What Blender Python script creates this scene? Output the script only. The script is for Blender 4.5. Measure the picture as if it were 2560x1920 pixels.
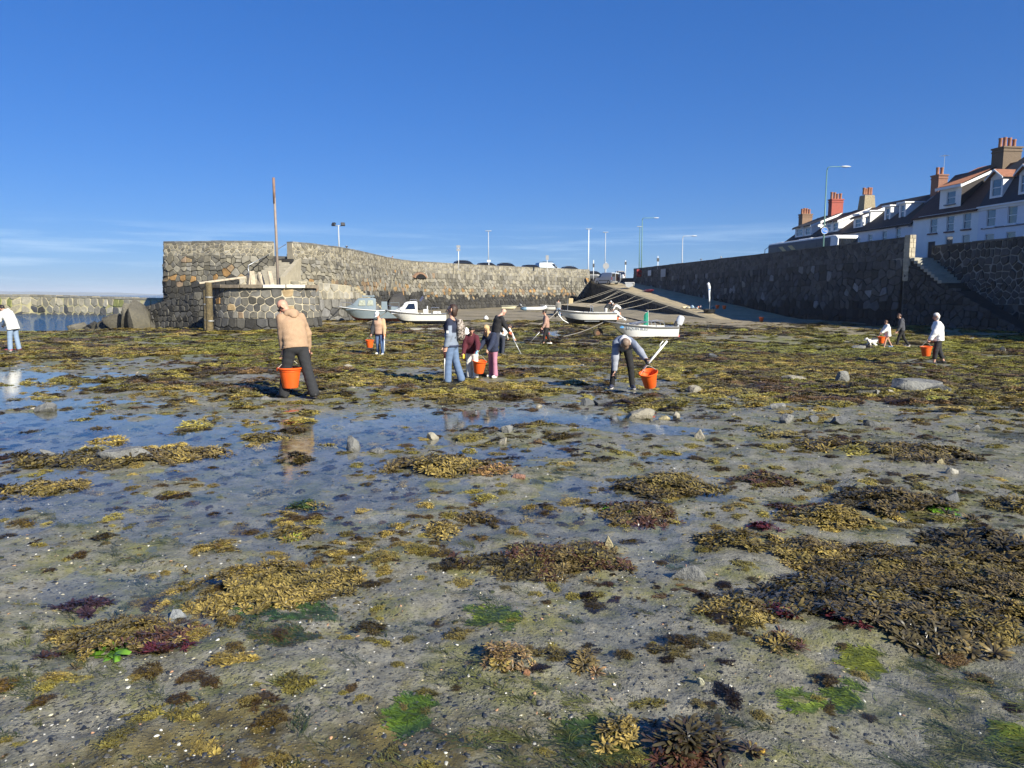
import bpy, bmesh, math, random
import numpy as np
from mathutils import Vector, Matrix
for o in list(bpy.data.objects): bpy.data.objects.remove(o)
SC = bpy.context.scene
C = SC.collection
random.seed(7); RNG = np.random.default_rng(7)
R = math.radians; PI = math.pi
# ---------------------------------------------------------------- camera
EYE = 1.70; FPX = 1850.0; PITCH = math.atan(223.0/FPX)
cd = bpy.data.cameras.new('camera'); cam = bpy.data.objects.new('camera', cd); C.objects.link(cam)
cam.location = (0, 0, EYE); cam.rotation_euler = (PI/2-PITCH, 0, 0)
cd.sensor_width = 36; cd.lens = 36*FPX/2560; cd.clip_start = 0.05; cd.clip_end = 30000
SC.camera = cam
# ---------------------------------------------------------------- sky and sun
SUN_AZ = Vector((0.68, -0.733)); SUN_EL = R(29)
w = bpy.data.worlds.new('World'); SC.world = w; w.use_nodes = True
nt = w.node_tree; nt.nodes.clear(); N = nt.nodes.new; L = nt.links.new
out = N('ShaderNodeOutputWorld'); bg = N('ShaderNodeBackground'); sky = N('ShaderNodeTexSky')
sky.sky_type = 'NISHITA'; sky.sun_disc = False; sky.sun_elevation = SUN_EL
sky.sun_rotation = math.atan2(SUN_AZ.x, SUN_AZ.y)
sky.air_density = 1.0; sky.dust_density = 0.0; sky.ozone_density = 6.0; sky.altitude = 0
bg.inputs['Strength'].default_value = 0.080
hs = N('ShaderNodeHueSaturation'); hs.inputs['Saturation'].default_value = 1.42; hs.inputs['Value'].default_value = 0.92
gm = N('ShaderNodeGamma'); gm.inputs[1].default_value = .61; L(sky.outputs[0], gm.inputs[0]); L(gm.outputs[0], hs.inputs['Color'])   # softer vertical gradient, as the phone shows it
tn = N('ShaderNodeMixRGB'); tn.blend_type = 'MULTIPLY'; tn.inputs[0].default_value = 1; tn.inputs[2].default_value = (.67,1.03,1.72,1); L(hs.outputs[0], tn.inputs[1])
# thin streaks of cirrus low over the horizon, all the way round
tc = N('ShaderNodeTexCoord'); sp = N('ShaderNodeSeparateXYZ'); L(tc.outputs['Generated'], sp.inputs[0])
mp = N('ShaderNodeMapping'); mp.inputs['Scale'].default_value = (2.2, 2.2, 38); L(tc.outputs['Generated'], mp.inputs[0])
nz = N('ShaderNodeTexNoise'); nz.inputs['Scale'].default_value = 1.6; nz.inputs['Detail'].default_value = 7; nz.inputs['Roughness'].default_value = 0.62; L(mp.outputs[0], nz.inputs['Vector'])
cr = N('ShaderNodeValToRGB'); cr.color_ramp.elements[0].position = 0.48; cr.color_ramp.elements[1].position = 0.74; L(nz.outputs['Fac'], cr.inputs[0])
er = N('ShaderNodeValToRGB'); e = er.color_ramp.elements
e[0].position = 0.0; e[0].color = (.75,.75,.75,1); e[1].position = 0.094; e[1].color = (0,0,0,1)
x = e.new(0.068); x.color = (.62,.62,.62,1)
L(sp.outputs['Z'], er.inputs[0])
mu = N('ShaderNodeMath'); mu.operation = 'MULTIPLY'; L(cr.outputs[0], mu.inputs[0]); L(er.outputs[0], mu.inputs[1])
mx = N('ShaderNodeMixRGB'); L(mu.outputs[0], mx.inputs['Fac']); L(tn.outputs[0], mx.inputs['Color1']); mx.inputs['Color2'].default_value = (4.4, 5.9, 7.6, 1)
L(mx.outputs[0], bg.inputs['Color']); L(bg.outputs[0], out.inputs[0])
sd = bpy.data.lights.new('sun', 'SUN'); sun = bpy.data.objects.new('sun', sd); C.objects.link(sun)
sd.energy = 5.0; sd.angle = R(0.5); sd.color = (1.0, 0.94, 0.80)
sv = Vector((SUN_AZ.x*math.cos(SUN_EL), SUN_AZ.y*math.cos(SUN_EL), math.sin(SUN_EL))).normalized()
sun.rotation_euler = sv.to_track_quat('Z', 'Y').to_euler(); sun.location = sv*200
SC.view_settings.view_transform = 'Standard'; SC.view_settings.look = 'None'
SC.view_settings.exposure = 0.87; SC.view_settings.gamma = 1.0; SC.view_settings.use_curve_mapping = False
SC.cycles.max_bounces = 6; SC.cycles.transparent_max_bounces = 12; SC.cycles.diffuse_bounces = 3
SC.cycles.caustics_reflective = False; SC.cycles.caustics_refractive = False
# ---------------------------------------------------------------- pixel <-> place (2560 x 1920 survey of the photo)
cp, sp_ = math.cos(PITCH), math.sin(PITCH)
def ray(u, v):
    a = (u-1280)/FPX; b = -(v-960)/FPX
    return Vector((a, cp+b*sp_, -sp_+b*cp))
def at(u, v, d):                    # point at axial depth d
    return Vector((0, 0, EYE)) + ray(u, v)*d
def atz(u, v, z):                   # point where that sight line meets height z
    r = ray(u, v); return Vector((0, 0, EYE)) + r*((z-EYE)/r.z)
def aty(u, v, y):
    r = ray(u, v); return Vector((0, 0, EYE)) + r*(y/r.y)
# ---------------------------------------------------------------- noise
def _h(ix, iy, s):
    n = (ix*374761393 + iy*668265263 + s*1442695041) & 0x7fffffff
    n = ((n ^ (n >> 13))*1274126177) & 0x7fffffff
    return ((n ^ (n >> 16)) & 0xffff)/65535.0
def vn(x, y, s=0):
    x = np.asarray(x, float); y = np.asarray(y, float)
    ix = np.floor(x).astype(np.int64); iy = np.floor(y).astype(np.int64)
    fx = x-ix; fy = y-iy; fx = fx*fx*(3-2*fx); fy = fy*fy*(3-2*fy)
    a = _h(ix, iy, s); b = _h(ix+1, iy, s); c = _h(ix, iy+1, s); d = _h(ix+1, iy+1, s)
    return (a*(1-fx)+b*fx)*(1-fy)+(c*(1-fx)+d*fx)*fy
def fbm(x, y, s=0, o=4):
    t = 0; a = .5; m = 0
    for i in range(o):
        t = t + a*vn(x*2**i+i*17.3, y*2**i-i*9.1, s+i); m += a; a *= .55
    return t/m
def sst(a, b, x):
    t = np.clip((np.asarray(x, float)-a)/(b-a), 0, 1); return t*t*(3-2*t)
# ---------------------------------------------------------------- objects
def tag(o, label=None, cat=None, group=None, kind=None):
    if label: o['label'] = label
    if cat: o['category'] = cat
    if group: o['group'] = group
    if kind: o['kind'] = kind
    return o
def empty(name, loc=(0,0,0), rz=0, label=None, cat=None, group=None, kind=None, scale=1):
    o = bpy.data.objects.new(name, None); C.objects.link(o); o.empty_display_size = .1
    o.location = loc; o.rotation_euler = (0, 0, rz); o.scale = (scale,)*3
    return tag(o, label, cat, group, kind)
class MB:
    def __init__(s): s.v = []; s.f = []; s.c = []
    def add(s, vs, fs, col=None):
        b = len(s.v); s.v.extend([tuple(p) for p in vs]); s.f.extend([tuple(i+b for i in f) for f in fs])
        if col is not None: s.c.extend([tuple(col[:3])+(1,)]*len(vs))
        elif s.c or False: s.c.extend([(1,1,1,1)]*len(vs))
        return s
    def box(s, c, sz, rz=0, rx=0, ry=0, col=None):
        M = Matrix.Rotation(rz,3,'Z') @ Matrix.Rotation(ry,3,'Y') @ Matrix.Rotation(rx,3,'X'); c = Vector(c)
        vs = [c + M @ Vector((x*sz[0]/2, y*sz[1]/2, z*sz[2]/2)) for z in (-1,1) for x,y in ((-1,-1),(1,-1),(1,1),(-1,1))]
        return s.add(vs, [(3,2,1,0),(4,5,6,7),(0,1,5,4),(1,2,6,5),(2,3,7,6),(3,0,4,7)], col)
    def box2(s, a, b, col=None):
        return s.box([(a[i]+b[i])/2 for i in range(3)], [abs(b[i]-a[i]) for i in range(3)], col=col)
    def tube(s, pts, r, n=8, col=None, caps=True, squash=None):
        pts = [Vector(p) for p in pts]; m = len(pts)
        rr = r if isinstance(r, (list, tuple)) else [r]*m
        vs = []; prev = None
        for i, p in enumerate(pts):
            t = (pts[min(i+1,m-1)]-pts[max(i-1,0)]).normalized()
            up = Vector((0,0,1)) if abs(t.z) < .95 else Vector((1,0,0))
            if prev is None: a = t.cross(up).normalized()
            else:
                a = prev - t*prev.dot(t); a = a.normalized() if a.length > 1e-5 else t.cross(up).normalized()
            prev = a; b = t.cross(a)
            for k in range(n):
                q = 2*PI*k/n; vs.append(p + a*math.cos(q)*rr[i] + b*math.sin(q)*rr[i]*(squash or 1))
        fs = [(i*n+k, i*n+(k+1)%n, (i+1)*n+(k+1)%n, (i+1)*n+k) for i in range(m-1) for k in range(n)]
        if caps: fs += [tuple(range(n))[::-1], tuple((m-1)*n+k for k in range(n))]
        return s.add(vs, fs, col)
    def lathe(s, prof, n=20, c=(0,0,0), col=None, M=None):
        vs = []
        for r, z in prof:
            for k in range(n):
                q = 2*PI*k/n; p = Vector((r*math.cos(q), r*math.sin(q), z))
                if M is not None: p = M @ p
                vs.append(p + Vector(c))
        m = len(prof)
        fs = [(i*n+k, i*n+(k+1)%n, (i+1)*n+(k+1)%n, (i+1)*n+k) for i in range(m-1) for k in range(n)]
        return s.add(vs, fs, col)
    def prism(s, poly, z0, z1, col=None):
        n = len(poly)
        vs = [(p[0],p[1],z0) for p in poly]+[(p[0],p[1],z1) for p in poly]
        fs = [tuple(range(n))[::-1], tuple(range(n,2*n))]+[(i,(i+1)%n,n+(i+1)%n,n+i) for i in range(n)]
        return s.add(vs, fs, col)
    def slab(s, poly3, off, col=None):   # extrude a 3D polygon by a vector
        n = len(poly3); o = Vector(off); a = [Vector(p) for p in poly3]
        return s.add(a+[p+o for p in a], [tuple(range(n))[::-1], tuple(range(n,2*n))]+[(i,(i+1)%n,n+(i+1)%n,n+i) for i in range(n)], col)
    def ball(s, c, r, n=12, m=8, col=None):
        r = r if isinstance(r,(tuple,list)) else (r,r,r)
        vs = [(c[0]+r[0]*math.sin(PI*i/m)*math.cos(2*PI*k/n), c[1]+r[1]*math.sin(PI*i/m)*math.sin(2*PI*k/n), c[2]+r[2]*math.cos(PI*i/m)) for i in range(m+1) for k in range(n)]
        return s.add(vs, [(i*n+k,(i+1)*n+k,(i+1)*n+(k+1)%n,i*n+(k+1)%n) for i in range(m) for k in range(n)], col)
    def torus(s, c, R0, r, n=24, m=10, axis='Y', col=None):
        vs = []
        for i in range(n):
            for k in range(m):
                a = 2*PI*i/n; b = 2*PI*k/m; q = R0+r*math.cos(b)
                p = (q*math.cos(a), r*math.sin(b), q*math.sin(a)) if axis == 'Y' else ((q*math.cos(a), q*math.sin(a), r*math.sin(b)) if axis == 'Z' else (r*math.sin(b), q*math.cos(a), q*math.sin(a)))
                vs.append((c[0]+p[0], c[1]+p[1], c[2]+p[2]))
        return s.add(vs, [(i*m+k, ((i+1)%n)*m+k, ((i+1)%n)*m+(k+1)%m, i*m+(k+1)%m) for i in range(n) for k in range(m)], col)
def mesh_obj(name, v, f, mat, parent=None, smooth=False, col=None, world=False, bevel=0, fix=True):
    me = bpy.data.meshes.new(name)
    v = np.asarray(v, float).reshape(-1,3)
    if parent is not None and world:
        q = np.array(parent.location); v = v-q
        if abs(parent.rotation_euler.z) > 1e-6:
            a = -parent.rotation_euler.z; ca, sa = math.cos(a), math.sin(a)
            v = np.stack([v[:,0]*ca-v[:,1]*sa, v[:,0]*sa+v[:,1]*ca, v[:,2]], 1)
    me.from_pydata(v.tolist(), [], [list(x) for x in f])
    if col is not None and len(col) == len(v):
        a = me.color_attributes.new('col', 'FLOAT_COLOR', 'POINT'); a.data.foreach_set('color', np.asarray(col, np.float32).ravel())
    if fix:
        bm = bmesh.new(); bm.from_mesh(me); bmesh.ops.recalc_face_normals(bm, faces=bm.faces); bm.to_mesh(me); bm.free()
    if smooth:
        me.polygons.foreach_set('use_smooth', [True]*len(me.polygons))
    if mat is not None: me.materials.append(mat)
    o = bpy.data.objects.new(name, me); C.objects.link(o)
    if parent is not None: o.parent = parent
    if bevel:
        b = o.modifiers.new('bevel', 'BEVEL'); b.width = bevel; b.segments = 2; b.limit_method = 'ANGLE'; b.angle_limit = R(35)
    if smooth == 'auto' or (bevel and not smooth):
        me.polygons.foreach_set('use_smooth', [True]*len(me.polygons))
        me.set_sharp_from_angle(angle=R(38))
    return o
def ob(name, mb, mat, parent=None, smooth=False, world=False, bevel=0):
    return mesh_obj(name, mb.v, mb.f, mat, parent, smooth, mb.c if mb.c else None, world, bevel)
def copy_tree(o, parent=None):
    c = o.copy(); C.objects.link(c); c.parent = parent
    for ch in [x for x in C.objects if x.parent == o]: copy_tree(ch, c)
    return c
def one(name, mb, mat, label, cat, group=None, smooth=False, bevel=0, loc=None, rz=0, world=True):
    """a thing that is a single mesh; its origin goes to its base"""
    v = np.asarray(mb.v, float)
    if loc is None:
        loc = Vector((v[:,0].mean(), v[:,1].mean(), v[:,2].min()))
    v = v-np.array(loc) if world else v
    o = mesh_obj(name, v, mb.f, mat, None, smooth, mb.c if mb.c else None, False, bevel)
    o.location = loc; o.rotation_euler = (0,0,rz)
    return tag(o, label, cat, group)
# ---------------------------------------------------------------- materials
MATS = {}
def mat(name, col, rough=.6, var=.18, scale=6, bump=0, bscale=None, spec=.5, attr=False, metal=0, coat=0, dirt=0, dirtcol=(.05,.045,.03), inst=False, stretch=None, sss=0, rvar=0):
    if name in MATS: return MATS[name]
    m = bpy.data.materials.new(name); m.use_nodes = True; t = m.node_tree; n = t.nodes.new; l = t.links.new
    b = t.nodes['Principled BSDF']
    b.inputs['Roughness'].default_value = rough; b.inputs['Specular IOR Level'].default_value = spec
    b.inputs['Metallic'].default_value = metal; b.inputs['Coat Weight'].default_value = coat; b.inputs['Coat Roughness'].default_value = .08
    tc = n('ShaderNodeTexCoord'); vec = tc.outputs['Object']
    if stretch:
        mp = n('ShaderNodeMapping'); mp.inputs['Scale'].default_value = stretch; l(vec, mp.inputs[0]); vec = mp.outputs[0]
    nz = n('ShaderNodeTexNoise'); nz.inputs['Scale'].default_value = scale; nz.inputs['Detail'].default_value = 6; nz.inputs['Roughness'].default_value = .6; l(vec, nz.inputs['Vector'])
    mr = n('ShaderNodeMapRange'); mr.inputs['From Min'].default_value = .25; mr.inputs['From Max'].default_value = .75
    mr.inputs['To Min'].default_value = 1-var; mr.inputs['To Max'].default_value = 1+var; l(nz.outputs['Fac'], mr.inputs['Value'])
    src = None
    if attr:
        a = n('ShaderNodeAttribute'); a.attribute_name = 'col'; src = a.outputs['Color']
        if inst:
            a2 = n('ShaderNodeAttribute'); a2.attribute_name = 'tint'; a2.attribute_type = 'INSTANCER'
            mm = n('ShaderNodeMixRGB'); mm.blend_type = 'MULTIPLY'; mm.inputs['Fac'].default_value = 1; l(src, mm.inputs[1]); l(a2.outputs['Color'], mm.inputs[2]); src = mm.outputs[0]
    vm = n('ShaderNodeVectorMath'); vm.operation = 'SCALE'; l(mr.outputs[0], vm.inputs['Scale'])
    if src is not None: l(src, vm.inputs[0])
    else: vm.inputs[0].default_value = col[:3]
    cur = vm.outputs[0]
    if dirt:
        n2 = n('ShaderNodeTexNoise'); n2.inputs['Scale'].default_value = scale*.35; n2.inputs['Detail'].default_value = 8; n2.inputs['Roughness'].default_value = .7; l(vec, n2.inputs['Vector'])
        r2 = n('ShaderNodeMapRange'); r2.inputs['From Min'].default_value = .48; r2.inputs['From Max'].default_value = .72; r2.inputs['To Max'].default_value = dirt; l(n2.outputs['Fac'], r2.inputs['Value'])
        md = n('ShaderNodeMixRGB'); l(r2.outputs[0], md.inputs['Fac']); l(cur, md.inputs[1]); md.inputs[2].default_value = (*dirtcol, 1); cur = md.outputs[0]
    l(cur, b.inputs['Base Color'])
    if rvar:
        rr = n('ShaderNodeMapRange'); rr.inputs['From Min'].default_value = .3; rr.inputs['From Max'].default_value = .7; rr.inputs['To Min'].default_value = max(.02,rough-rvar); rr.inputs['To Max'].default_value = min(1,rough+rvar)
        l(nz.outputs['Fac'], rr.inputs['Value']); l(rr.outputs[0], b.inputs['Roughness'])
    if bump:
        nb = n('ShaderNodeTexNoise'); nb.inputs['Scale'].default_value = bscale or scale*3; nb.inputs['Detail'].default_value = 8; nb.inputs['Roughness'].default_value = .65; l(vec, nb.inputs['Vector'])
        bp = n('ShaderNodeBump'); bp.inputs['Strength'].default_value = 1; bp.inputs['Distance'].default_value = bump; l(nb.outputs['Fac'], bp.inputs['Height']); l(bp.outputs[0], b.inputs['Normal'])
    if sss:
        b.inputs['Subsurface Weight'].default_value = sss; b.inputs['Subsurface Radius'].default_value = (.02,.008,.004)
    MATS[name] = m; return m
M_STONE = mat('stone', (1,1,1), .8, .32, 3.0, .03, 7, attr=True, spec=.3)
M_WHITE = mat('white_paint', (.78,.78,.76), .45, .06, 3, dirt=.15, dirtcol=(.4,.38,.32))
M_BLACK = mat('black_rubber', (.016,.016,.017), .55, .2, 10)
M_STEEL = mat('galvanised', (.42,.44,.45), .42, .15, 6, metal=.7)
M_GLASS = mat('window_glass', (.05,.075,.10), .06, .1, 2, spec=1.0, coat=.6)
# ================================================================ ground
WALL0 = Vector((36.36, 0)); WSL = -0.1375        # right quay wall line x = 36.36 - .1375 y
def wallx(y): return WALL0.x + WSL*np.asarray(y, float)
_cp = [(x,y,0.0) for x in (-7,-3.5,0,3.5,7) for y in (-2,1,4,7)] + [(x,10,-.03) for x in (-9,-4.5,0,4,9)] + [
 (-3.7,12.7,-.07),(-8,13,-.05),(-13,15,-.08),(5,13,-.16),(9,13,-.18),(0,13,-.12),(-1.3,16.8,-.32),(2.4,16.8,-.38),(-5,17,-.2),(8,17,-.42),(14,17,-.45),(-10,19,-.18),(-16,20,-.14),
 (14.2,25,-.65),(18.3,36,-.9),(-4.7,26.5,-.42),(-16.7,26,-.27),(-25,26,-.35),(3,26,-.55),(9,27,-.62),(22,25,-.6),(28,30,-.6),(1.66,35,-.68),(-8,35,-.45),(10,36,-.8),(-18,36,-.55),(-28,36,-.7),
 (8,42,-.78),(16,44,-.78),(22,45,-.72),(26,48,-.45),(-2,45,-.62),(-10,45,-.42),(-17,46,-.5),(-24,45,-.75),(-33,46,-.9),(5.9,55,-.53),(8.2,60,-.28),(14,58,-.6),(18.3,65,-.75),(22,62,-.5),(-2,58,-.6),(-10,57,-.12),(-6.5,54,-.26),(-20,55,-.6),(-26,55,-.8),
 (-31,53,-1.0),(-36,52,-1.02),(-50,52,-1.05),(-40,65,-1.9),(-34,64,-1.05),(-55,70,-2.2),(-40,80,-2.0),(-8,68,-.4),(-14,74,-.1),(4,74,-.5),(12,78,-.25),(15,95,.12),(8,90,-.2),(5,108,-.3),(-2,100,-.35),(-11,92,-.2),(14,112,.45),(-12,82,-.2),(25,75,-.2),(-80,60,-1.6),(-80,100,-2.3),(0,140,-.3),(40,140,0),(-40,140,-2.2),(60,60,-.3),(50,30,-.4)]
_cp = np.array(_cp)
def base(x, y):
    x = np.asarray(x, float); y = np.asarray(y, float); sh = x.shape; x = x.ravel(); y = y.ravel()
    num = np.zeros_like(x); den = np.zeros_like(x); lin = 0
    sg = 1.3+0.115*np.clip(y, 0, 80)
    for px, py, pz in _cp:
        wgt = np.exp(-((x-px)**2+(y-py)**2)/(2*sg*sg))+1e-9/(1+(x-px)**2+(y-py)**2)
        num += wgt*pz; den += wgt
    return (num/den).reshape(sh)
def rough_(x, y):
    n = (fbm(x*.55, y*.55, 3, 3)-.5)*.11 + (fbm(x*1.9, y*1.9, 11, 3)-.5)*.085 + (fbm(x*7, y*7, 21, 3)-.5)*.042
    far = sst(14, 40, y)
    n = n*(1-.5*far) + far*(fbm(x*.25, y*.25, 5, 3)-.5)*.22
    return n
def ground(x, y): return base(x, y)+rough_(x, y)
def gz(x, y): return float(ground(np.array([x]), np.array([y]))[0])
def G(u, v, dz=0):                       # sight line through (u,v) down to the sand
    r = ray(u, v); o = Vector((0,0,EYE)); ts = np.exp(np.linspace(math.log(1.2), math.log(160), 900))
    X = r.x*ts; Y = r.y*ts; Z = EYE+r.z*ts
    d = Z-ground(X, Y)-dz; i = int(np.argmax(d < 0)) if (d < 0).any() else len(ts)-1
    i = max(i,1); t = ts[i-1]+(ts[i]-ts[i-1])*d[i-1]/(d[i-1]-d[i]+1e-9)
    return o+r*t
rows = np.concatenate([np.linspace(-2.5, 1.2, 8), np.exp(np.linspace(math.log(1.45), math.log(150), 620))])
colr = np.linspace(-1.15, 1.15, 470)
gy = np.repeat(rows[:,None], len(colr), 1); gx = colr[None,:]*(gy+3.2)
gzv = ground(gx, gy)
nr, nc = gx.shape
V = np.stack([gx.ravel(), gy.ravel(), gzv.ravel()], 1)
I = (np.arange(nr-1)[:,None]*nc+np.arange(nc-1)[None,:]).ravel()
F = np.stack([I, I+1, I+nc+1, I+nc], 1)
def fast_mesh(name, V, F, m, smooth=True, col=None):
    me = bpy.data.meshes.new(name); k = F.shape[1]
    me.vertices.add(len(V)); me.vertices.foreach_set('co', np.asarray(V, np.float32).ravel())
    me.loops.add(F.size); me.loops.foreach_set('vertex_index', F.astype(np.int32).ravel())
    me.polygons.add(len(F)); me.polygons.foreach_set('loop_start', (np.arange(len(F))*k).astype(np.int32)); me.polygons.foreach_set('loop_total', np.full(len(F), k, np.int32))
    if col is not None:
        a = me.color_attributes.new('col', 'FLOAT_COLOR', 'POINT'); a.data.foreach_set('color', np.asarray(col, np.float32).ravel())
    me.update(calc_edges=True); me.validate()
    if smooth: me.polygons.foreach_set('use_smooth', np.ones(len(F), bool))
    if m: me.materials.append(m)
    o = bpy.data.objects.new(name, me); C.objects.link(o); return o
# cover fields: how much weed grows where (shared by the sand's stain and the weed itself)
def weed_field(x, y):
    n = fbm(x*.42+3, y*.42, 31, 4); n2 = fbm(x*1.5, y*1.5, 37, 3)
    d = np.clip(y, 0, 200)
    b = .10+.48*sst(6.5, 16, d)                                   # thick from about 12 m on
    b = b-.30*sst(-1.5, -6, x)*sst(26, 17, d)*sst(7, 9, d)       # pools on the near left
    b = b-.16*sst(1.5, 5, x)*sst(6.5, 8, d)*sst(13, 10.5, d)     # gravel on the right
    b = b-.10*sst(26, 36, d)*sst(-14,-4,x)-.25*sst(8,12,x)*sst(40,46,d)                       # bare sand farther out
    b = b-.32*sst(46, 64, d)
    b = b+.20*np.exp(-((x-3)**2/160+(y-31)**2/14))               # yellow-green ribbon
    return np.clip(b+(n-.5)*2.0+(n2-.5)*.7, 0, 1)
def wet_field(x, y):                                             # level of standing water over the mean surface
    d = np.clip(y, 0, 200)
    n = fbm(x*.22+9, y*.22+4, 51, 3)-.5
    l = -.034+.037*sst(1.5, -4.5, x-.12*(d-8))*sst(3.4, 6.5, d)*sst(19, 13, d)
    l = l+.020*np.exp(-(((x-.9)/1.7)**2+((d-6.2)/1.5)**2)) + .02*np.exp(-(((x-1.2)/2.4)**2+((d-10.2)/1.0)**2)) + .008*np.exp(-(((x+2.2)/2.5)**2+((d-4.4)/1.2)**2))
    l = l+.045*sst(-7,-12,x)*np.exp(-((d-17)/4.0)**2) + .05*np.exp(-((d-47)/2.8)**2)*sst(-14,-6,x)*sst(7,1,x)
    l = l+.026*np.exp(-((d-9.3)/2.6)**2)*sst(5,-1,x)
    l = l-.07*np.exp(-((x+3.75)/1.1)**2-((d-12.9)/1.3)**2)
    return l+n*.030
wf = weed_field(gx, gy)
cl = fbm(gx*.9, gy*.9, 71, 4); gr = fbm(gx*.33, gy*.33, 81, 4)
colw = np.zeros((nr, nc, 4)); colw[...,3] = 1
colw[...,0] = sst(.35, .7, wf)                                   # wrack stain
colw[...,1] = np.clip(sst(.52, .66, cl)*(.28+.5*sst(12,22,gy))+.75*sst(.48,.64,gr)*np.exp(-((gy-32)/6.5)**2)+.5*sst(.5,.66,gr)*np.exp(-((gy-41)/4)**2), 0, 1)*sst(60,48,gy)   # green algae
colw[...,2] = sst(.47, .6, fbm(gx*.5+40, gy*.5, 91, 3))*sst(5.5,8,gy)*sst(26,16,gy)*sst(-3,2,gx)+.55*sst(4.5,2.5,gy)  # gravel
mg = bpy.data.materials.new('wet_sand'); mg.use_nodes = True; t = mg.node_tree; n = t.nodes.new; l = t.links.new
b = t.nodes['Principled BSDF']; g = n('ShaderNodeNewGeometry'); P = g.outputs['Position']
def noise(sc, det=6, ro=.6, vec=None):
    q = n('ShaderNodeTexNoise'); q.inputs['Scale'].default_value = sc; q.inputs['Detail'].default_value = det; q.inputs['Roughness'].default_value = ro; l(vec or P, q.inputs['Vector']); return q.outputs['Fac']
def rng(s, a, b_, c=0, d=1):
    q = n('ShaderNodeMapRange'); q.inputs[1].default_value = a; q.inputs[2].default_value = b_; q.inputs[3].default_value = c; q.inputs[4].default_value = d; l(s, q.inputs[0]); return q.outputs[0]
def mixc(f, a, b_, bt='MIX'):
    q = n('ShaderNodeMixRGB'); q.blend_type = bt
    for i, s in ((0,f),(1,a),(2,b_)):
        if isinstance(s, (tuple,list)): q.inputs[i].default_value = (*s,1)
        elif isinstance(s, (int,float)): q.inputs[i].default_value = s
        else: l(s, q.inputs[i])
    return q.outputs[0]
def mth(op, a, b_):
    q = n('ShaderNodeMath'); q.operation = op
    for i, s in ((0,a),(1,b_)):
        if isinstance(s,(int,float)): q.inputs[i].default_value = s
        else: l(s, q.inputs[i])
    return q.outputs[0]
ca = n('ShaderNodeAttribute'); ca.attribute_name = 'col'; ss = n('ShaderNodeSeparateColor'); l(ca.outputs['Color'], ss.inputs[0])
wrack, algae, grav = ss.outputs[0], ss.outputs[1], ss.outputs[2]
sand = mixc(rng(noise(1.3), .3, .7), (.30,.285,.225), (.18,.172,.13))
sand = mixc(rng(noise(14, 4), .45, .72, 0, .6), sand, (.06,.056,.046))
sand = mixc(rng(noise(6.5, 8, .75), .51, .64, 0, .62), sand, (.11,.095,.045))
sand = mixc(rng(noise(2.1, 9, .75), .48, .61, 0, .78), sand, mixc(rng(noise(5,5),.4,.6), (.10,.11,.026), (.23,.215,.055)))
sepP = n('ShaderNodeSeparateXYZ'); l(P, sepP.inputs[0])
sand = mixc(rng(sepP.outputs['Y'], 28, 52, 0, .8), sand, mixc(rng(noise(.5,6,.65),.35,.65), (.34,.275,.17), (.20,.165,.105)))
sand = mixc(rng(noise(60, 3, .5), .56, .68, 0, .7), sand, (.035,.034,.030)); sand = mixc(rng(noise(47, 3, .5), .66, .74, 0, .7), sand, (.34,.31,.24))
vo = n('ShaderNodeTexVoronoi'); vo.inputs['Scale'].default_value = 46; l(P, vo.inputs['Vector'])
peb = mixc(.85, vo.outputs['Color'], (.05,.055,.06)); peb = mixc(.5, peb, (.1,.1,.1), 'MULTIPLY')
pm_ = mth('MULTIPLY', rng(vo.outputs['Distance'], .36, .25), rng(mth('ADD', mth('MULTIPLY',grav,.4), mth('MULTIPLY', noise(2.2, 5), .8)), .50, .72))
sand = mixc(pm_, sand, mixc(rng(noise(30,2),.55,.7), (.045,.047,.05), (.20,.18,.15)))
mp = n('ShaderNodeMapping'); mp.inputs['Rotation'].default_value = (0,0,R(-38)); mp.inputs['Scale'].default_value = (5,26,8); l(P, mp.inputs[0])
streak = noise(1.0, 5, .6, mp.outputs[0])
alg = mth('MULTIPLY', algae, rng(streak, .38, .58))
acol = mixc(rng(noise(3.1), .35, .65), (.06,.08,.014), (.24,.235,.04))
c1 = mixc(alg, sand, acol)
wcol = mixc(rng(noise(6, 8), .35, .65), (.045,.036,.014), (.19,.15,.045))
c1 = mixc(mth('MULTIPLY', wrack, rng(noise(9, 6), .3, .52)), c1, wcol)
l(c1, b.inputs['Base Color'])
wetn = rng(noise(1.1, 5), .35, .65, .28, .62)
rgh = mixc(rng(sepP.outputs['Y'], 25, 48, 0, .85), wetn, (.75,.75,.75))
l(rgh, b.inputs['Roughness'])
b.inputs['Specular IOR Level'].default_value = .38
bp = n('ShaderNodeBump'); bp.inputs['Distance'].default_value = .028; bp.inputs['Strength'].default_value = .8
hh = mth('ADD', mth('MULTIPLY', noise(38, 6, .7), .6), mth('MULTIPLY', pm_, .7)); l(hh, bp.inputs['Height']); l(bp.outputs[0], b.inputs['Normal'])
GROUND = fast_mesh('beach_ground', V, F, mg, True, colw.reshape(-1,4)); tag(GROUND, 'wet grey foreshore of sand and mud stained with weed', None, kind='structure')
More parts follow.
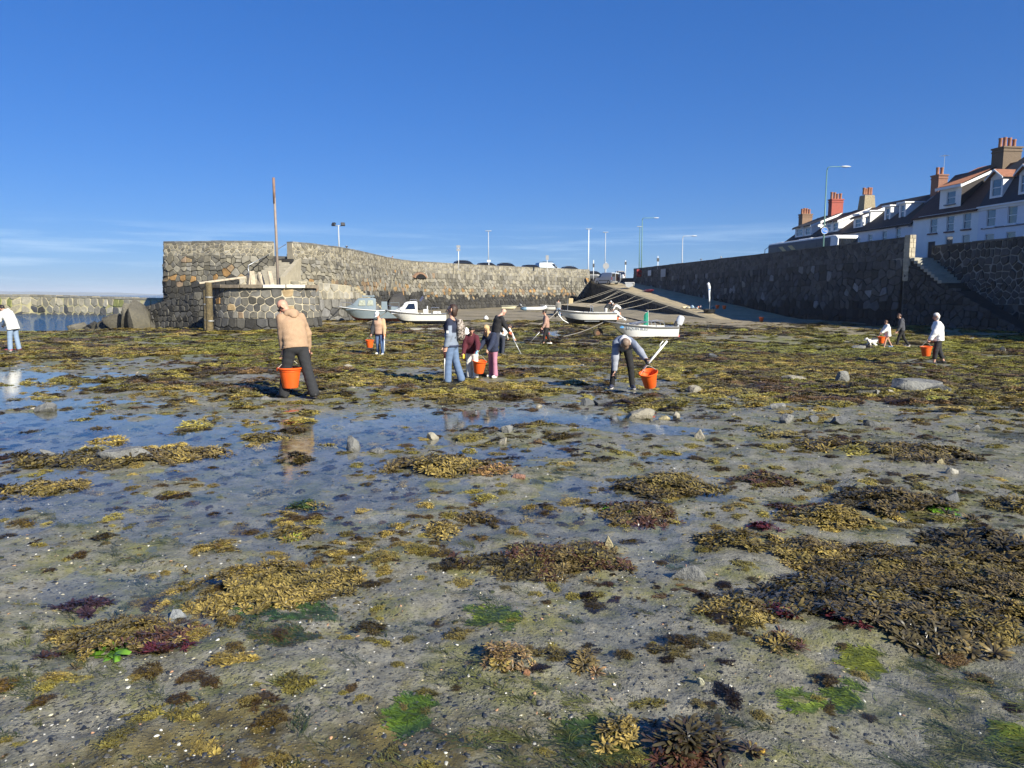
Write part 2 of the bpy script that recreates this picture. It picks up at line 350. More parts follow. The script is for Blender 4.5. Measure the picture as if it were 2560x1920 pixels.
# ---- standing film of water in the hollows
rows2 = np.exp(np.linspace(math.log(2.2), math.log(60), 200)); col2 = np.linspace(-1.0, 1.0, 140)
wy = np.repeat(rows2[:,None], len(col2), 1); wx = col2[None,:]*(wy+2.6)
wz = base(wx, wy)+wet_field(wx, wy)
I = (np.arange(len(rows2)-1)[:,None]*len(col2)+np.arange(len(col2)-1)[None,:]).ravel()
hollow = (wz-ground(wx, wy)).ravel(); nc2 = len(col2)
F2 = np.stack([I, I+1, I+nc2+1, I+nc2], 1); F2 = F2[(hollow[F2] > -.05).any(1)]
def water_mat(name, amp, scale, deep=None):
    m = bpy.data.materials.new(name); m.use_nodes = True; t = m.node_tree; n = t.nodes.new; l = t.links.new; t.nodes.clear()
    o = n('ShaderNodeOutputMaterial'); g = n('ShaderNodeNewGeometry'); mp = n('ShaderNodeMapping'); mp.inputs['Scale'].default_value = (1,1.6,1); l(g.outputs['Position'], mp.inputs[0])
    q = n('ShaderNodeTexNoise'); q.inputs['Scale'].default_value = scale; q.inputs['Detail'].default_value = 4; l(mp.outputs[0], q.inputs['Vector'])
    bp = n('ShaderNodeBump'); bp.inputs['Distance'].default_value = amp; bp.inputs['Strength'].default_value = 1; l(q.outputs['Fac'], bp.inputs['Height'])
    dt = n('ShaderNodeVectorMath'); dt.operation = 'DOT_PRODUCT'; l(g.outputs['Incoming'], dt.inputs[0]); l(bp.outputs[0], dt.inputs[1])
    def mm(op, a, b=None):
        q = n('ShaderNodeMath'); q.operation = op
        for i, s in ((0,a),(1,b)):
            if s is None: continue
            if isinstance(s,(int,float)): q.inputs[i].default_value = s
            else: l(s, q.inputs[i])
        return q.outputs[0]
    sch = mm('ADD', .022, mm('MULTIPLY', .978, mm('POWER', mm('SUBTRACT', 1.0, mm('MINIMUM', mm('ABSOLUTE', dt.outputs['Value']), 1.0)), 5.0)))   # Schlick, water, same from both sides
    gl = n('ShaderNodeBsdfGlossy'); gl.inputs['Roughness'].default_value = .02; l(bp.outputs[0], gl.inputs['Normal'])
    if deep:
        tr = n('ShaderNodeBsdfDiffuse'); tr.inputs['Color'].default_value = (*deep,1)
    else:
        tr = n('ShaderNodeBsdfTransparent'); tr.inputs['Color'].default_value = (.95,.96,.95,1)
    mx = n('ShaderNodeMixShader'); l(sch, mx.inputs[0]); l(tr.outputs[0], mx.inputs[1]); l(gl.outputs[0], mx.inputs[2]); l(mx.outputs[0], o.inputs[0])
    return m
FILM = fast_mesh('pool_water', np.stack([wx.ravel(), wy.ravel(), wz.ravel()], 1), F2, water_mat('film_water', .0016, 9), True)
tag(FILM, 'shallow tide pools lying in the hollows of the sand', None, kind='structure')
# ---- sea
mb = MB(); mb.add([(-9000,40,-1.0),(9000,40,-1.0),(9000,16000,-1.0),(-9000,16000,-1.0)], [(0,1,2,3)])
tag(ob('sea_water', mb, water_mat('sea_surface', .22, 1.4, (.016,.075,.16))), 'deep blue rippled sea in the harbour mouth', None, kind='structure')
mb = MB(); mb.add([(-9000,-200,-3.2),(9000,-200,-3.2),(9000,16000,-3.2),(-9000,16000,-3.2)], [(0,1,2,3)])
tag(ob('seabed_ground', mb, mat('seabed', (.08,.08,.06), .8)), kind='structure')
# distant island across the water
mb = MB(); xs = np.linspace(-6200, -2900, 110); hs_ = 4+(30*fbm(xs*.0016, xs*0+2, 5, 4)+14)*sst(-2900,-3400,xs)*(.6+.4*sst(-3200,-4200,xs))
for i in range(len(xs)):
    mb.v += [(xs[i], 6000, -2), (xs[i], 6050, hs_[i]*.55), (xs[i], 6300, hs_[i]), (xs[i], 7000, -2)]
for i in range(len(xs)-1):
    for k in range(3): mb.f.append((i*4+k, (i+1)*4+k, (i+1)*4+k+1, i*4+k+1))
tag(ob('island_hill', mb, mat('island_scrub', (.10,.12,.09), .9, .5, .01), smooth=True), 'low island on the horizon across the sea', kind='structure')
# ================================================================ masonry
def voronoi_stones(seeds, u0, u1, v0f, v1f, gap, rnd):
    """convex cells of the seeds clipped to u0..u1 and to the local bottom and top, shrunk by gap"""
    S = np.array(seeds); outp = []
    for i in range(len(S)):
        p = S[i]; dd = ((S-p)**2).sum(1); nb = np.argsort(dd)[1:22]
        r = 3.0
        poly = [(p[0]-r,p[1]-r),(p[0]+r,p[1]-r),(p[0]+r,p[1]+r),(p[0]-r,p[1]+r)]
        planes = []
        for j in nb:
            dx, dy = S[j]-p; ln = math.hypot(dx, dy)
            if ln < 1e-6: continue
            planes.append((dx/ln, dy/ln, (p[0]*dx+p[1]*dy)/ln+ln/2-gap))
        planes += [(-1,0,-u0-gap),(1,0,u1-gap),(0,-1,-v0f(p[0])-gap*.5),(0,1,v1f(p[0])-gap*.5)]
        for a, b, c in planes:
            q = []; m = len(poly)
            for k in range(m):
                A = poly[k]; B = poly[(k+1)%m]; da = a*A[0]+b*A[1]-c; db = a*B[0]+b*B[1]-c
                if da <= 0: q.append(A)
                if (da < 0 < db) or (db < 0 < da):
                    t = da/(da-db); q.append((A[0]+(B[0]-A[0])*t, A[1]+(B[1]-A[1])*t))
            poly = q
            if len(poly) < 3: break
        if len(poly) < 3: continue
        q = []
        for k in range(len(poly)):       # drop slivers
            A = poly[k]; B = poly[k-1]
            if math.hypot(A[0]-B[0], A[1]-B[1]) > .02: q.append(A)
        if len(q) < 3: continue
        ar = abs(sum(q[k][0]*q[(k+1)%len(q)][1]-q[(k+1)%len(q)][0]*q[k][1] for k in range(len(q))))/2
        if ar < .012: continue
        outp.append((q, ar, p))
    return outp
def seeds_rows(u0, u1, v0, v1, size, rnd, asp=1.35, jit=.15):
    s = []; v = v0; 
    while v < v1:
        h = size*rnd.choice((.55,.8,1.0,1.0,1.35))*rnd.uniform(.85,1.15); u = u0-rnd.uniform(0, size)
        while u < u1+size:
            wd = size*asp*rnd.choice((.5,.8,1.0,1.0,1.3,1.7))*rnd.uniform(.85,1.15)
            uu = u+wd/2
            if u0-.2 < uu < u1+.2: s.append((uu, v+h/2+rnd.uniform(-jit,jit)*h))
            u += wd
        v += h
    return s
class Path:
    def __init__(s, pts):
        s.p = [Vector((p[0],p[1])) for p in pts]; s.l = [0]
        for a, b in zip(s.p, s.p[1:]): s.l.append(s.l[-1]+(b-a).length)
        s.L = s.l[-1]
    def at(s, u):
        u = min(max(u, 0), s.L-1e-6)
        for i in range(len(s.p)-1):
            if u <= s.l[i+1]: break
        t = (u-s.l[i])/(s.l[i+1]-s.l[i]); d = (s.p[i+1]-s.p[i]).normalized()
        return s.p[i].lerp(s.p[i+1], t), Vector((d.y, -d.x))      # outward normal: right of the direction of travel
def smooth_path(pts, it=2):
    for _ in range(it):
        q = [pts[0]]
        for a, b in zip(pts, pts[1:]):
            q += [(a[0]*.75+b[0]*.25, a[1]*.75+b[1]*.25), (a[0]*.25+b[0]*.75, a[1]*.25+b[1]*.75)]
        q.append(pts[-1]); pts = q
    return pts
def stone_mesh(poly, path, zf, proud, batter, rnd, ztop, rounded=True):
    if rounded and len(poly) <= 9:
        q = []
        for k in range(len(poly)):
            A = poly[k]; B = poly[(k+1)%len(poly)]
            q += [(A[0]*.88+B[0]*.12, A[1]*.88+B[1]*.12), (A[0]*.12+B[0]*.88, A[1]*.12+B[1]*.88)]
        poly = q
    cx = sum(p[0] for p in poly)/len(poly); cy = sum(p[1] for p in poly)/len(poly)
    tu = rnd.uniform(-.12,.12); tv = rnd.uniform(-.12,.12)
    n = len(poly); V = []
    for sc, dp in ((1.0,-.06),(.985,proud*.6),(.86,proud)):
        for (u, v) in poly:
            uu = cx+(u-cx)*sc; vv = cy+(v-cy)*sc
            d = dp+(tu*(uu-cx)+tv*(vv-cy) if dp > 0 else 0)+(rnd.uniform(-.012,.012) if dp > 0 else 0)
            p, nn = path.at(uu); off = d+batter*(ztop-vv); V.append((p.x+nn.x*off, p.y+nn.y*off, vv))
    F = [(r*n+k, r*n+(k+1)%n, (r+1)*n+(k+1)%n, (r+1)*n+k) for r in range(2) for k in range(n)]+[tuple(2*n+k for k in range(n))]
    return V, F
def vis_score(V, ar):
    x = sum(p[0] for p in V)/len(V); y = sum(p[1] for p in V)/len(V)
    if y < 3 or abs(x/y) > .72: return -1
    return ar/(x*x+y*y)
def build_stones(parent, stones, limit=300, name='stone'):
    """stones: (V,F,col,score); the ones that show largest are parts, the rest one mass"""
    stones.sort(key=lambda s: -s[3]); rest = MB()
    for i, (V, F, col, sc) in enumerate(stones):
        if i < limit and sc > 0:
            mesh_obj(name, V, F, M_STONE, parent, False, [(*col,1)]*len(V), True, fix=False)
        else: rest.add(V, F, col)
    if rest.v:
        o = mesh_obj('stones', rest.v, rest.f, M_STONE, parent, False, rest.c, True, fix=False); o['kind'] = 'stuff'
def grey(rnd, a=.16, b=.34, warm=0):
    g = rnd.uniform(a, b); t = rnd.uniform(-.03,.05)+warm
    return (g*(1+t*1.1), g*(1+t*.4), g*(1-t*1.4))
LICHEN = [(.32,.19,.075),(.27,.19,.11),(.32,.235,.13),(.24,.175,.115)]
def zones_wall(parent, path, z0f, z1f, zones, batter, thick, seed, limit=300, back=True, u0=0, u1=None, holes=()):
    """zones: list of (zlo_f, zhi_f, size, gap, proud, mortar_mat, colour_f(rnd,u,v), aspect)"""
    rnd = random.Random(seed); u1 = path.L if u1 is None else u1; allst = []
    ztop = max(z1f(u0), z1f(u1), z1f((u0+u1)/2))
    for zi, (zl, zh, size, gap, proud, mm, cf, asp) in enumerate(zones):
        if zi == 1 and len(zones) == 2: thick = min(thick, .6)
        us = np.linspace(u0, u1, 30); lo = min(zl(u) for u in us); hi = max(zh(u) for u in us)
        sd = seeds_rows(u0, u1, lo, hi, size, rnd, asp)
        sd = [s for s in sd if zl(s[0]) < s[1] < zh(s[0]) and not any(h[0] < s[0] < h[1] and h[2] < s[1] < h[3] for h in holes)]
        for poly, ar, p in voronoi_stones(sd, u0, u1, zl, zh, gap, rnd):
            if any(h[0] < p[0] < h[1] and h[2] < p[1] < h[3] for h in holes): continue
            poly = [(a, max(zl(a), min(zh(a), b))) for a, b in poly]
            V, F = stone_mesh(poly, path, None, proud*rnd.uniform(.5,1.3), batter, rnd, ztop)
            allst.append((V, F, cf(rnd, p[0], p[1]), vis_score(V, ar)))
        # mortar / backing body of this zone
        m = MB(); st = max(1.2, path.L/40); k = max(2, int((u1-u0)/st)+1); U = np.linspace(u0, u1, k)
        bset = sorted(set(list(U)+[l for l in path.l if u0 < l < u1])); 
        for u in bset:
            p, nn = path.at(u)
            for z, o in ((zl(u), 0), (zh(u), 0), (zh(u), -thick), (zl(u), -thick)):
                off = batter*(ztop-z) if o == 0 else o
                m.v.append((p.x+nn.x*off, p.y+nn.y*off, z-.002*zi))
        for i in range(len(bset)-1):
            for a, b in ((0,1),(1,2),(2,3)): m.f.append((i*4+a, (i+1)*4+a, (i+1)*4+b, i*4+b))
        m.f += [(0,1,2,3), tuple(len(m.v)-4+q for q in (3,2,1,0))]
        ob('wall_core', m, mm, parent, False, True)
    build_stones(parent, allst, limit)
M_MORTAR = mat('lime_mortar', (.38,.335,.24), .9, .2, 2, .01, 20, dirt=.35, dirtcol=(.22,.19,.12))
M_MORTARW = mat('pale_mortar', (.42,.37,.27), .9, .2, 2, .01, 20, dirt=.3, dirtcol=(.3,.26,.17))
M_DRY = mat('dark_joint', (.055,.052,.046), .95, .3, 3)
M_MORTARG = mat('grey_mortar', (.12,.12,.11), .9, .35, 1.2, .01, 18, dirt=.6, dirtcol=(.05,.05,.045))
M_BLACKJ = mat('weedy_shade_joint', (.022,.02,.017), .9, .3, 3)
M_CONC = mat('concrete', (.30,.275,.22), .85, .2, 2, .01, 14, dirt=.4, dirtcol=(.10,.09,.06))
cst = lambda z: (lambda u: z)
TOP = 5.90; DECK = 4.95
def P2(u, v, z=TOP): p = atz(u, v, z); return (p.x, p.y)
# ---------------- harbour pier: head on the left, stair gap, curving arm towards the slip
PIERB = empty('harbour_pier', (-14, 70, -.3), label='long curving grey stone harbour pier with mortared parapet, behind the boats', cat='pier')
def pier_col(zt):
    def f(rnd, u, v):
        if v < zt+.35+rnd.uniform(-.3,.35): return grey(rnd, .022, .055, .05)
        if v < zt+1.45+rnd.uniform(-.35,.3) and rnd.random() < .30: 
            c = rnd.choice(LICHEN); k = rnd.uniform(.65,1.0); return tuple(x*k for x in c)
        if rnd.random() < .02: return rnd.choice(LICHEN)
        return grey(rnd, .085, .235, .11)
    return f
par_col = lambda rnd, u, v: grey(rnd, .10, .25, .12)
pts = [P2(730,604), P2(780,608), P2(850,617), P2(905,628), P2(960,641), P2(1010,650), P2(1055,654)]
pathA = Path(smooth_path(pts, 2))
zA = cst(-.6)
ARCH = None
zones_wall(PIERB, pathA, zA, cst(TOP), [
  (cst(-.6), cst(4.55), .43, .014, .10, M_DRY, pier_col(1.5), 1.35),
  (cst(4.55), cst(TOP-.1), .25, .02, .04, M_MORTARW, par_col, 1.5)], .07, 2.2, 11, 300)
ptsB = [P2(1056,654), P2(1150,660), P2(1260,665.5), P2(1370,670), P2(1474,674)]
pathB = Path(smooth_path(ptsB, 1))
PIERC = empty('harbour_quay', (0, 105, -.3), label='straight grey rubble quay wall with orange lichen band ending at the slipway', cat='quay wall')
zones_wall(PIERC, pathB, zA, cst(TOP), [
  (cst(-.6), cst(4.5), .44, .013, .08, M_DRY, pier_col(1.1), 1.4),
  (cst(4.5), cst(TOP-.05), .32, .016, .04, M_MORTAR, lambda r,u,v: grey(r,.12,.26,.10), 1.5)], .05, 2.2, 12, 300)
HEADB = empty('pier_head', (-23, 58, 0), label='tall rough stone pier head with orange band left of the stair gap', cat='pier head')
pathH = Path([P2(402,606), P2(409,604), P2(560,601.5), P2(683,603)])
pathH = Path([(pathH.p[1].x-.7, pathH.p[1].y+7), (pathH.p[1].x, pathH.p[1].y), (pathH.p[2].x, pathH.p[2].y), (pathH.p[3].x, pathH.p[3].y)])
zones_wall(HEADB, pathH, cst(.2), cst(TOP), [
  (cst(.0), cst(4.75), .42, .014, .10, M_DRY, pier_col(2.3), 1.3),
  (cst(4.75), cst(TOP-.12), .26, .02, .04, M_MORTARW, par_col, 1.4)], .06, 2.0, 13, 300)
# coping stones: real slabs along the parapets
def coping(parent, path, z, depth, ln, seed, col=(.17,.165,.15), w=.62):
    rnd = random.Random(seed); u = 0; 
    while u < path.L-.3:
        e = min(path.L, u+ln*rnd.uniform(.75,1.3)); (a, na), (b, nb) = path.at(u+.012), path.at(e-.012)
        d = depth*rnd.uniform(.85,1.15); V = []
        for z_ in (z-depth, z-depth+d):
            V += [(a.x+na.x*.06, a.y+na.y*.06, z_), (b.x+nb.x*.06, b.y+nb.y*.06, z_), (b.x-nb.x*w, b.y-nb.y*w, z_), (a.x-na.x*w, a.y-na.y*w, z_)]
        k = rnd.uniform(.7,1.3)
        mesh_obj('coping_stone', V, [(3,2,1,0),(4,5,6,7),(0,1,5,4),(1,2,6,5),(2,3,7,6),(3,0,4,7)], M_STONE, parent, False, [(*[c*k for c in col],1)]*8, True)
        u = e
coping(PIERB, pathA, TOP, .11, .8, 1); coping(HEADB, Path([(p.x,p.y) for p in pathH.p[1:]]), TOP, .12, .8, 2); coping(PIERC, pathB, TOP+.02, .09, 1.1, 3, (.20,.18,.14))
# brick arch of a culvert low in the curve
au = pathA.L-1.2; 
mb = MB(); p, nn = pathA.at(au); tdir = Vector((-nn.y, nn.x)); zb = 3.55
for k in range(15):
    a0 = PI*(.12+.76*k/15); a1 = PI*(.12+.76*(k+1)/15)-.012; vs = []
    for rr in (1.55, 1.95):
        for a in (a0, a1):
            q = p+tdir*(-math.cos(a)*rr); zz = zb-.1+math.sin(a)*rr*.55
            for o in (-.05, .36): vs.append((q.x+nn.x*(o+.06*(TOP-zz)), q.y+nn.y*(o+.06*(TOP-zz)), zz))
    mesh_obj('arch_brick', vs, [(0,1,3,2),(4,6,7,5),(0,4,5,1),(2,3,7,6),(1,5,7,3),(0,2,6,4)], M_STONE, PIERB, False, [(.25,.155,.10,1)]*8, True)
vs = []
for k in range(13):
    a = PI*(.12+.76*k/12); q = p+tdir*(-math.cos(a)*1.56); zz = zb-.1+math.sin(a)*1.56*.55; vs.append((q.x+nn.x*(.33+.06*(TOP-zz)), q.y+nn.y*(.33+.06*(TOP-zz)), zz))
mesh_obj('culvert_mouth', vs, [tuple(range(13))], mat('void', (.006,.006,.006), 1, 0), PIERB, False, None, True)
# pier deck behind the parapets
mb = MB(); dk = [(p.x-(pathA.at(pathA.l[i])[1].x)*.8, p.y-(pathA.at(pathA.l[i])[1].y)*.8) for i, p in enumerate(pathA.p)]+[(p.x-(pathB.at(pathB.l[i])[1].x)*.8, p.y-(pathB.at(pathB.l[i])[1].y)*.8) for i, p in enumerate(pathB.p)]
hd = [(pathH.p[0].x+.8,pathH.p[0].y), (pathH.p[1].x+.8, pathH.p[1].y+.8), (pathH.p[-1].x, pathH.p[-1].y+4.5)]
mb.prism(hd+dk[1:]+[(14,150),(-30,150),(-42,90),(-30,68)], 3.0, DECK)
tag(ob('pier_deck_pavement', mb, mat('deck_asphalt', (.07,.07,.068), .9, .2, 1)), kind='structure')
# ---------------- flight of steps up through the gap
S0 = at(657,700,57.0); S1 = at(692,634,62.5); 
stp = empty('stone_steps', (S0.x+1, S0.y, 2.8), label='broad flight of worn stone steps climbing through the gap in the pier', cat='steps')
nst = 13; g0 = Vector(P2(684,604)); g1 = Vector(P2(729,604))
for k in range(nst):
    t = k/(nst-1); z = 2.95+(DECK-2.95)*t; y0 = 56.3+(61.8-56.3)*t
    xl = -20.0+(-18.45+20.0)*t; xr = -17.4+(-17.35+17.4)*t
    mb = MB(); mb.prism([(xl,y0),(xr,y0),(xr,62.6),(xl,62.6)], z-.158, z)
    mesh_obj('step', mb.v, mb.f, mat('step_stone', (.33,.30,.235), .85, .25, 2.5, .012, 14, dirt=.5, dirtcol=(.10,.09,.065)), stp, False, None, True, bevel=.02)
mb = MB(); mb.prism([(-20.05,56.2),(-17.38,56.2),(-17.34,62.5),(-18.5,62.5)], -.4, 2.79); ob('stair_mass', mb, M_MORTAR, stp, world=True)
mb = MB(); mb.slab([(-17.33,55.9,-.4),(-17.33,62.4,-.4),(-17.33,62.4,DECK+.1),(-17.33,60.9,DECK-.1),(-17.33,55.9,3.05)], (.35,0,0)); ob('stair_side', mb, M_MORTAR, stp, world=True)
mb = MB()
for a, b in (((-19.9,56.5,2.95),(-19.9,56.5,3.9)),((-19.15,59.2,3.95),(-19.15,59.2,4.9)),((-19.9,56.5,3.9),(-19.15,59.2,4.9)),((-19.15,59.2,4.9),(-18.55,61.6,5.8))): mb.tube([a,b], .03, 6)
ob('handrail', mb, M_STEEL, stp, True, True)
# ---------------- lower landing wall with steps running down to the right
lw = empty('landing_wall', (-15, 56, -.3), label='low mortared stone landing wall with steps down to the sand behind the cabin boats', cat='wall')
LA = at(610,700,55.5); pl = Path([(-20.3,55.6),(-15.4,57.6),(-13.4,61.5),(-12.3,72.0)])
ltop = lambda u: float(np.interp(u, [0,5.3,9.7,11.5,20.2], [2.95,2.7,2.45,2.2,.1]))
zones_wall(lw, pl, cst(-.6), ltop, [(cst(-.6), lambda u: min(1.35, ltop(u)-.02), .62, .02, .08, M_DRY, lambda r,u,v: grey(r,.07,.19,.03), 1.3),
  (lambda u: min(1.35, ltop(u)-.02), ltop, .42, .035, .05, M_MORTAR, lambda r,u,v: grey(r,.14,.30,.12), 1.5)], .03, 1.1, 21, 240)
for k in range(13):
    u = 11.4+k*.68; z = ltop(u)+.10; p, nn = pl.at(u); t2 = Vector((-nn.y, nn.x)); mb = MB()
    vs = [(p.x+t2.x*a-nn.x*b, p.y+t2.y*a-nn.y*b) for a, b in ((-.35,-.10),(.35,-.10),(.35,1.2),(-.35,1.2))]
    mb.prism(vs, z-.20, z); mesh_obj('step', mb.v, mb.f, mat('pale_step', (.42,.36,.22), .85, .2, 3, .01, 14), lw, False, None, True, bevel=.015)
# sloping foot wall between platform and rocks
fw = empty('foot_wall', (-24, 53, -.6), label='low rubble foot wall sloping down to the rocks left of the platform', cat='wall')
pf = Path([(-27.6,55.5),(-22.0,52.0),(-19.6,51.5)])
ft = lambda u: float(np.interp(u, [0,6.6,9], [.75,1.9,2.0]))
zones_wall(fw, pf, cst(-1), ft, [(cst(-1), ft, .44, .025, .06, M_BLACKJ, lambda r,u,v: grey(r,.035,.10,.06), 1.3)], .08, 1.6, 22, 200)
# ---------------- round stone platform with timber cap
PFX = at(668, 800, 48.6).x
plat = empty('stone_platform', (PFX, 48.5, -.7), label='squat round stone platform with pale mortar joints and timber capping, behind the man in tan', cat='platform')
cxp, cyp, rp = PFX, 48.9, 3.35
ang = [PI*1.02+PI*.98*i/14 for i in range(15)]
circ = [(cxp+rp*math.cos(a), cyp+rp*.82*math.sin(a)) for a in ang]
pp = Path(circ); ZP = 2.12
zones_wall(plat, pp, cst(-1.1), cst(ZP), [
  (cst(-1.1), cst(.25), .42, .018, .09, M_BLACKJ, lambda r,u,v: grey(r,.025,.085,.04), 1.2),
  (cst(.25), cst(ZP), .36, .022, .05, M_MORTARW, lambda r,u,v: (r.choice(LICHEN) if r.random()<.07 else grey(r,.055,.17,.05)), 1.25)], .09, 1.2, 31, 300)
mb = MB(); mb.prism([(cxp+3.1*math.cos(2*PI*k/20), cyp+3.1*.8*math.sin(2*PI*k/20)) for k in range(20)], .5, ZP-.02); ob('platform_top', mb, M_CONC, plat, world=True)
M_TIMB = mat('weathered_timber', (.20,.165,.12), .85, .35, 5, .01, 20, stretch=(1,1,1), dirt=.5, dirtcol=(.05,.045,.035))
M_TIMBP = mat('bleached_timber', (.42,.36,.27), .85, .3, 5, .01, 20, dirt=.3, dirtcol=(.12,.10,.07))
def beam(name, a, b, w, h, m, parent):
    a = Vector(a); b = Vector(b); d = b-a; mb = MB(); mb.box((0,0,0), (d.length, w, h))
    M = d.to_track_quat('X','Z').to_matrix(); v = [tuple(M @ Vector(p)+(a+b)/2) for p in mb.v]
    return mesh_obj(name, v, mb.f, m, parent, False, None, True, bevel=.012)
yF = cyp-rp*.82+.05
for k in range(7):
    a0, a1 = PI*(1.06+.88*k/7), PI*(1.06+.88*(k+1)/7); rr_ = rp+.10; w2 = mat('white_plank', (.60,.57,.50), .7, .15, 4) if k in (4,5) else M_TIMB
    beam('cap_beam', (cxp+rr_*math.cos(a0),cyp+rr_*.82*math.sin(a0),ZP+.10+.012*(k%2)), (cxp+rr_*math.cos(a1),cyp+rr_*.82*math.sin(a1),ZP+.10+.012*(k%2)), .42, .20, w2, plat)
beam('deck_plank', (cxp-3.5,yF+.4,ZP+.30), (cxp-1.2,yF+2.2,ZP+.72), .5, .12, M_TIMBP, plat)
for dx, dz, tl in ((-1.05,.95,.10),(-.7,1.1,-.12),(.0,1.0,-.30),(.55,1.1,-.22),(-.35,.9,.06)):
    beam('upright_slab', (cxp+dx,yF+2.2,ZP-.02), (cxp+dx+tl,yF+2.3,ZP+dz), .34, .13, M_TIMBP, plat)
M_WEEDT = mat('weedy_pile', (.13,.10,.05), .9, .6, 6, .05, 12, dirt=.9, dirtcol=(.03,.028,.02))
pile_x = at(527,760,45.6).x
for i, (px, dy, zt, rr, lb) in enumerate(((pile_x, 45.5, 2.45, .21, 'thick weed-stained timber pile at the corner of the round platform'), (pile_x-.75, 46.9, 2.0, .2, 'dark timber pile set back in the shade left of the platform'))):
    zb_ = gz(px, dy)-.1
    mb = MB(); mb.tube([(px,dy,zb_),(px+.04,dy,(zb_+zt)/2),(px+.06,dy,zt)], [rr*1.05,rr,rr*.97], 10); pi_ = one('timber_pile', mb, M_WEEDT, lb, 'timber pile', 'timber piles by the platform', 'auto')
    for z in (zb_+.8, zt-.9):
        mb = MB(); mb.tube([(.03,0,z-zb_-.05),(.03,0,z-zb_+.05)], rr*1.06, 12); ob('iron_strap', mb, mat('strap_iron', (.30,.30,.29), .6, .2, 8, metal=.5), pi_, True)
# tall bare mast standing on the platform
mx_ = at(694,720,46.5)
fp = empty('mast_pole', (mx_.x, 47.0, ZP), label='tall bare steel pole rising from the round stone platform', cat='pole')
mb = MB(); mb.tube([(0,0,-.1),(.0,0,3.2),(-.03,0,6.75)], [.085,.08,.07], 10); ob('shaft', mb, mat('mast_paint', (.26,.215,.18), .6, .25, 3, dirt=.4, dirtcol=(.25,.10,.04)), fp, True)
mb = MB(); mb.tube([(-.03,0,5.2),(-.03,0,6.78)], .082, 10); ob('rusty_top', mb, mat('rust_paint', (.21,.13,.095), .8, .3, 6), fp, True)
mb = MB(); mb.box((0,0,.02),(.4,.4,.06)); ob('foot_plate', mb, M_STEEL, fp)
# ---------------- low sea wall closing the harbour on the far left
sw = empty('sea_wall', (-60, 98, -1), label='low mortared sea wall with green weed beyond the blue water', cat='sea wall')
ps = Path([(-92.0,108.0),(-66.0,103.0),(-44.0,94.0)])
st_ = lambda u: float(np.interp(u, [0, ps.L*.5, ps.L], [1.72,1.68,1.22]))
def sea_col(r, u, v):
    if v < -.35: return grey(r,.05,.12)
    if r.random() < .10: return (.19,.20,.07)
    return grey(r,.20,.36,.14)
zones_wall(sw, ps, cst(-1.6), st_, [(cst(-1.6), lambda u: st_(u)-.22, .85, .05, .08, mat('weedy_mortar', (.50,.44,.24), .9, .25, .6, .01, 20, dirt=.55, dirtcol=(.17,.20,.03)), sea_col, 1.35)], .06, 1.5, 41, 300)
coping(sw, ps, 1.2, .2, 1.4, 5, (.26,.23,.16), .9) if False else None
rnd = random.Random(5); u = 0
while u < ps.L-.4:
    e = min(ps.L, u+rnd.uniform(1.0,1.7)); (a,na),(b_,nb) = ps.at(u+.03), ps.at(e-.03); za, zb2 = st_(u)-.2, st_(e)-.2; V = []; hh = rnd.uniform(.2,.3)
    for q in (0, hh): V += [(a.x+na.x*.1,a.y+na.y*.1,za+q),(b_.x+nb.x*.1,b_.y+nb.y*.1,zb2+q),(b_.x-nb.x,b_.y-nb.y,zb2+q),(a.x-na.x,a.y-na.y,za+q)]
    mesh_obj('coping_stone', V, [(3,2,1,0),(4,5,6,7),(0,1,5,4),(1,2,6,5),(2,3,7,6),(3,0,4,7)], M_STONE, sw, False, [(*grey(rnd,.22,.32,.12),1)]*8, True); u = e
# ---------------- right-hand quay: wall, pillar, steps, second wall
QT = 5.90; ROAD = 4.40
def wline(y, off=0):
    nx, ny = 1, .1375; k = math.hypot(nx, ny); return (36.36-.1375*y+nx/k*off, y+ny/k*off)
YE = aty(2249, 600, 55).y; YE = 55.0
qw = empty('quay_wall', (*wline(85), -.5), label='long dark shaded quay wall running from the slipway to the pale step pillar', cat='quay wall')
pq = Path([wline(YE), wline(121.0)]); pq = Path([wline(121.0), wline(YE)])
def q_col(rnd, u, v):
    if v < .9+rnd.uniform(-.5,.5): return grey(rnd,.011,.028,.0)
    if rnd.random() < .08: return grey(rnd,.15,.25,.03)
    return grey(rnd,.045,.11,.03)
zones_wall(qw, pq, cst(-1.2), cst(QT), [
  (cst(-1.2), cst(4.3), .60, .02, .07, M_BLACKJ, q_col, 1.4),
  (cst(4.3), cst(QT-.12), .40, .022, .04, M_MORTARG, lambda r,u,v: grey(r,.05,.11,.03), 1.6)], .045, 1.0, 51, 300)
coping(qw, pq, QT, .13, 1.3, 6, (.075,.075,.07), .6)
# pale dressed pillar at the wall end
pil = empty('step_pillar', (*wline(YE-.35), 3.5), label='sunlit pale dressed stone pillar ending the quay wall above the steps', cat='pillar')
rnd = random.Random(3)
ax = Vector((.136,-.99)); ay = Vector((.99,.136)); o2 = Vector(wline(YE-.02, -.12))
z = 2.75
while z < QT+.05:
    h = min(rnd.uniform(.26,.40), QT+.12-z); sp2 = rnd.uniform(.35,.65)
    for (c0, c1) in ((0,sp2*.5),(sp2*.5,.5)):
        vs = [o2+ax*a+ay*b for a, b in ((.0,c0+.01),(.62,c0+.01),(.62,c1-.01),(.0,c1-.01))]
        mb = MB(); mb.prism([(p.x,p.y) for p in vs], z+.008, z+h-.008); k = rnd.uniform(.8,1.15)
        mesh_obj('block', mb.v, mb.f, M_STONE, pil, False, [(.42*k,.37*k,.27*k,1)]*8, True, bevel=.02)
    z += h
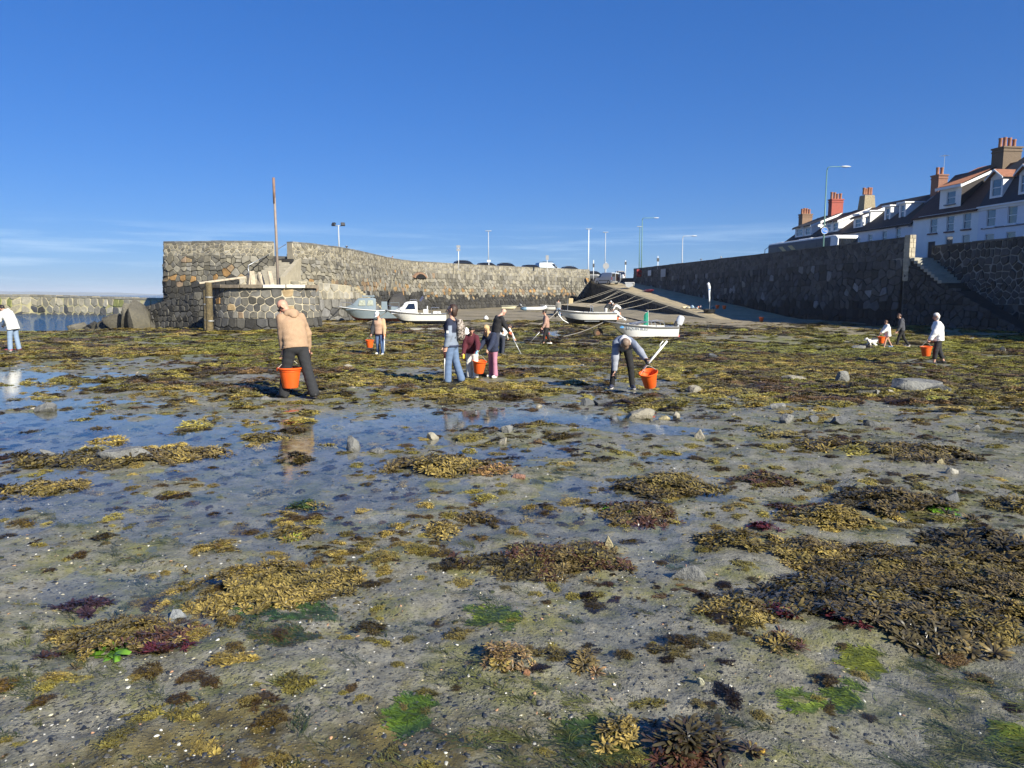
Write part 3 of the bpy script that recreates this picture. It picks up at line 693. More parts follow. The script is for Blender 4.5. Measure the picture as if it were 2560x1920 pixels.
vs = [o2+ax*a+ay*b for a, b in ((.03,.03),(.59,.03),(.59,.47),(.03,.47))]; mb = MB(); mb.prism([(p.x,p.y) for p in vs], 2.7, QT+.1); ob('pillar_core', mb, M_MORTAR, pil, world=True); mb = MB(); mb.prism([tuple(o2+ax*a+ay*b) for a, b in ((-.1,.1),(.66,.1),(.66,1.0),(-.1,1.0))], -1.2, 2.74); ob('pillar_foot', mb, M_MORTARG, pil, world=True)
# steps along the wall, dropping towards the camera
qs = empty('quay_steps', (*wline(50, 1), 0), label='stone steps cut beside the dark quay wall, upper treads catching the sun', cat='steps')
for k in range(22):
    y1 = YE-.75-k*.36; z = ROAD-.06-k*.205
    if z < 2.0: break
    vs = [wline(y1,-.05), wline(y1-.40,-.05), wline(y1-.40,1.5), wline(y1,1.5)]
    mb = MB(); mb.prism(vs, max(-1.2, z-.23), z); mesh_obj('step', mb.v, mb.f, (mat('quay_step', (.36,.34,.27), .85, .2, 2, .01, 12, dirt=.4, dirtcol=(.08,.08,.06)) if z > 2.5 else mat('shade_step', (.05,.048,.04), .9, .3, 2, .01, 12)), qs, False, None, True, bevel=.02)  # lower treads coloured near-black to stand for the shade they drop into
vs = []
for k in range(22):
    y1 = YE-.75-k*.36; z = ROAD-.06-k*.205-.21
    if z < 1.8: break
    a = wline(y1,-.02); b_ = wline(y1-.36,-.02); vs.append((a,z)); vs.append((b_,z))
prof = [(wline(YE-.4,-.02), ROAD-.27)]+vs
mb = MB(); n_ = len(prof)
poly = [(p[0][0],p[0][1],p[1]) for p in prof]+[(*wline(49.6,-.02),1.95),(*wline(43.4,-.02),-.72),(*wline(43.4,-.02),-1.3)]+[(prof[-1][0][0],prof[-1][0][1],-1.3),(prof[0][0][0],prof[0][0][1],-1.3)]
mb.slab(poly, (1.9*.99, 1.9*.136, 0)); ob('step_mass', mb, M_BLACKJ, qs, world=True)  # joint black reused here to paint the block as lying in shade
mb = MB(); mb.prism([wline(YE+1.2,-.1), wline(YE-.74,-.1), wline(YE-.74,6), wline(YE+1.2,6)], ROAD-.6, ROAD-.015); ob('landing', mb, M_CONC, qs, world=True)
spth = Path([wline(YE-.2,-.03), wline(43.2,-.03)])
smz = lambda u: max(2.05 if u < 5.2 else 2.05-(u-5.2)*.42, ROAD-.3-max(0,(u-.55))*.569)
rs = random.Random(8); sst_ = []
sd = [s for s in seeds_rows(0, spth.L, -1.2, 4.2, .42, rs, 1.5) if s[1] < smz(s[0])-.05]
for poly, ar, p in voronoi_stones(sd, 0, spth.L, cst(-1.2), smz, .02, rs):
    poly = [(a, min(b_, smz(a)-.02)) for a, b_ in poly]; V_, F_ = stone_mesh(poly, spth, None, .05, 0.0, rs, 0); sst_.append((V_, F_, grey(rs,.03,.075,.02), vis_score(V_, ar)))
build_stones(qs, sst_, 200)
mb = MB(); mb.prism([wline(51.3,-.01), wline(49.6,-.01), wline(49.6,.35), wline(51.3,.35)], 1.8, 2.12); ob('lower_parapet', mb, M_MORTARG, qs, world=True)
# second wall behind the steps
W2T = 5.25
q2 = empty('step_back_wall', (31.2, 48, -1), label='dark quay wall with pale mortar net behind the steps, at the right edge', cat='quay wall')
p2 = Path([(30.55,54.6),(31.3,46.0),(32.6,30.0),(33.6,18.0)])
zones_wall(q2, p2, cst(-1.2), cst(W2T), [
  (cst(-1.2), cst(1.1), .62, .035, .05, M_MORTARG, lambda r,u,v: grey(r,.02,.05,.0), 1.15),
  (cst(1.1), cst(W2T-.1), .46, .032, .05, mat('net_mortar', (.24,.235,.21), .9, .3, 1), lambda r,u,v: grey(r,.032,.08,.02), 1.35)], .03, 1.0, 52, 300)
coping(q2, p2, W2T, .12, 1.2, 7, (.09,.088,.08), .6)
# road deck behind the quay walls, rising land under the houses
mb = MB(); mb.prism([wline(150,-6),(14,122),wline(121,.5),wline(YE-.3,.6),(31.2,54.6),(31.9,46),(33.2,30),(34.2,16),(160,16),(160,400),(10,400),(10,150)], 1.0, ROAD)
tag(ob('quay_road', mb, mat('road_asphalt', (.06,.06,.06), .9, .2, 1)), kind='structure')
mb = MB(); mb.prism([(14,121.6),(14,150),(-2000,150),(-2000,2000),(2000,2000),(2000,150),(160,150),(160,122)], -2.5, 3.9) if False else None
# ================================================================ slipway
SA = atz(1478, 703, 3.95); SB = atz(1797, 806, -.74)
slip = empty('slipway', (SB.x+3, 90, -.7), label='broad cobbled slipway sloping down from the van to the sand along the dark wall', cat='slipway')
def slz(y): return float(np.interp(y, [SB.y, SA.y, SA.y+4, SA.y+14], [-.74, 3.95, 4.25, ROAD+.004]))
ys = list(np.linspace(SB.y, SA.y, 24))+[SA.y+4, SA.y+14]
def sedge(y): t = (y-SB.y)/(SA.y-SB.y); return SB.x+(SA.x-SB.x)*min(t,1.0)
m_slip = mat('slip_cobble', (.37,.30,.18), .85, .3, 1.6, .04, 9, dirt=.45, dirtcol=(.11,.10,.06))
mb = MB(); nx = 8
for y in ys:
    for k in range(nx): x = sedge(y)+.55+(wallx(y)-.2-sedge(y)-.55)*k/(nx-1); mb.v.append((x, y, slz(y)+.03*math.sin(k*2.1+y)))
for i in range(len(ys)-1):
    for k in range(nx-1): mb.f.append((i*nx+k, i*nx+k+1, (i+1)*nx+k+1, (i+1)*nx+k))
ob('cobble_surface', mb, m_slip, slip, True, True)
rnd = random.Random(4); y = SB.y
while y < SA.y-.4:                                  # kerb slabs along the open edge
    e = min(SA.y, y+rnd.uniform(1.4,2.2)); V = []
    for z in (-.28, .05):
        V += [(sedge(y)-.04, y+.015, slz(y)+z), (sedge(y)+.62, y+.015, slz(y)+z), (sedge(e)+.62, e-.015, slz(e)+z), (sedge(e)-.04, e-.015, slz(e)+z)]
    k = rnd.uniform(.85,1.15)
    mesh_obj('kerb_slab', V, [(3,2,1,0),(4,5,6,7),(0,1,5,4),(1,2,6,5),(2,3,7,6),(3,0,4,7)], M_STONE, slip, False, [(.26*k,.225*k,.15*k,1)]*8, True); y = e
pth = Path([(SA.x,SA.y),(SB.x,SB.y)])
stop = lambda u: float(np.interp(u, [0, pth.L], [3.95-.26, -.74-.26]))
zones_wall(slip, pth, cst(-1.3), stop, [(cst(-1.3), stop, .6, .02, .04, M_BLACKJ, lambda r,u,v: grey(r,.022,.06,.0), 1.6)], .02, .5, 61, 200)
mb = MB(); mb.slab([(SB.x,SB.y,-.80),(SB.x,SB.y,-1.3),(wallx(SB.y),SB.y,-1.3),(wallx(SB.y),SB.y,-.80)], (0,.3,0)); ob('toe', mb, M_CONC, slip, world=True)
# low concrete jetty stub at the foot of the bank
J0 = at(1395,762,76); J1 = at(1487,786,68)
jt = empty('low_jetty', (J1.x-2, J1.y+4, -.3), label='low dark concrete jetty stub beside the bank below the mooring ropes', cat='jetty')
mb = MB(); mb.add([(J1.x,J1.y,-.7),(J1.x,J1.y,.02),(J1.x-.3,J1.y+.0,.52),(J0.x,J0.y,.72),(J0.x,J0.y,-.7),
                   (J1.x+2.6,J1.y+8,-.7),(J1.x+2.6,J1.y+8,.4),(J1.x+2.4,J1.y+8,.75),(J0.x+3,J0.y+8,.8),(J0.x+3,J0.y+8,-.7)], [(0,1,2,3,4),(9,8,7,6,5),(0,5,6,1),(1,6,7,2),(2,7,8,3),(3,8,9,4)])
ob('jetty_block', mb, mat('jetty_concrete', (.10,.095,.08), .9, .25, 1, dirt=.5), jt, world=True)
mb = MB(); mb.add([(J1.x-.3,J1.y,.525),(J0.x,J0.y,.725),(J0.x+3,J0.y+8,.805),(J1.x+2.4,J1.y+8,.755)], [(0,1,2,3)]); ob('jetty_top', mb, m_slip, jt, world=True)
# ================================================================ houses
FD = Vector((.1362,-.9907)); FN = Vector((.9907,.1362)); FP = Vector((38.0,66.0)); FROT = math.atan2(FD.y, FD.x)
def FS(u, v, off=0):
    r = ray(u, v); p0 = FP+FN*off
    t = p0.dot(FN)/Vector((r.x,r.y)).dot(FN); q = Vector((r.x,r.y))*t
    return (q-FP).dot(FD), EYE+r.z*t
def Fw(s, off, z=ROAD): q = FP+FD*s+FN*off; return (q.x, q.y, z)
M_SLATE = mat('slate', (.026,.026,.029), .85, .3, 2.5, .012, 9, stretch=(1,1,2.5))
M_SLATEB = mat('slate_blue', (.028,.034,.048), .8, .25, 2.5, .012, 9, stretch=(1,1,2.5))
M_TILE = mat('red_tile', (.27,.115,.065), .8, .35, 4, .01, 14)
M_TILED = mat('brown_tile', (.075,.036,.027), .8, .35, 4, .02, 10)
M_REND = mat('white_render', (.90,.88,.83), .85, .06, 1.2, dirt=.12, dirtcol=(.5,.5,.47))
M_RENDB = mat('blue_render', (.76,.77,.80), .85, .06, 1.2, dirt=.12, dirtcol=(.42,.45,.52))
M_RENDL = mat('lilac_render', (.72,.72,.74), .85, .06, 1.2, dirt=.12, dirtcol=(.4,.42,.48))
M_BRICK = mat('chimney_brick', (.22,.14,.09), .9, .4, 9, .02, 18, stretch=(1,1,3))
M_POT = mat('chimney_pot', (.32,.145,.085), .8, .25, 8)
M_SILL = mat('maroon_sill', (.09,.025,.03), .6, .1, 5)
def wall_with_holes(x0, x1, z0, z1, holes, y=0, rev=.14):
    mb = MB(); xs = sorted({x0,x1,*[h[0] for h in holes],*[h[1] for h in holes]}); zs = sorted({z0,z1,*[h[2] for h in holes],*[h[3] for h in holes]})
    for a, b in zip(xs, xs[1:]):
        for c, d in zip(zs, zs[1:]):
            mx_, mz_ = (a+b)/2, (c+d)/2
            if any(h[0] < mx_ < h[1] and h[2] < mz_ < h[3] for h in holes): continue
            mb.add([(a,y,c),(b,y,c),(b,y,d),(a,y,d)], [(0,1,2,3)])
    for a, b, c, d in [h[:4] for h in holes]:
        mb.add([(a,y,c),(b,y,c),(b,y,d),(a,y,d),(a,y+rev,c),(b,y+rev,c),(b,y+rev,d),(a,y+rev,d)], [(0,1,5,4),(1,2,6,5),(2,3,7,6),(3,0,4,7)])
    return mb
def sash(parent, x0, x1, z0, z1, y=.1, sill=None, mull=False):
    f = .055; mb = MB()
    for a, b, c, d in ((x0,x0+f,z0,z1),(x1-f,x1,z0,z1),(x0+f,x1-f,z0,z0+f),(x0+f,x1-f,z1-f,z1)): mb.box2((a,y-.02,c),(b,y+.05,d))
    zm = (z0+z1)/2; mb.box2((x0+f,y-.01,zm-.03),(x1-f,y+.045,zm+.03))
    if mull: mb.box2(((x0+x1)/2-.015,y-.005,z0+f),((x0+x1)/2+.015,y+.03,z1-f))
    w_ = ob('window', mb, M_WHITE, parent)
    for c, d, yy in ((z0+f,zm-.03,y+.02),(zm+.03,z1-f,y+.0)):
        g_ = MB(); g_.add([(x0+f,yy+.012,c),(x1-f,yy+.012,c),(x1-f,yy+.012,d),(x0+f,yy+.012,d)], [(0,1,2,3)]); ob('pane', g_, M_GLASS, w_)
    if sill:
        s_ = MB(); s_.box2((x0-.12,y-.24,z0-.12),(x1+.12,y+.02,z0-.005)); ob('sill', s_, sill, w_, bevel=.01)
def chimney(parent, s, off, z0, z1, a, b, m, pots, potm=M_POT, taper=0, ph=.75, cap=True):
    mb = MB(); t = taper
    mb.add([(s-a/2-t,off-b/2-t,z0),(s+a/2+t,off-b/2-t,z0),(s+a/2+t,off+b/2+t,z0),(s-a/2-t,off+b/2+t,z0),(s-a/2,off-b/2,z1),(s+a/2,off-b/2,z1),(s+a/2,off+b/2,z1),(s-a/2,off+b/2,z1)],
           [(0,1,5,4),(1,2,6,5),(2,3,7,6),(3,0,4,7),(4,5,6,7)])
    c = ob('chimney', mb, m, parent)
    if cap:
        mb = MB(); mb.box((s,off,z1+.06),(a+.16,b+.16,.14)); mb.box((s,off,z1-.22),(a+.10,b+.10,.12)); ob('chimney_cap', mb, m, c, bevel=.01)
    for k in range(pots):
        q = off-b/2+b*(k+.5)/pots; h = ph*random.uniform(.85,1.15); mb = MB()
        mb.lathe([(.155,z1+.1),(.14,z1+.1+h*.8),(.165,z1+.1+h*.86),(.165,z1+.1+h),(.12,z1+.1+h),(.11,z1+.1+h*.6)], 12, (s+random.uniform(-.05,.05),q,0)); ob('chimney_pot', mb, potm, c, 'auto')
def gable_roof(parent, x0, x1, ze, zr, dp, m, over=.22, name='roof', th=.12, ridge=None):
    r_ = dp/2 if ridge is None else ridge; mb = MB()
    sl = (zr-ze)/r_
    mb.slab([(x0,-over,ze-over*sl),(x1,-over,ze-over*sl),(x1,r_,zr),(x0,r_,zr)], (0,-.04,th))
    mb.slab([(x0,dp,ze),(x1,dp,ze),(x1,r_,zr),(x0,r_,zr)], (0,.04,th)); return ob(name, mb, m, parent)
def gables(parent, x0, x1, ze, zr, dp, m, z0=0):
    mb = MB()
    for x, t in ((x0,.2),(x1-.2,.2)): mb.slab([(x,0.01,z0),(x,dp,z0),(x,dp,ze-.02),(x,dp/2,zr-.02),(x,0.01,ze-.02)], (t,0,0))
    mb.box2((x0,dp-.2,z0),(x1,dp,ze-.05)); ob('gable_wall', mb, m, parent)
def dormer(parent, x0, x1, z0, z1, yf, depth, wm, rm, win, flat=True, roofover=.15, fall=.0):
    mb = MB(); mb.add([(x0,yf,z0),(x1,yf,z0),(x1,yf,z1),(x0,yf,z1),(x0,yf+depth,z1+fall),(x1,yf+depth,z1+fall),(x0,yf+depth*.98,z0),(x1,yf+depth*.98,z0)], [(0,3,4,6),(1,7,5,2)])
    m2 = wall_with_holes(x0, x1, z0, z1, [win], yf, .10); mb.add(m2.v, m2.f)
    d = ob('dormer', mb, wm, parent)
    mb = MB(); mb.slab([(x0-roofover,yf-.18,z1),(x1+roofover,yf-.18,z1),(x1+roofover,yf+depth,z1+fall),(x0-roofover,yf+depth,z1+fall)], (0,0,.11)); ob('dormer_roof', mb, rm, d)
    mb = MB(); mb.box2((x0-roofover-.01,yf-.22,z1-.06),(x1+roofover+.01,yf-.19,z1+.13)); ob('fascia', mb, M_WHITE, d)
    sash(d, *win, y=yf+.06)
    return d
def roof_y(z, ze, zr, r_): return (z-ze)/(zr-ze)*r_
def house(name, u0, u1, label, s0=None, s1=None):
    s0 = FS(u0, 560)[0] if s0 is None else s0; s1 = FS(u1, 540)[0] if s1 is None else s1
    e = empty(name, Fw(s0,0), FROT, label, 'house', 'terraced houses above the quay'); return e, s0, s1-s0
DPH = 8.0
# --- R2: slate mansard, pale blue front, at the right edge
sR1, sR2 = FS(2303,543)[0], FS(2448,521)[0]; zeave = FS(2448,521)[1]-ROAD
h, s0, W = house('terraced_house', 0, 0, 'pale blue rendered house with slate mansard and pitched dormers, cut by the right edge', sR2, sR2+13)
def LS(u, v, s0, off=0): a, z = FS(u, v, off); return a-s0, z-ROAD
wl = []
for (a,b_,c,d) in ((2467,2487,525,565),(2520,2541,517,558)):
    x0, zt = LS(a,c,s0); x1, zb = LS(b_,d,s0); wl.append((x0,x1,zb,zt))
wl += [(wl[1][0]+ (wl[1][0]-wl[0][0]), wl[1][1]+(wl[1][0]-wl[0][0]), wl[1][2], wl[1][3])]
wl += [(x0,x1,.95,2.2) for x0,x1,_,_ in wl]
ob('front_wall', wall_with_holes(0,W,0,zeave,wl), M_RENDB, h)
for x0,x1,z0,z1 in wl: sash(h,x0,x1,z0,z1,.09,M_RENDB)
mb = MB(); mb.box2((-.02,-.10,zeave-.22),(W,.0,zeave-.03)); mb.box2((-.03,-.24,zeave-.03),(W,.05,zeave+.10)); ob('cornice', mb, M_WHITE, h)
mb = MB(); mb.box2((.4,-.06,2.62),(W,.0,2.72)); ob('string_course', mb, mat('dark_band', (.12,.13,.16), .7), h)
zm = LS(2461,453,s0,1.3)[1]; zr = zm+1.9
mb = MB(); mb.slab([(0,-.06,zeave+.1),(W,-.06,zeave+.1),(W,1.3,zm),(.0,1.3,zm)], (0,.12,.03)); mb.add([(0,0,zeave),(0,1.3,zm),(0,DPH-1.3,zm),(0,DPH,zeave)], [(0,1,2,3)]); ob('mansard_slope', mb, M_SLATEB, h)
mb = MB(); mb.slab([(-.05,1.2,zm+.01),(W,1.2,zm+.01),(W,4,zr),(-.05,4,zr)], (0,0,.10)); mb.slab([(-.05,6.8,zm),(W,6.8,zm),(W,4,zr),(-.05,4,zr)], (0,0,.10)); mb.add([(0,1.3,zm),(0,6.7,zm),(0,4,zr)], [(0,1,2)]); ob('upper_roof', mb, M_SLATE, h)
for (a,b_,c,d) in ((2480,2508,447,492),(2552,2580,435,482)):
    x0, zt = LS(a,c,s0,.35); x1, zb = LS(b_,d,s0,.35); wx = (x0+.16,x1-.16,zb+.12,zt-.1)
    mb = wall_with_holes(x0,x1,zb,zt,[wx],.25,.10); mb.add([(x0,.25,zb),(x0,.25,zt),(x0,1.9,zt),(x0,1.9,zb),(x1,.25,zb),(x1,.25,zt),(x1,1.9,zt),(x1,1.9,zb)], [(0,1,2,3),(4,7,6,5)])
    xm = (x0+x1)/2; mb.add([(x0-.05,.25,zt),(x1+.05,.25,zt),(xm,.25,zt+.52)], [(0,1,2)]); dm = ob('dormer', mb, M_WHITE, h)
    mb = MB(); 
    for q in (-1,1): mb.slab([(xm,-.05,zt+.60),(xm+q*((x1-x0)/2+.22),-.05,zt-.06),(xm+q*((x1-x0)/2+.22),2.4,zt-.06),(xm,2.4,zt+.60)], (0,0,.07))
    ob('dormer_roof', mb, M_TILE, dm)
    mb = MB()
    for q in (-1,1): mb.slab([(xm,-.10,zt+.66),(xm+q*((x1-x0)/2+.26),-.10,zt-.04),(xm+q*((x1-x0)/2+.26),-.10,zt-.16),(xm,-.10,zt+.52)], (0,.05,0))
    ob('bargeboard', mb, M_WHITE, dm); sash(dm,*wx,y=.31)
gables(h, 0, W, zeave, zeave+.1, DPH, M_RENDB)
cz = LS(2520,372,s0,4.0); chimney(h, LS(2507,372,s0,4)[0]+.35, 4.1, zm-.2, cz[1], 1.3, 1.7, mat('dark_brick', (.15,.11,.075), .9, .4, 9, .02, 18, stretch=(1,1,3)), 4, ph=.85)
# --- R1: white house with big red-roofed dormer
h, s0, W = house('terraced_house', 0, 0, 'white rendered house with three sash windows and a large red tiled dormer', FS(2283,550)[0], sR2-.01)
xR = sR1-s0; wl = []
for (a,b_,c,d) in ((2325.5,2341.5,548,582),(2367,2383.5,541,577),(2409,2426,534,571)):
    x0, zt = LS(a,c,s0); x1, zb = LS(b_,d,s0); wl.append((x0,x1,zb,zt))
dn = [(x0,x1,1.0,2.35) for x0,x1,_,_ in wl[1:]]+[(wl[0][0]-.1,wl[0][0]+.85,.0,2.05)]
ob('front_wall', wall_with_holes(0,W,0,zeave-.02,wl+dn), M_REND, h)
for x0,x1,z0,z1 in wl: sash(h,x0,x1,z0,z1,.09,M_SILL)
for x0,x1,z0,z1 in dn[:2]: sash(h,x0,x1,z0,z1,.09,M_REND)
mb = MB(); mb.box2((dn[2][0],.06,0),(dn[2][1],.12,2.05)); ob('door', mb, mat('black_door', (.02,.02,.024), .4), h)
mb = MB(); mb.box2((xR-.15,-.16,zeave-.10),(W-.02,.02,zeave+.03)); ob('gutter', mb, M_WHITE, h)
zr1 = LS(2404,438,s0,4)[1]
gables(h, 0, W, zeave-.02, zr1-.05, DPH, M_REND); gable_roof(h, 0.0, W, zeave, zr1, DPH, M_TILED)
x0, zt = LS(2355,474,s0,.5); x1, zb = LS(2404,530,s0,.5); wx0, wzt = LS(2371,480,s0,.5); wx1, wzb = LS(2391.5,508,s0,.5)
dm = MB(); m2 = wall_with_holes(x0,x1,zeave+.05,zt,[(wx0,wx1,wzb,wzt)],.35,.1); dm.add(m2.v,m2.f)
yr = 4.0; dm.add([(x0,.35,zeave+.05),(x0,.35,zt),(x0,yr,zr1+.1),(x1,.35,zeave+.05),(x1,.35,zt),(x1,yr,zr1+.1)], [(0,1,2),(3,5,4)])
dm_o = ob('dormer', dm, M_REND, h); sash(dm_o,wx0,wx1,wzb,wzt,y=.43,sill=mat('grey_sill', (.25,.25,.26)))
mb = MB(); mb.add([(x1+.012,.36,zeave+.2),(x1+.012,.36,zt-.05),(x1+.012,yr,zr1+.05)], [(0,1,2)]); ob('dormer_cheek', mb, mat('cheek_hang', (.03,.025,.025), .8), dm_o)
mb = MB(); nt_ = 34
for k in range(nt_+1):                      # pantiles: a rolled sheet
    x = x0-.25+(x1-x0+.5)*k/nt_; dz = .05*abs(math.sin(k*PI/2))
    for j in range(9): q = j/8; mb.v.append((x, .10+q*(yr-.05), zt+.10+dz+q*(zr1+.2-zt)+.03*(1-(q*8)%1)))
for k in range(nt_):
    for j in range(8): mb.f.append((k*9+j,(k+1)*9+j,(k+1)*9+j+1,k*9+j+1))
ob('dormer_roof', mb, M_TILE, dm_o, 'auto')
mb = MB(); mb.box2((x0-.28,.02,zt-.12),(x1+.28,.09,zt+.10)); 
for xx in (x0-.27, x1+.25): mb.slab([(xx,.05,zt+.04),(xx,yr,zr1+.14),(xx,yr,zr1-.12),(xx,.05,zt-.18)], (.05,0,0))
ob('bargeboard', mb, M_WHITE, dm_o)
# --- M: long black slate roof with four small dormers
sM0 = FS(2112,590)[0]
h, s0, W = house('terraced_house', 0, 0, 'long low lilac terrace with black slate roof and four little white dormers', sM0, FS(2283,550)[0]-.01)
zeM = LS(2283,558,s0)[1]; zrM = LS(2300,494,s0,4)[1]; wl = []
for (a,b_,c,d) in ((2140,2150,594,612),(2170,2180,585,603),(2206,2216,577,598),(2240,2251,570,594)):
    x0, zt = LS(a,c,s0); x1, zb = LS(b_,d,s0); wl.append((x0,x1,zb-.4,zt-.05))
ob('front_wall', wall_with_holes(0,W,0,zeM,wl), M_RENDL, h)
for q in wl: sash(h,*q,.09,M_RENDL)
mb = MB(); mb.box2((0,-.18,zeM-.12),(W-.05,.0,zeM+.02)); ob('gutter', mb, M_WHITE, h)
gables(h,0,W,zeM-.02,zrM-.04,DPH,M_RENDL); gable_roof(h,.0,W-.02,zeM,zrM,DPH,M_SLATE)
for xx in (W-.35, W-2.3):
    mb = MB(); mb.slab([(xx,-.2,zeM-.1),(xx,4,zrM+.2),(xx,4,zrM+.02),(xx,-.2,zeM-.3)], (.3,0,0)); ob('verge_coping', mb, mat('lead_grey', (.16,.16,.165), .7), h)
for (a,b_,c,d) in ((2139,2153,539,569),(2164,2180,531,565),(2213,2230,518,551),(2250,2268,510,544)):
    x0, zt = LS(a,c,s0,1.0); x1, zb = LS(b_,d,s0,1.0); x1 = x0+.98; yb = roof_y(zt,zeM,zrM,4)-.9
    dormer(h,x0,x1,zb-.1,zt,.95,max(.6,yb),M_WHITE,M_WHITE,(x0+.22,x1-.22,zb+.05,zt-.16),fall=.05)
c = LS(2350,441,s0,4); chimney(h, c[0]-.05, 4.0, zrM-1.0, c[1], 1.05, .95, mat('brown_brick', (.24,.12,.08), .9, .35, 9, .02, 18, stretch=(1,1,3)), 2, ph=.85)
mb = MB(); mb.tube([(c[0]+.2,4.2,c[1]),(c[0]+.2,4.2,c[1]+2.0)], .02, 5); mb.tube([(c[0]-.3,4.2,c[1]+1.95),(c[0]+.7,4.2,c[1]+1.85)], .018, 5)
for k in range(4): mb.tube([(c[0]-.2+k*.25,3.95,c[1]+1.93-k*.02),(c[0]-.2+k*.25,4.45,c[1]+1.93-k*.02)], .012, 4)
ob('aerial', mb, M_STEEL, h)
c = LS(2168,489,s0,4); chimney(h, c[0], 4.0, zrM-1.6, c[1], 1.0, 1.15, mat('chimney_stone', (.30,.25,.16), .9, .4, 7, .04, 10), 4, taper=.22, ph=.75, cap=False)
# --- L1, L2, L3: receding cottages with catslide dormers
def cottage(u0, u1, label, rm, wallm, dorm, cuv, ca, cb, cm, np_, zru=None):
    a0, _ = FS(u0, 600); a1 = u1
    h, s0, W = house('terraced_house', 0, 0, label, a0, a1)
    ze = zeM-.05; zr = zru or zrM-.25
    ob('front_wall', wall_with_holes(0,W,0,ze,[(W*.2,W*.2+.8,2.7,3.7),(W*.62,W*.62+.8,2.7,3.7)]), wallm, h)
    for q in (W*.2,W*.62): sash(h,q,q+.8,2.7,3.7,.09,wallm)
    gables(h,0,W,ze-.02,zr-.04,DPH,wallm); gable_roof(h,0.0,W-.02,ze,zr,DPH,rm)
    mb = MB(); mb.box2((0,-.18,ze-.12),(W-.05,.0,ze+.02)); ob('gutter', mb, M_WHITE, h)
    for (x0, x1) in dorm:
        zt = ze+1.55; zb = ze+.15; yf = .35
        dm = MB(); m2 = wall_with_holes(x0,x1,zb,zt,[(x0+.3,x1-.3,zb+.35,zt-.2)],yf,.1); dm.add(m2.v,m2.f)
        dm.add([(x0,yf,zb),(x0,yf,zt),(x0,4,zr+.05),(x1,yf,zb),(x1,yf,zt),(x1,4,zr+.05)], [(0,1,2),(3,5,4)]); d_ = ob('dormer', dm, M_WHITE, h)
        mb = MB(); mb.slab([(x0-.2,yf-.25,zt-.08),(x1+.2,yf-.25,zt-.08),(x1+.2,4,zr+.12),(x0-.2,4,zr+.12)], (0,0,.10)); ob('dormer_roof', mb, rm, d_)
        mb = MB()
        for xx in (x0-.24,x1+.2): mb.slab([(xx,yf-.28,zt),(xx,4,zr+.20),(xx,4,zr-.05),(xx,yf-.28,zt-.25)], (.04,0,0))
        ob('bargeboard', mb, M_WHITE, d_); sash(d_,x0+.3,x1-.3,zb+.35,zt-.2,y=yf+.05)
    if cuv:
        c = LS(cuv[0],cuv[1],s0,4); chimney(h, c[0], 4.0, zr-1.6, c[1], ca, cb, cm, np_)
    return a0
c1 = cottage(2048, sM0-.01, 'red-brown roofed cottage with a bright red painted chimney beside the terrace', M_TILED, M_RENDL, [(1.6,3.2),(6.0,7.6)], (2090,501), .75, 1.45, mat('red_painted_brick', (.31,.065,.042), .75, .2, 6, .01, 12), 4)
c2 = cottage(1990, c1-.01, 'dark slate cottage with plain brick chimney and white catslide dormers', M_SLATE, M_REND, [(1.2,2.8),(5.8,7.4)], (2014,538), .95, 1.35, M_BRICK, 4)
c3 = cottage(1966, c2-.01, 'farthest grey cottage of the row, its cream verge showing over the bus', M_SLATE, M_MORTARW, [(1.4,3.4)], None, 0, 0, None, 0)
# ================================================================ vehicles
M_TYRE = mat('tyre', (.015,.015,.016), .8, .2, 20); M_RIM = mat('alloy', (.45,.46,.48), .35, .1, 10, metal=.8)
M_DARKG = mat('dark_glass', (.012,.014,.017), .05, .1, 2, spec=1, coat=.8)
def wheel(parent, x, y, r=.32, w=.2):
    mb = MB(); mb.lathe([(r*.62,-w/2),(r*.95,-w/2),(r,-w/4),(r,w/4),(r*.95,w/2),(r*.62,w/2)], 18, (x,y,r), M=Matrix.Rotation(PI/2,3,'X')); t_ = ob('wheel', mb, M_TYRE, parent, 'auto')
    mb = MB(); mb.lathe([(0.0,-w*.46),(r*.2,-w*.46),(r*.62,-w*.40),(r*.62,w*.40),(r*.2,w*.46),(0,w*.46)], 12, (x,y,r), M=Matrix.Rotation(PI/2,3,'X')); ob('rim', mb, M_RIM, t_, 'auto')
def sect_body(stations, m, parent, name='body', n=None, bevel=.04):
    """loft of y-z cross sections: stations (x, halfwidth_low, halfwidth_high, z0, z1)"""
    mb = MB()
    for x, wl_, wh_, z0, z1 in stations:
        mb.v += [(x,-wl_*.94,z0),(x,-wl_,z0+(z1-z0)*.25),(x,-wl_,z0+(z1-z0)*.6),(x,-wh_,z1-.04),(x,-wh_*.9,z1),(x,wh_*.9,z1),(x,wh_,z1-.04),(x,wl_,z0+(z1-z0)*.6),(x,wl_,z0+(z1-z0)*.25),(x,wl_*.94,z0)]
    k = 10
    for i in range(len(stations)-1):
        for j in range(k): mb.f.append((i*k+j,(i+1)*k+j,(i+1)*k+(j+1)%k,i*k+(j+1)%k))
    mb.f += [tuple(range(k)), tuple((len(stations)-1)*k+j for j in range(k))[::-1]]
    return ob(name, mb, m, parent, 'auto')
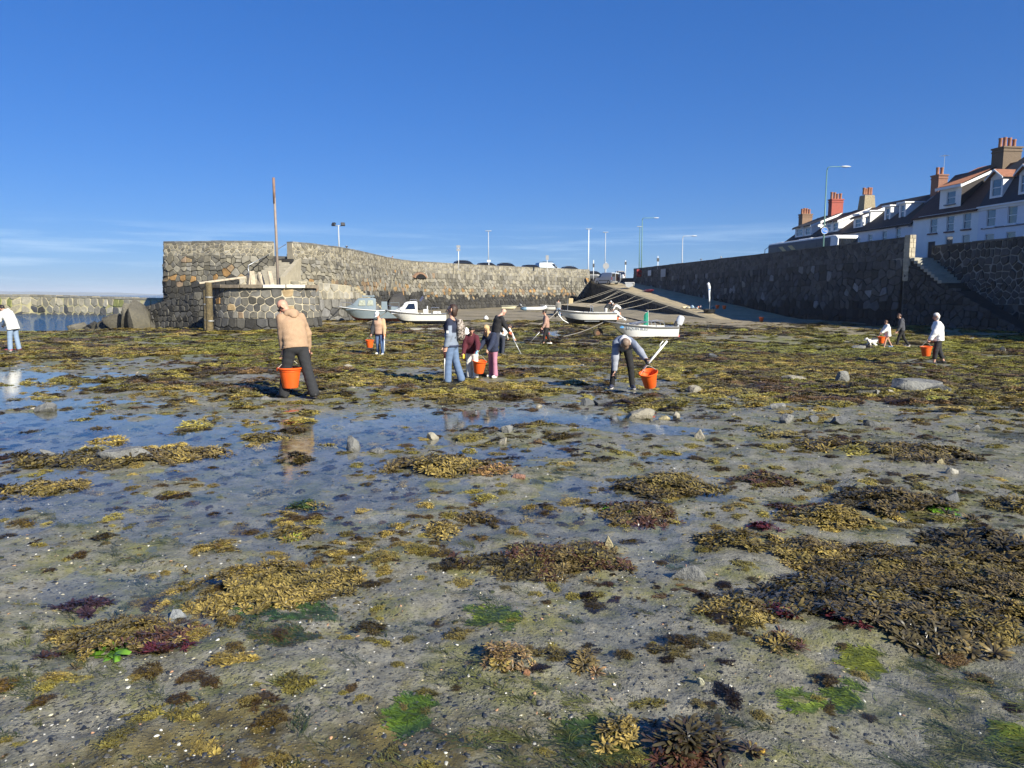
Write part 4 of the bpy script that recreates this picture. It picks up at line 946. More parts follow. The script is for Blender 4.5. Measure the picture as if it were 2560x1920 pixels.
def car(loc, rz, colr, label, L_=4.2, H=1.5, roofc=None, rails=False):
    e = empty('parked_car', loc, rz, label, 'car', 'cars parked on the pier and quay')
    m = mat('car_'+'_'.join('%02d' % int(c*99) for c in colr), colr, .25, .05, 2, coat=.8)
    hl = L_/2
    sect_body([(-hl,.72,.66,.32,.78),(-hl+.15,.84,.80,.22,.92),(-hl+.9,.87,.83,.2,.98),(.2,.88,.84,.2,.95),(hl-1.0,.87,.80,.2,.93),(hl-.2,.82,.72,.24,.76),(hl,.70,.6,.34,.66)], m, e)
    sect_body([(-hl+.12,.74,.66,.88,.95),(-hl+.75,.77,.60,.9,H-.07),(-hl+1.3,.77,.58,.9,H),(.35,.77,.58,.9,H-.02),(.75,.77,.60,.9,H-.18),(hl-.95,.78,.72,.86,.95)], M_DARKG, e, 'glasshouse')
    sect_body([(-hl+.72,.62,.60,H-.09,H-.04),(-hl+1.3,.62,.585,H-.07,H+.015),(.30,.62,.585,H-.09,H-.0),(.6,.6,.58,H-.13,H-.10)], m, e, 'roof')
    mb = MB()
    for q in (-1,1):
        for xa, xb in ((.42,1.25),(-.55,-.50),(-hl+.72,-hl+.25)): mb.tube([(xa,q*.60,H-.07 if xa != -.55 else H-.02),(xb,q*.78,.93)], .035, 5)
    ob('pillars', mb, m, e)
    for x in (-hl+.75, hl-.8):
        for y in (-.74,.74): wheel(e,x,y,.31)
    for y in (-.6,.6):
        mb = MB(); mb.box((hl-.13,y,.62),(.16,.3,.14)); ob('headlight', mb, mat('lamp_glass', (.6,.62,.64), .15, .1, 5), e, bevel=.02)
        mb = MB(); mb.box((-hl+.06,y,.75),(.12,.26,.2)); ob('tail_light', mb, mat('tail_red', (.35,.02,.02), .3), e, bevel=.02)
        mb = MB(); mb.ball((.75,y*1.55,.98),(.08,.1,.07)); ob('mirror', mb, M_BLACK, e, True)
    if rails:
        mb = MB(); [mb.tube([(-1.2,q*.5,H+.07),(.3,q*.5,H+.07)], .02, 5) for q in (-1,1)]; ob('roof_rails', mb, M_BLACK, e)
    return e
def behind(u, path, off, z=DECK):       # spot on the pier deck, seen past the parapet at pixel column u
    best = None
    for k in range(400):
        p, nn = path.at(path.L*k/399); q = p-nn*off; uu = 1280+FPX*q.x/(q.y*cp)
        if best is None or abs(uu-u) < best[0]: best = (abs(uu-u), q)
    return (best[1].x, best[1].y, z)
for u, c_, hh, lb, rl in ((1163,(.015,.015,.017),1.60,'black car roof nearest the pier curve, beside the first sign',True),(1220,(.02,.02,.025),1.50,'low black car under the single pier lamp',False),(1269,(.018,.018,.02),1.56,'black estate car third along the quay parapet',True),(1330,(.02,.02,.022),1.5,'black car left of the pale roof-racked van',False),(1427,(.05,.05,.055),1.48,'dark grey car at the right end of the quay parapet',True)):
    car(behind(u,pathB,2.9), .35+random.uniform(-.05,.05), c_, lb, 4.2, hh, rails=rl)
def van(name, loc, rz, label, colr, open_rear=False, rack=False, H=1.85):
    e = empty(name, loc, rz, label, 'van'); m = mat(name+'_paint', colr, .3, .05, 2, coat=.7)
    sect_body([(-2.1,.84,.80,.28,H-.22),(-2.0,.88,.80,.24,H-.05),(-1.0,.89,.80,.22,H),(.2,.89,.79,.22,H-.01),(.55,.89,.77,.22,H-.10),(1.15,.88,.80,.22,1.18),(1.85,.84,.74,.24,1.0),(2.1,.74,.6,.34,.8)] if not open_rear else
              [(-1.9,.88,.80,.24,H-.05),(-1.0,.89,.80,.22,H),(.2,.89,.79,.22,H-.01),(.55,.89,.77,.22,H-.10),(1.15,.88,.80,.22,1.18),(1.85,.84,.74,.24,1.0),(2.1,.74,.6,.34,.8)], m, e)
    for q in (-1,1):
        mb = MB(); mb.add([(-.15,q*.892,1.12),(.98,q*.893,1.12),(.60,q*.815,H-.22),(-.1,q*.815,H-.18)], [(0,1,2,3)]); ob('side_window', mb, M_DARKG, e)
        mb = MB(); mb.ball((.95,q*1.0,1.15),(.09,.12,.11)); ob('mirror', mb, M_BLACK, e, True)
        mb = MB(); mb.box((-.3,q*.895,.62),(2.4,.03,.09)); ob('rubbing_strip', mb, M_BLACK, e)
        mb = MB(); mb.box((-1.93,q*.80,.9),(.08,.14,.45)); ob('tail_light', mb, mat('tail_red', (.35,.02,.02), .3), e)
    mb = MB(); mb.add([(.66,-.72,H-.19),(.66,.72,H-.19),(1.16,.78,1.20),(1.16,-.78,1.20)], [(0,1,2,3)]); mb.v = [(x+.02,y,z+.02) for x,y,z in mb.v]; ob('windscreen', mb, M_DARKG, e)
    if open_rear:
        mb = MB(); mb.add([(-1.915,-.66,.52),(-1.915,.66,.52),(-1.915,.62,H-.2),(-1.915,-.62,H-.2),(-1.905,-.66,.52)], [(0,1,2,3)]); ob('load_bay', mb, mat('bay_dark', (.02,.012,.009), .9), e)
        mb = MB(); mb.box((-1.96,0,.40),(.12,1.6,.16)); ob('rear_bumper', mb, mat('bumper_grey', (.2,.2,.2), .6), e, bevel=.03)
        for q, a in ((1,.15),(-1,-.5)):
            mb = MB(); mb.box((-.36,0,.0),(.72,.05,1.25)); d_ = ob('rear_door', mb, m, e, bevel=.02); d_.location = (-1.94,q*.80,1.08); d_.rotation_euler = (0,0,a*1.0 if q > 0 else a)
            mb = MB(); mb.box((-.36,0,.3),(.5,.06,.42)); ob('door_window', mb, M_DARKG, d_)
    else:
        mb = MB(); mb.add([(-2.11,-.6,1.1),(-2.11,.6,1.1),(-2.09,.55,H-.28),(-2.09,-.55,H-.28)], [(0,1,2,3)]); ob('rear_window', mb, M_DARKG, e)
    if rack:
        mb = MB()
        for x in (-1.2,-.4,.3): mb.tube([(x,-.75,H+.1),(x,.75,H+.1)], .03, 6)
        for q in (-.7,.7): mb.tube([(-1.4,q,H+.11),(.5,q,H+.11)], .03, 6)
        ob('roof_rack', mb, M_BLACK, e)
    for x in (-1.3,1.3):
        for y in (-.78,.78): wheel(e,x,y,.32)
    return e
van('panel_van', behind(1372,pathB,3.4,DECK+.05), .38, 'pale van with a roof rack behind the quay parapet', (.45,.5,.54), rack=True, H=1.95)
vl = at(1519, 703, 116); VZ = slz(vl.y-1.0)
van('panel_van', (vl.x-.1, vl.y, VZ+.02), PI*.5+.62, 'silver white van with its rear doors open at the top of the slipway', (.62,.65,.68), True)
vl = at(1548, 698, 124); car((vl.x,vl.y,slz(vl.y)+.1), PI*.5, (.72,.72,.7), 'white hatchback behind the open van at the slip top', 4.0, 1.55)
vl = at(1483, 702, 126); car((vl.x,vl.y,slz(vl.y)+.05), .3, (.06,.065,.07), 'dark car half hidden behind the end of the quay wall', 4.2, 1.5)
# ---------------- bus on the quay road
b0 = FS(1944,612,-5)[0]; b1 = FS(2121,596,-5)[0]; BL = b1-b0
bus = empty('bus', Fw((b0+b1)/2,-5), FROT, 'single-deck bus in white, navy and gold passing behind the dark quay wall', 'bus')
BH = FS(2078,592,-5)[1]-ROAD; hb = BL/2
def bus_sec(x, w_, z0, z1): return (x, w_, w_*.97, z0, z1)
sect_body([bus_sec(-hb,1.05,.4,BH-.25),bus_sec(-hb+.25,1.22,.3,BH-.06),bus_sec(-hb+.9,1.25,.28,BH-.02),bus_sec(hb-.6,1.25,.28,BH),bus_sec(hb-.15,1.2,.3,BH-.08),bus_sec(hb,1.08,.4,BH-.3)], M_WHITE, bus)
mnavy = mat('bus_navy', (.012,.022,.060), .4, .05, 2, spec=.3)
for q in (-1,1):
    mb = MB(); mb.box2((-hb+.35,q*1.255,.5),(hb-1.0,q*1.268,BH-.2)); ob('side_panel', mb, mnavy, bus)
    nw = 6; ww = (BL-1.9)/nw
    for k in range(nw):
        mb = MB(); a = -hb+.55+k*ww; mb.box2((a+.05,q*1.270,1.25),(a+ww-.05,q*1.280,BH-.5)); ob('window', mb, mat('bus_glass', (.02,.028,.045), .3, .1, 2, spec=.25), bus)
    mb = MB()
    for a in (-hb+2.7,-hb+4.7):
        mb.slab([(a,q*1.284,BH-.5),(a+.9,q*1.284,BH-.5),(a+1.9,q*1.284,BH-1.1),(a+1.1,q*1.284,BH-1.1)], (0,q*.008,0))
    ob('gold_flash', mb, mat('bus_gold', (.42,.29,.09), .4), bus)
mb = MB(); mb.box2((hb-.02,-.98,1.2),(hb+.03,.98,BH-.35)); ob('rear_window', mb, M_DARKG, bus, bevel=.02)
mb = MB(); mb.box2((hb+.032,-.3,1.55),(hb+.04,.25,1.70)); mb.box2((hb+.032,-.15,1.95),(hb+.04,.2,2.08)); ob('rear_lettering', mb, M_WHITE, bus)
mb = MB(); mb.box2((-hb-.03,-1.05,.9),(-hb+.02,1.05,BH-.35)); ob('windscreen', mb, M_DARKG, bus, bevel=.02)
mb = MB(); mb.box((0,0,BH+.05),(2.4,1.2,.14)); mb.box((-hb+1.4,0,BH+.04),(1.2,1.1,.12)); ob('roof_unit', mb, M_WHITE, bus, bevel=.03)
for q in (-1,1):
    mb = MB(); mb.tube([(-hb+.1,q*1.1,BH-.35),(-hb-.4,q*1.3,BH-.6),(-hb-.42,q*1.3,BH-1.3)], .035, 6); mb.box((-hb-.42,q*1.3,BH-1.3),(.10,.22,.45)); ob('wing_mirror', mb, M_BLACK, bus)
for x in (-hb+2.2, hb-2.6):
    for y in (-1.12,1.12): wheel(bus,x,y,.48,.28)
# ================================================================ lamp posts, signs, flag
M_GREENP = mat('green_post', (.11,.22,.20), .5, .15, 3); M_WPOST = mat('white_post', (.72,.74,.74), .5, .1, 3); M_GPOST = mat('grey_post', (.40,.43,.45), .5, .15, 3)
def lamp(u, vt, d, zb, m, label, kind='arm', arm=1.6, r=.07):
    p = at(u, vt, d); e = empty('street_lamp', (p.x,p.y,zb), 0, label, 'street lamp', 'street lamps along the quay'); H_ = p.z-zb
    if kind == 'arm':
        mb = MB(); mb.tube([(0,0,0),(0,0,H_*.35),(0,0,H_-.25)], [r*1.25,r,r*.7], 8); ob('post', mb, m, e, True)
        mb = MB(); mb.tube([(0,0,H_-.3),(.08,0,H_-.05),(.3,0,H_),(arm,0,H_+.02)], [r*.7,r*.6,r*.5,r*.45], 7); ob('arm', mb, m, e, True)
        mb = MB(); mb.lathe([(.03,0),(.12,.12),(.15,.4),(.09,.75),(.02,.9)], 10, (arm-.1,0,H_+.02), M=Matrix.Rotation(PI/2,3,'Y') @ Matrix.Diagonal((.6,1,1))); ob('lantern', mb, mat('lantern_grey', (.55,.57,.58), .4), e, True)
    elif kind == 'tee':
        mb = MB(); mb.tube([(0,0,0),(0,0,H_)], [r,r*.7], 8); ob('post', mb, m, e, True)
        mb = MB(); mb.box((0,0,H_+.04),(.95,.3,.1)); ob('lantern', mb, M_GPOST, e, bevel=.03)
    else:
        mb = MB(); mb.tube([(0,0,0),(0,0,H_)], [r,r*.75], 8); mb.tube([(-.35,0,H_-.05),(.35,0,H_-.05)], .04, 6); ob('post', mb, m, e, True)
        for q in (-1,1):
            mb = MB(); mb.box((q*.42,-.05,H_+.08),(.36,.16,.3),rx=-.5,rz=q*.5); ob('floodlight', mb, mat('flood_black', (.03,.03,.032), .5), e, bevel=.02)
    return e
lamp(2068,417,66.5,ROAD,M_GREENP,'tall teal street lamp with long arm behind the dark wall by the bus',arm=1.35)
lamp(1606,545,118,ROAD,M_GREENP,'tall green street lamp, its arm reaching over the dark wall near the slip top',arm=1.9,r=.09)
lamp(1600,567,121,ROAD,M_GREENP,'thin green post lamp just left of the tall armed one','tee',r=.08)
lamp(1707,590,112,ROAD,M_GPOST,'short grey street lamp with stubby arm right of the slipway',arm=1.4,r=.08)
lamp(1472,573,124,ROAD-.5,M_WPOST,'white lamp mast at the end of the quay parapet','tee',r=.10)
lamp(1514,581,128,ROAD-.3,M_GPOST,'grey lamp mast rising behind the open van','tee',r=.08)
lamp(1221,578,112,DECK,M_GPOST,'lone lamp post over the middle of the quay parapet','tee',r=.08)
lamp(846,563,67,DECK,M_GPOST,'twin floodlight mast above the curving parapet','flood',r=.07)
def signpost(u, vt, vb, d, zb, label, boards, m=M_WPOST, r=.05):
    p = at(u, vt, d); e = empty('sign_post', (p.x,p.y,zb), 0, label, 'sign post'); H_ = p.z-zb
    mb = MB(); mb.tube([(0,0,0),(0,0,H_)], r, 8); ob('post', mb, m, e, True)
    for (z, w_, h_, mm) in boards:
        mb = MB(); mb.box((0,-.07,H_-z),(w_,.03,h_)); ob('sign_board', mb, mm, e, bevel=.005)
    return e
M_SBACK = mat('sign_back', (.30,.31,.32), .6, .1, 4); M_SDARK = mat('sign_dark', (.06,.065,.07), .6)
signpost(1146,613,0,99,DECK,'white post with two stacked notice boards on the quay parapet',[(.18,.5,.34,M_SBACK),(.62,.5,.34,M_SBACK)])
signpost(1368,640,0,112,DECK,'small signboard on white post in front of the pale van',[(.25,.45,.7,M_SBACK)])
signpost(1222,650,0,108,DECK,'small white notice at the foot of the pier lamp',[(.15,.5,.3,M_WHITE)])
signpost(1484,650,0,117,3.9,'leaning white post with a dark marker left of the open van',[(.85,.3,.6,M_SDARK)],r=.06)
signpost(1564,651,0,119,ROAD,'white post with dark marker above the red lifebuoy',[(.45,.3,.5,M_SDARK)],r=.07)
signpost(1645,640,0,108,ROAD,'white post with a dark arrow marker over the wall top',[(.55,.35,.5,M_SDARK)],r=.06)
rs_ = signpost(1515,655,0,120,ROAD-.2,'round sign back on the grey mast behind the van',[]); 
mb = MB(); mb.tube([(0,-.06,at(1515,665,120).z-ROAD+.2),(0,-.1,at(1515,665,120).z-ROAD+.2)], .5, 18); ob('round_sign', mb, M_SBACK, rs_)
p = at(2060,577,66.2); rs_ = empty('cycle_sign', (p.x,p.y-.12,ROAD), 0, 'round blue path sign on the teal lamp post', 'sign')
mb = MB(); mb.tube([(0,0,p.z-ROAD),(0,-.03,p.z-ROAD)], .31, 22); ob('blue_disc', mb, mat('sign_blue', (.02,.16,.55), .5), rs_)
mb = MB(); mb.torus((0,-.04,p.z-ROAD), .285, .018, 24, 6); ob('white_rim', mb, M_WHITE, rs_)
mb = MB(); zz = p.z-ROAD
mb.box((-.09,-.045,zz+.02),(.03,.02,.16)); mb.ball((-.09,-.045,zz+.14),.03,8,6); mb.torus((.04,-.045,zz-.06),.05,.011,12,5); mb.torus((.16,-.045,zz-.06),.05,.011,12,5); mb.tube([(.04,-.045,zz-.06),(.1,-.045,zz+.03),(.16,-.045,zz-.06)], .011, 5); ob('symbol', mb, M_WHITE, rs_)
# lifebuoy case, notices and gulls along the quay
p = at(1563,683,117.2); e = empty('lifebuoy', (wallx(117.2)-.25,117.0,p.z-.8), 0, 'red lifebuoy housing fixed at the start of the dark wall', 'lifebuoy')
mb = MB(); mb.torus((0,-.1,.75), .36, .14, 24, 10); ob('ring', mb, mat('buoy_red', (.50,.03,.02), .5), e, True)
mb = MB(); mb.box((0,.05,.75),(1.0,.06,1.25)); ob('backboard', mb, mat('buoy_board', (.25,.03,.03), .6), e, bevel=.1)
for u, w_, hh, lb in ((1572,.5,.8,'narrow white notice beside the red lifebuoy'),(1588,.8,1.1,'pale grey notice board on the dark wall right of the lifebuoy')):
    d = 112 if u < 1580 else 106; p = at(u,683,d); mb = MB(); q = wline(d,-.38); mb.box((q[0],q[1],p.z),(.04,hh*1.8,hh),rz=.137); one('notice_board', mb, mat('notice_%d' % u, (.55,.57,.57) if u < 1580 else (.30,.32,.33), .6), lb, 'notice')
def gull(u, v, d, label, z=None, xy=None):
    p = at(u,v,d) if xy is None else Vector((xy[0],xy[1],z)); z = p.z if z is None else z; e = empty('gull', (p.x,p.y,z), random.uniform(0,6), label, 'bird')
    mb = MB(); mb.ball((0,0,.17),(.20,.085,.085),10,6); mb.ball((.19,0,.27),(.06,.05,.055),8,6); mb.tube([(.12,0,.2),(.18,0,.26)],[.05,.04],6); ob('body', mb, mat('gull_grey', (.35,.36,.38), .7), e, True)
    mb = MB(); mb.tube([(-.1,.06,.2),(-.34,.02,.2)],[.06,.012],6); mb.tube([(-.1,-.06,.2),(-.34,-.02,.2)],[.06,.012],6); ob('wings', mb, mat('gull_wing', (.06,.06,.065), .7), e, True)
    mb = MB(); mb.tube([(.02,.03,.1),(.02,.03,0)],.01,4); mb.tube([(.02,-.03,.1),(.02,-.03,0)],.01,4); mb.tube([(.24,0,.27),(.31,0,.255)],[.015,.005],5); ob('legs_and_bill', mb, mat('gull_bill', (.5,.3,.05), .6), e)
gull(870,612,64,'small gull perched on the curving pier parapet',TOP,behind(870,pathA,.3))
gull(1788,641,94,'gull perched on the dark wall right of the short lamp',QT,wline(94,.3))
gull(1832,638,88,'gull upright on the dark wall, nearer the bus',QT,wline(88,.3))
# feather flag on the slip
p = at(1773,781,73.5); zf = slz(p.y)
fl = empty('feather_flag', (p.x,p.y,zf), 0, 'tall white feather flag in a black weighted tub on the slipway', 'flag')
mb = MB(); mb.lathe([(.0,0),(.52,.02),(.62,.38),(.58,.38),(.5,.1),(0,.1)], 14, (0,0,.02)); ob('tub', mb, M_BLACK, fl, 'auto')
mb = MB(); mb.tube([(0,0,.1),(.05,0,1.6),(.06,0,2.6),(-.12,0,3.02)], .022, 6); ob('pole', mb, M_STEEL, fl)
mb = MB(); pr = [(.04,1.15,-.12),(.05,1.6,-.25),(.06,2.1,-.34),(.05,2.6,-.40),(-.02,2.9,-.40),(-.12,3.05,-.33)]
for x, z, w_ in pr: w_ *= .62; mb.v += [(x,-.01,z),(x+w_*.5,-.05*math.sin(z*5),z-.06),(x+w_,.03,z-.14)]
for i in range(len(pr)-1):
    for k in range(2): mb.f.append((i*3+k,(i+1)*3+k,(i+1)*3+k+1,i*3+k+1))
f_ = ob('flag_cloth', mb, mat('flag_white', (.72,.75,.80), .7), fl, True); sm = f_.modifiers.new('t','SOLIDIFY'); sm.thickness = .008
mb = MB(); mb.tube([(-.08,-.075,2.35),(-.08,-.085,2.35)],.08,14); ob('blue_emblem', mb, mat('emblem_blue', (.10,.25,.55), .6), fl)
# ================================================================ boats
M_GEL = mat('gelcoat_white', (.76,.76,.72), .3, .05, 2, coat=.3, dirt=.12, dirtcol=(.45,.43,.36))
M_GELG = mat('gelcoat_grey', (.20,.25,.28), .4, .08, 2, dirt=.2, dirtcol=(.12,.13,.13))
M_AFG = mat('antifoul_green', (.01,.09,.07), .7, .3, 3, dirt=.4); M_AFK = mat('antifoul_black', (.02,.022,.024), .7, .3, 3, dirt=.3, dirtcol=(.08,.08,.06)); M_AFB = mat('antifoul_blue', (.02,.04,.10), .7, .3, 3, dirt=.3, dirtcol=(.07,.07,.05))
M_FEND = mat('rub_rail', (.16,.155,.15), .7, .2, 4); M_NYL = mat('mooring_rope', (.36,.33,.27), .9, .2, 8)
M_CHROME = mat('stainless', (.6,.6,.6), .25, .1, 8, metal=.9)
def hull(e, L_, B, zs_, zc_, zk_, pw=2.2, m=M_GEL, mb_=M_AFG, deck=.0, bowflare=.18, stern=.86, floor=.28, rail=M_FEND, n=22):
    """zs_, zc_, zk_: sheer, chine and keel heights as functions of t (0 stern .. 1 bow)"""
    T = np.linspace(0, 1, n); o = MB(); bt = MB(); inn = MB(); rl = MB()
    def hb(t): return max(.03, B/2*(stern+(1-stern)*min(1,t/.35))*(1-max(0,(t-.42)/.58)**pw))
    def xs(t, k): return -L_/2+L_*t - (1-k)*bowflare*L_*max(0,(t-.55)/.45)**2
    R_ = []
    for t in T:
        b = hb(t); zs, zc, zk = zs_(t), zc_(t), zk_(t); bc = b*(.80 if t < .6 else .80-.45*((t-.6)/.4))
        R_.append(dict(g=(xs(t,1),b,zs), m=(xs(t,.6),b*.93,(zs*.55+zc*.45)), c=(xs(t,.25),bc,zc), k=(xs(t,0),.02,zk), t=t, b=b))
    for q in (1,-1):
        rows = [[(r['g'][0],q*r['g'][1],r['g'][2]),(r['m'][0],q*r['m'][1],r['m'][2]),(r['c'][0],q*r['c'][1],r['c'][2])] for r in R_]
        bs = len(o.v); [o.v.extend(r) for r in rows]
        for i in range(n-1):
            for j in range(2): o.f.append((bs+i*3+j,bs+(i+1)*3+j,bs+(i+1)*3+j+1,bs+i*3+j+1))
        bs = len(bt.v)
        for r in R_: bt.v += [(r['c'][0],q*r['c'][1]*1.004,r['c'][2]+.002),(r['k'][0],0,r['k'][2])]
        for i in range(n-1): bt.f.append((bs+i*2,bs+(i+1)*2,bs+(i+1)*2+1,bs+i*2+1))
        bs = len(inn.v)
        for r in R_: inn.v += [(r['g'][0]-.0,q*(r['g'][1]-.001),r['g'][2]+.012),(r['g'][0],q*max(0,r['g'][1]-.09),r['g'][2]+.012),(r['c'][0],q*max(0,r['c'][1]-.05),max(r['c'][2]+.02,floor)),(r['c'][0],0,max(r['c'][2]+.02,floor))]
        for i in range(n-1):
            for j in range(3): inn.f.append((bs+i*4+j,bs+(i+1)*4+j,bs+(i+1)*4+j+1,bs+i*4+j+1))
        rl.tube([(r['g'][0],q*(r['g'][1]+.012),r['g'][2]-.045) for r in R_], .042, 6)
    r = R_[0]; o.add([r['g'],(r['g'][0],-r['g'][1],r['g'][2]),(r['c'][0],-r['c'][1],r['c'][2]),(r['k'][0],0,r['k'][2]),r['c']], [(0,1,2,3,4)])
    ob('hull', o, m, e, 'auto'); ob('bottom', bt, mb_, e, 'auto'); ob('inner_liner', inn, m, e, 'auto'); ob('rub_rail', rl, rail, e, True)
    return R_
def outboard(e, x, z, tilt, mcowl, s=1.0, name='outboard'):
    root = MB(); M = Matrix.Rotation(tilt,3,'Y')
    def T(v): return [tuple(Vector((x,0,z))+M @ (Vector(p)*s)) for p in v]
    mb = MB(); mb.lathe([(0,.62),(.10,.62),(.17,.56),(.20,.40),(.20,.12),(.17,.02),(.10,-.02),(0,-.02)], 14, M=Matrix.Diagonal((1.25,.85,1))); mb.v = T(mb.v); c = ob(name, mb, mcowl, e, 'auto')
    mb = MB(); mb.tube([(.02,0,0),(.02,0,-.55),(.0,0,-.78)], [.12,.075,.05], 10, squash=.7); mb.ball((.02,0,-.80),(.22,.06,.06),10,6); mb.box((.03,0,-.62),(.34,.2,.02)); mb.box((.0,0,-.95),(.16,.02,.2)); mb.v = T(mb.v); ob('leg', mb, mcowl, c, 'auto')
    mb = MB()
    for k in range(3): a = 2*PI*k/3; mb.box((-.22,math.cos(a)*.09,-.80+math.sin(a)*.09),(.03,.16 if k==0 else .09,.09),rx=a)
    mb.v = T(mb.v); ob('propeller', mb, M_BLACK, c)
    mb = MB(); mb.box((.20,0,.0),(.14,.24,.34)); mb.v = T(mb.v); ob('bracket', mb, M_BLACK, c)
    return c
def boat(name, u, v, d, rz, label, cat='boat', tilt=0):
    p = at(u, v, d); z = gz(p.x, p.y); e = empty(name, (p.x,p.y,z-.03), rz, label, cat, 'boats dried out on the harbour bed'); e.rotation_euler.x = tilt; return e
# --- white dory with blue name, nearest boat
d1 = boat('dory', 1600, 846, 42, PI+.06, 'white dory with green bottom, blue lettering on its side and a grey outboard')
R1 = hull(d1, 4.1, 1.55, lambda t: .72+.34*max(0,(t-.25)/.75)**1.7, lambda t: .16+.62*max(0,(t-.62)/.38)**1.6, lambda t: .03+.78*max(0,(t-.66)/.34)**1.5, 2.6, M_GEL, M_AFG, stern=.92, floor=.32)
outboard(d1, -2.2, .80, -.35, mat('cowl_grey', (.50,.53,.57), .35, .06, 3), .86)
mb = MB()
for x0, x1 in ((-.55,.75),(-1.05,.55)): mb.tube([(x1,.45,.85),(x0,.45,1.06),(x0-.15,.45,1.02),(x0-.25,.45,.74)], .018, 6); mb.tube([(x1,-.45,.85),(x0,-.45,1.06),(x0-.15,-.45,1.02),(x0-.25,-.45,.74)], .018, 6)
ob('grab_rail', mb, M_CHROME, d1)
mb = MB(); mb.box((-.1,0,.55),(.4,1.1,.3)); mb.box((-1.2,0,.52),(.45,1.2,.3)); ob('thwart', mb, M_GEL, d1, bevel=.02)
mb = MB(); mb.tube([(-.35,.45,.6),(-.32,.45,1.62)],.018,6); mb.tube([(-.2,.42,.6),(-.2,.42,1.52)],.018,6); ob('rod_holder', mb, M_WHITE, d1)
mb = MB(); mb.add([(-.35,.45,.8),(-.2,.42,.8),(-.19,.42,1.48),(-.33,.45,1.55)], [(0,1,2,3)]); mb.add([(-.2,.42,.8),(-.10,.36,.8),(-.12,.36,1.35),(-.19,.42,1.48)], [(0,1,2,3)]); net = ob('green_net', mb, mat('green_net', (.02,.30,.19), .7, .3, 20), d1); net.modifiers.new('t','SOLIDIFY').thickness = .02
def text_on(parent, s, size, loc, rot, m, name='lettering', ext=.004):
    cu = bpy.data.curves.new(name, 'FONT'); cu.body = s; cu.size = size; cu.extrude = ext; cu.align_x = 'CENTER'; cu.align_y = 'CENTER'
    o = bpy.data.objects.new(name, cu); C.objects.link(o); dg = bpy.context.evaluated_depsgraph_get(); me = bpy.data.meshes.new_from_object(o.evaluated_get(dg)); bpy.data.objects.remove(o)
    me.materials.clear(); me.materials.append(m); o = bpy.data.objects.new(name, me); C.objects.link(o); o.parent = parent; o.location = loc; o.rotation_euler = rot; return o
M_LETT = mat('letter_blue', (.22,.27,.34), .5, .1, 5)
lt = text_on(d1, 'REQUIN BLEU', .20, (0,0,0), (0,0,0), M_LETT)      # letters follow the curve of the side
rows_ = {k: np.array([r[k] for r in R1]) for k in 'gmc'}
for v in lt.data.vertices:
    x = .34-v.co.x; z = .60+v.co.y+.05*(x-.34); zz = [np.interp(x, rows_[k][:,0], rows_[k][:,2]) for k in 'cmg']; yy = [np.interp(x, rows_[k][:,0], rows_[k][:,1]) for k in 'cmg']
    v.co = (x, float(np.interp(z, zz, yy))+.006+(v.co.z+.004), z)
mb = MB(); mb.ball((0,0,0),(.10,.012,.055),12,6); mb.slab([(.06,0,.0),(.15,0,.06),(.12,0,0),(.15,0,-.06)],(0,.012,0)); mb.slab([(-.03,0,.04),(.03,0,.11),(.05,0,.04)],(0,.012,0)); em = ob('shark_emblem', mb, mat('emblem_blue2', (.08,.30,.62), .5), d1); em.location = (1.18,.735,.70)
for u, v, dd, r_, m_, lb, nm in ((1574,820,42.2,0,mat('buoy_yellow',(.75,.62,.02),.5),'bright yellow fender lying on the white dory foredeck','fender'),):
    mb = MB(); mb.tube([(-.28,0,.0),(-.22,0,.0),(-.1,0,0),(.12,0,0),(.24,0,0),(.3,0,0)],[.05,.14,.165,.165,.14,.05],12); mb.torus((.02,0,0),.14,.03,14,6,'X')
    p = at(1574,818,41.9); o = one(nm, mb, m_, lb, 'fender', None, True, loc=(p.x,p.y,p.z), world=False); o.rotation_euler = (0,.1,.1)
p = at(1691,846,42); mb = MB(); mb.ball((0,0,0),.165,14,10); mb.lathe([(.05,.15),(.05,.24),(.03,.26)],8); o = one('buoy', mb, mat('buoy_pink',(.70,.10,.09),.5,.2), 'red pick-up buoy on the sand under the dory outboard', 'buoy', None, True, loc=(p.x,p.y,gz(p.x,p.y)+.16), world=False)
# jockey wheel under the bow
p = at(1495,843,42.3); e = empty('jockey_wheel', (p.x,p.y,gz(p.x,p.y)), .05, 'old rusty launching wheel standing below the dory bow', 'wheel')
mb = MB(); mb.torus((0,0,.26),.20,.085,22,10); ob('tyre', mb, mat('muddy_tyre',(.06,.045,.03),.9,.3,8), e, True)
mb = MB(); mb.tube([(0,-.05,.26),(0,.05,.26)],.13,14); mb.tube([(0,.06,.26),(.04,.02,.62),(.08,0,.8)],.025,6); ob('hub_and_arm', mb, mat('rusty',(.17,.09,.05),.9,.3,8), e)
# --- white open boat with black bottom
d2 = boat('open_boat', 1467, 812, 55, PI+.02, 'white clinker open boat with black bottom, behind the dory')
hull(d2, 4.3, 1.7, lambda t: .95+.22*max(0,(t-.3)/.7)**2, lambda t: .42+.30*max(0,(t-.5)/.5)**2, lambda t: .03+.80*max(0,(t-.78)/.22)**1.6, 2.4, M_GEL, M_AFK, bowflare=.10, stern=.82, floor=.45)
c_ = outboard(d2, -2.35, .80, .95, mat('cowl_white', (.70,.71,.72), .35, .06, 3), .68)
mb = MB(); mb.tube([(-.35,-.6,.98),(-.35,-.6,1.42),(-.35,.6,1.42),(-.35,.6,.98)],.025,6); mb.tube([(1.4,-.4,1.0),(1.4,-.4,1.9)],.02,6); ob('frame_hoop', mb, M_CHROME, d2)
mb = MB(); mb.box((.5,0,.72),(.35,1.3,.06)); mb.box((-1.2,0,.70),(.4,1.3,.06)); ob('thwart', mb, M_TIMBP, d2)
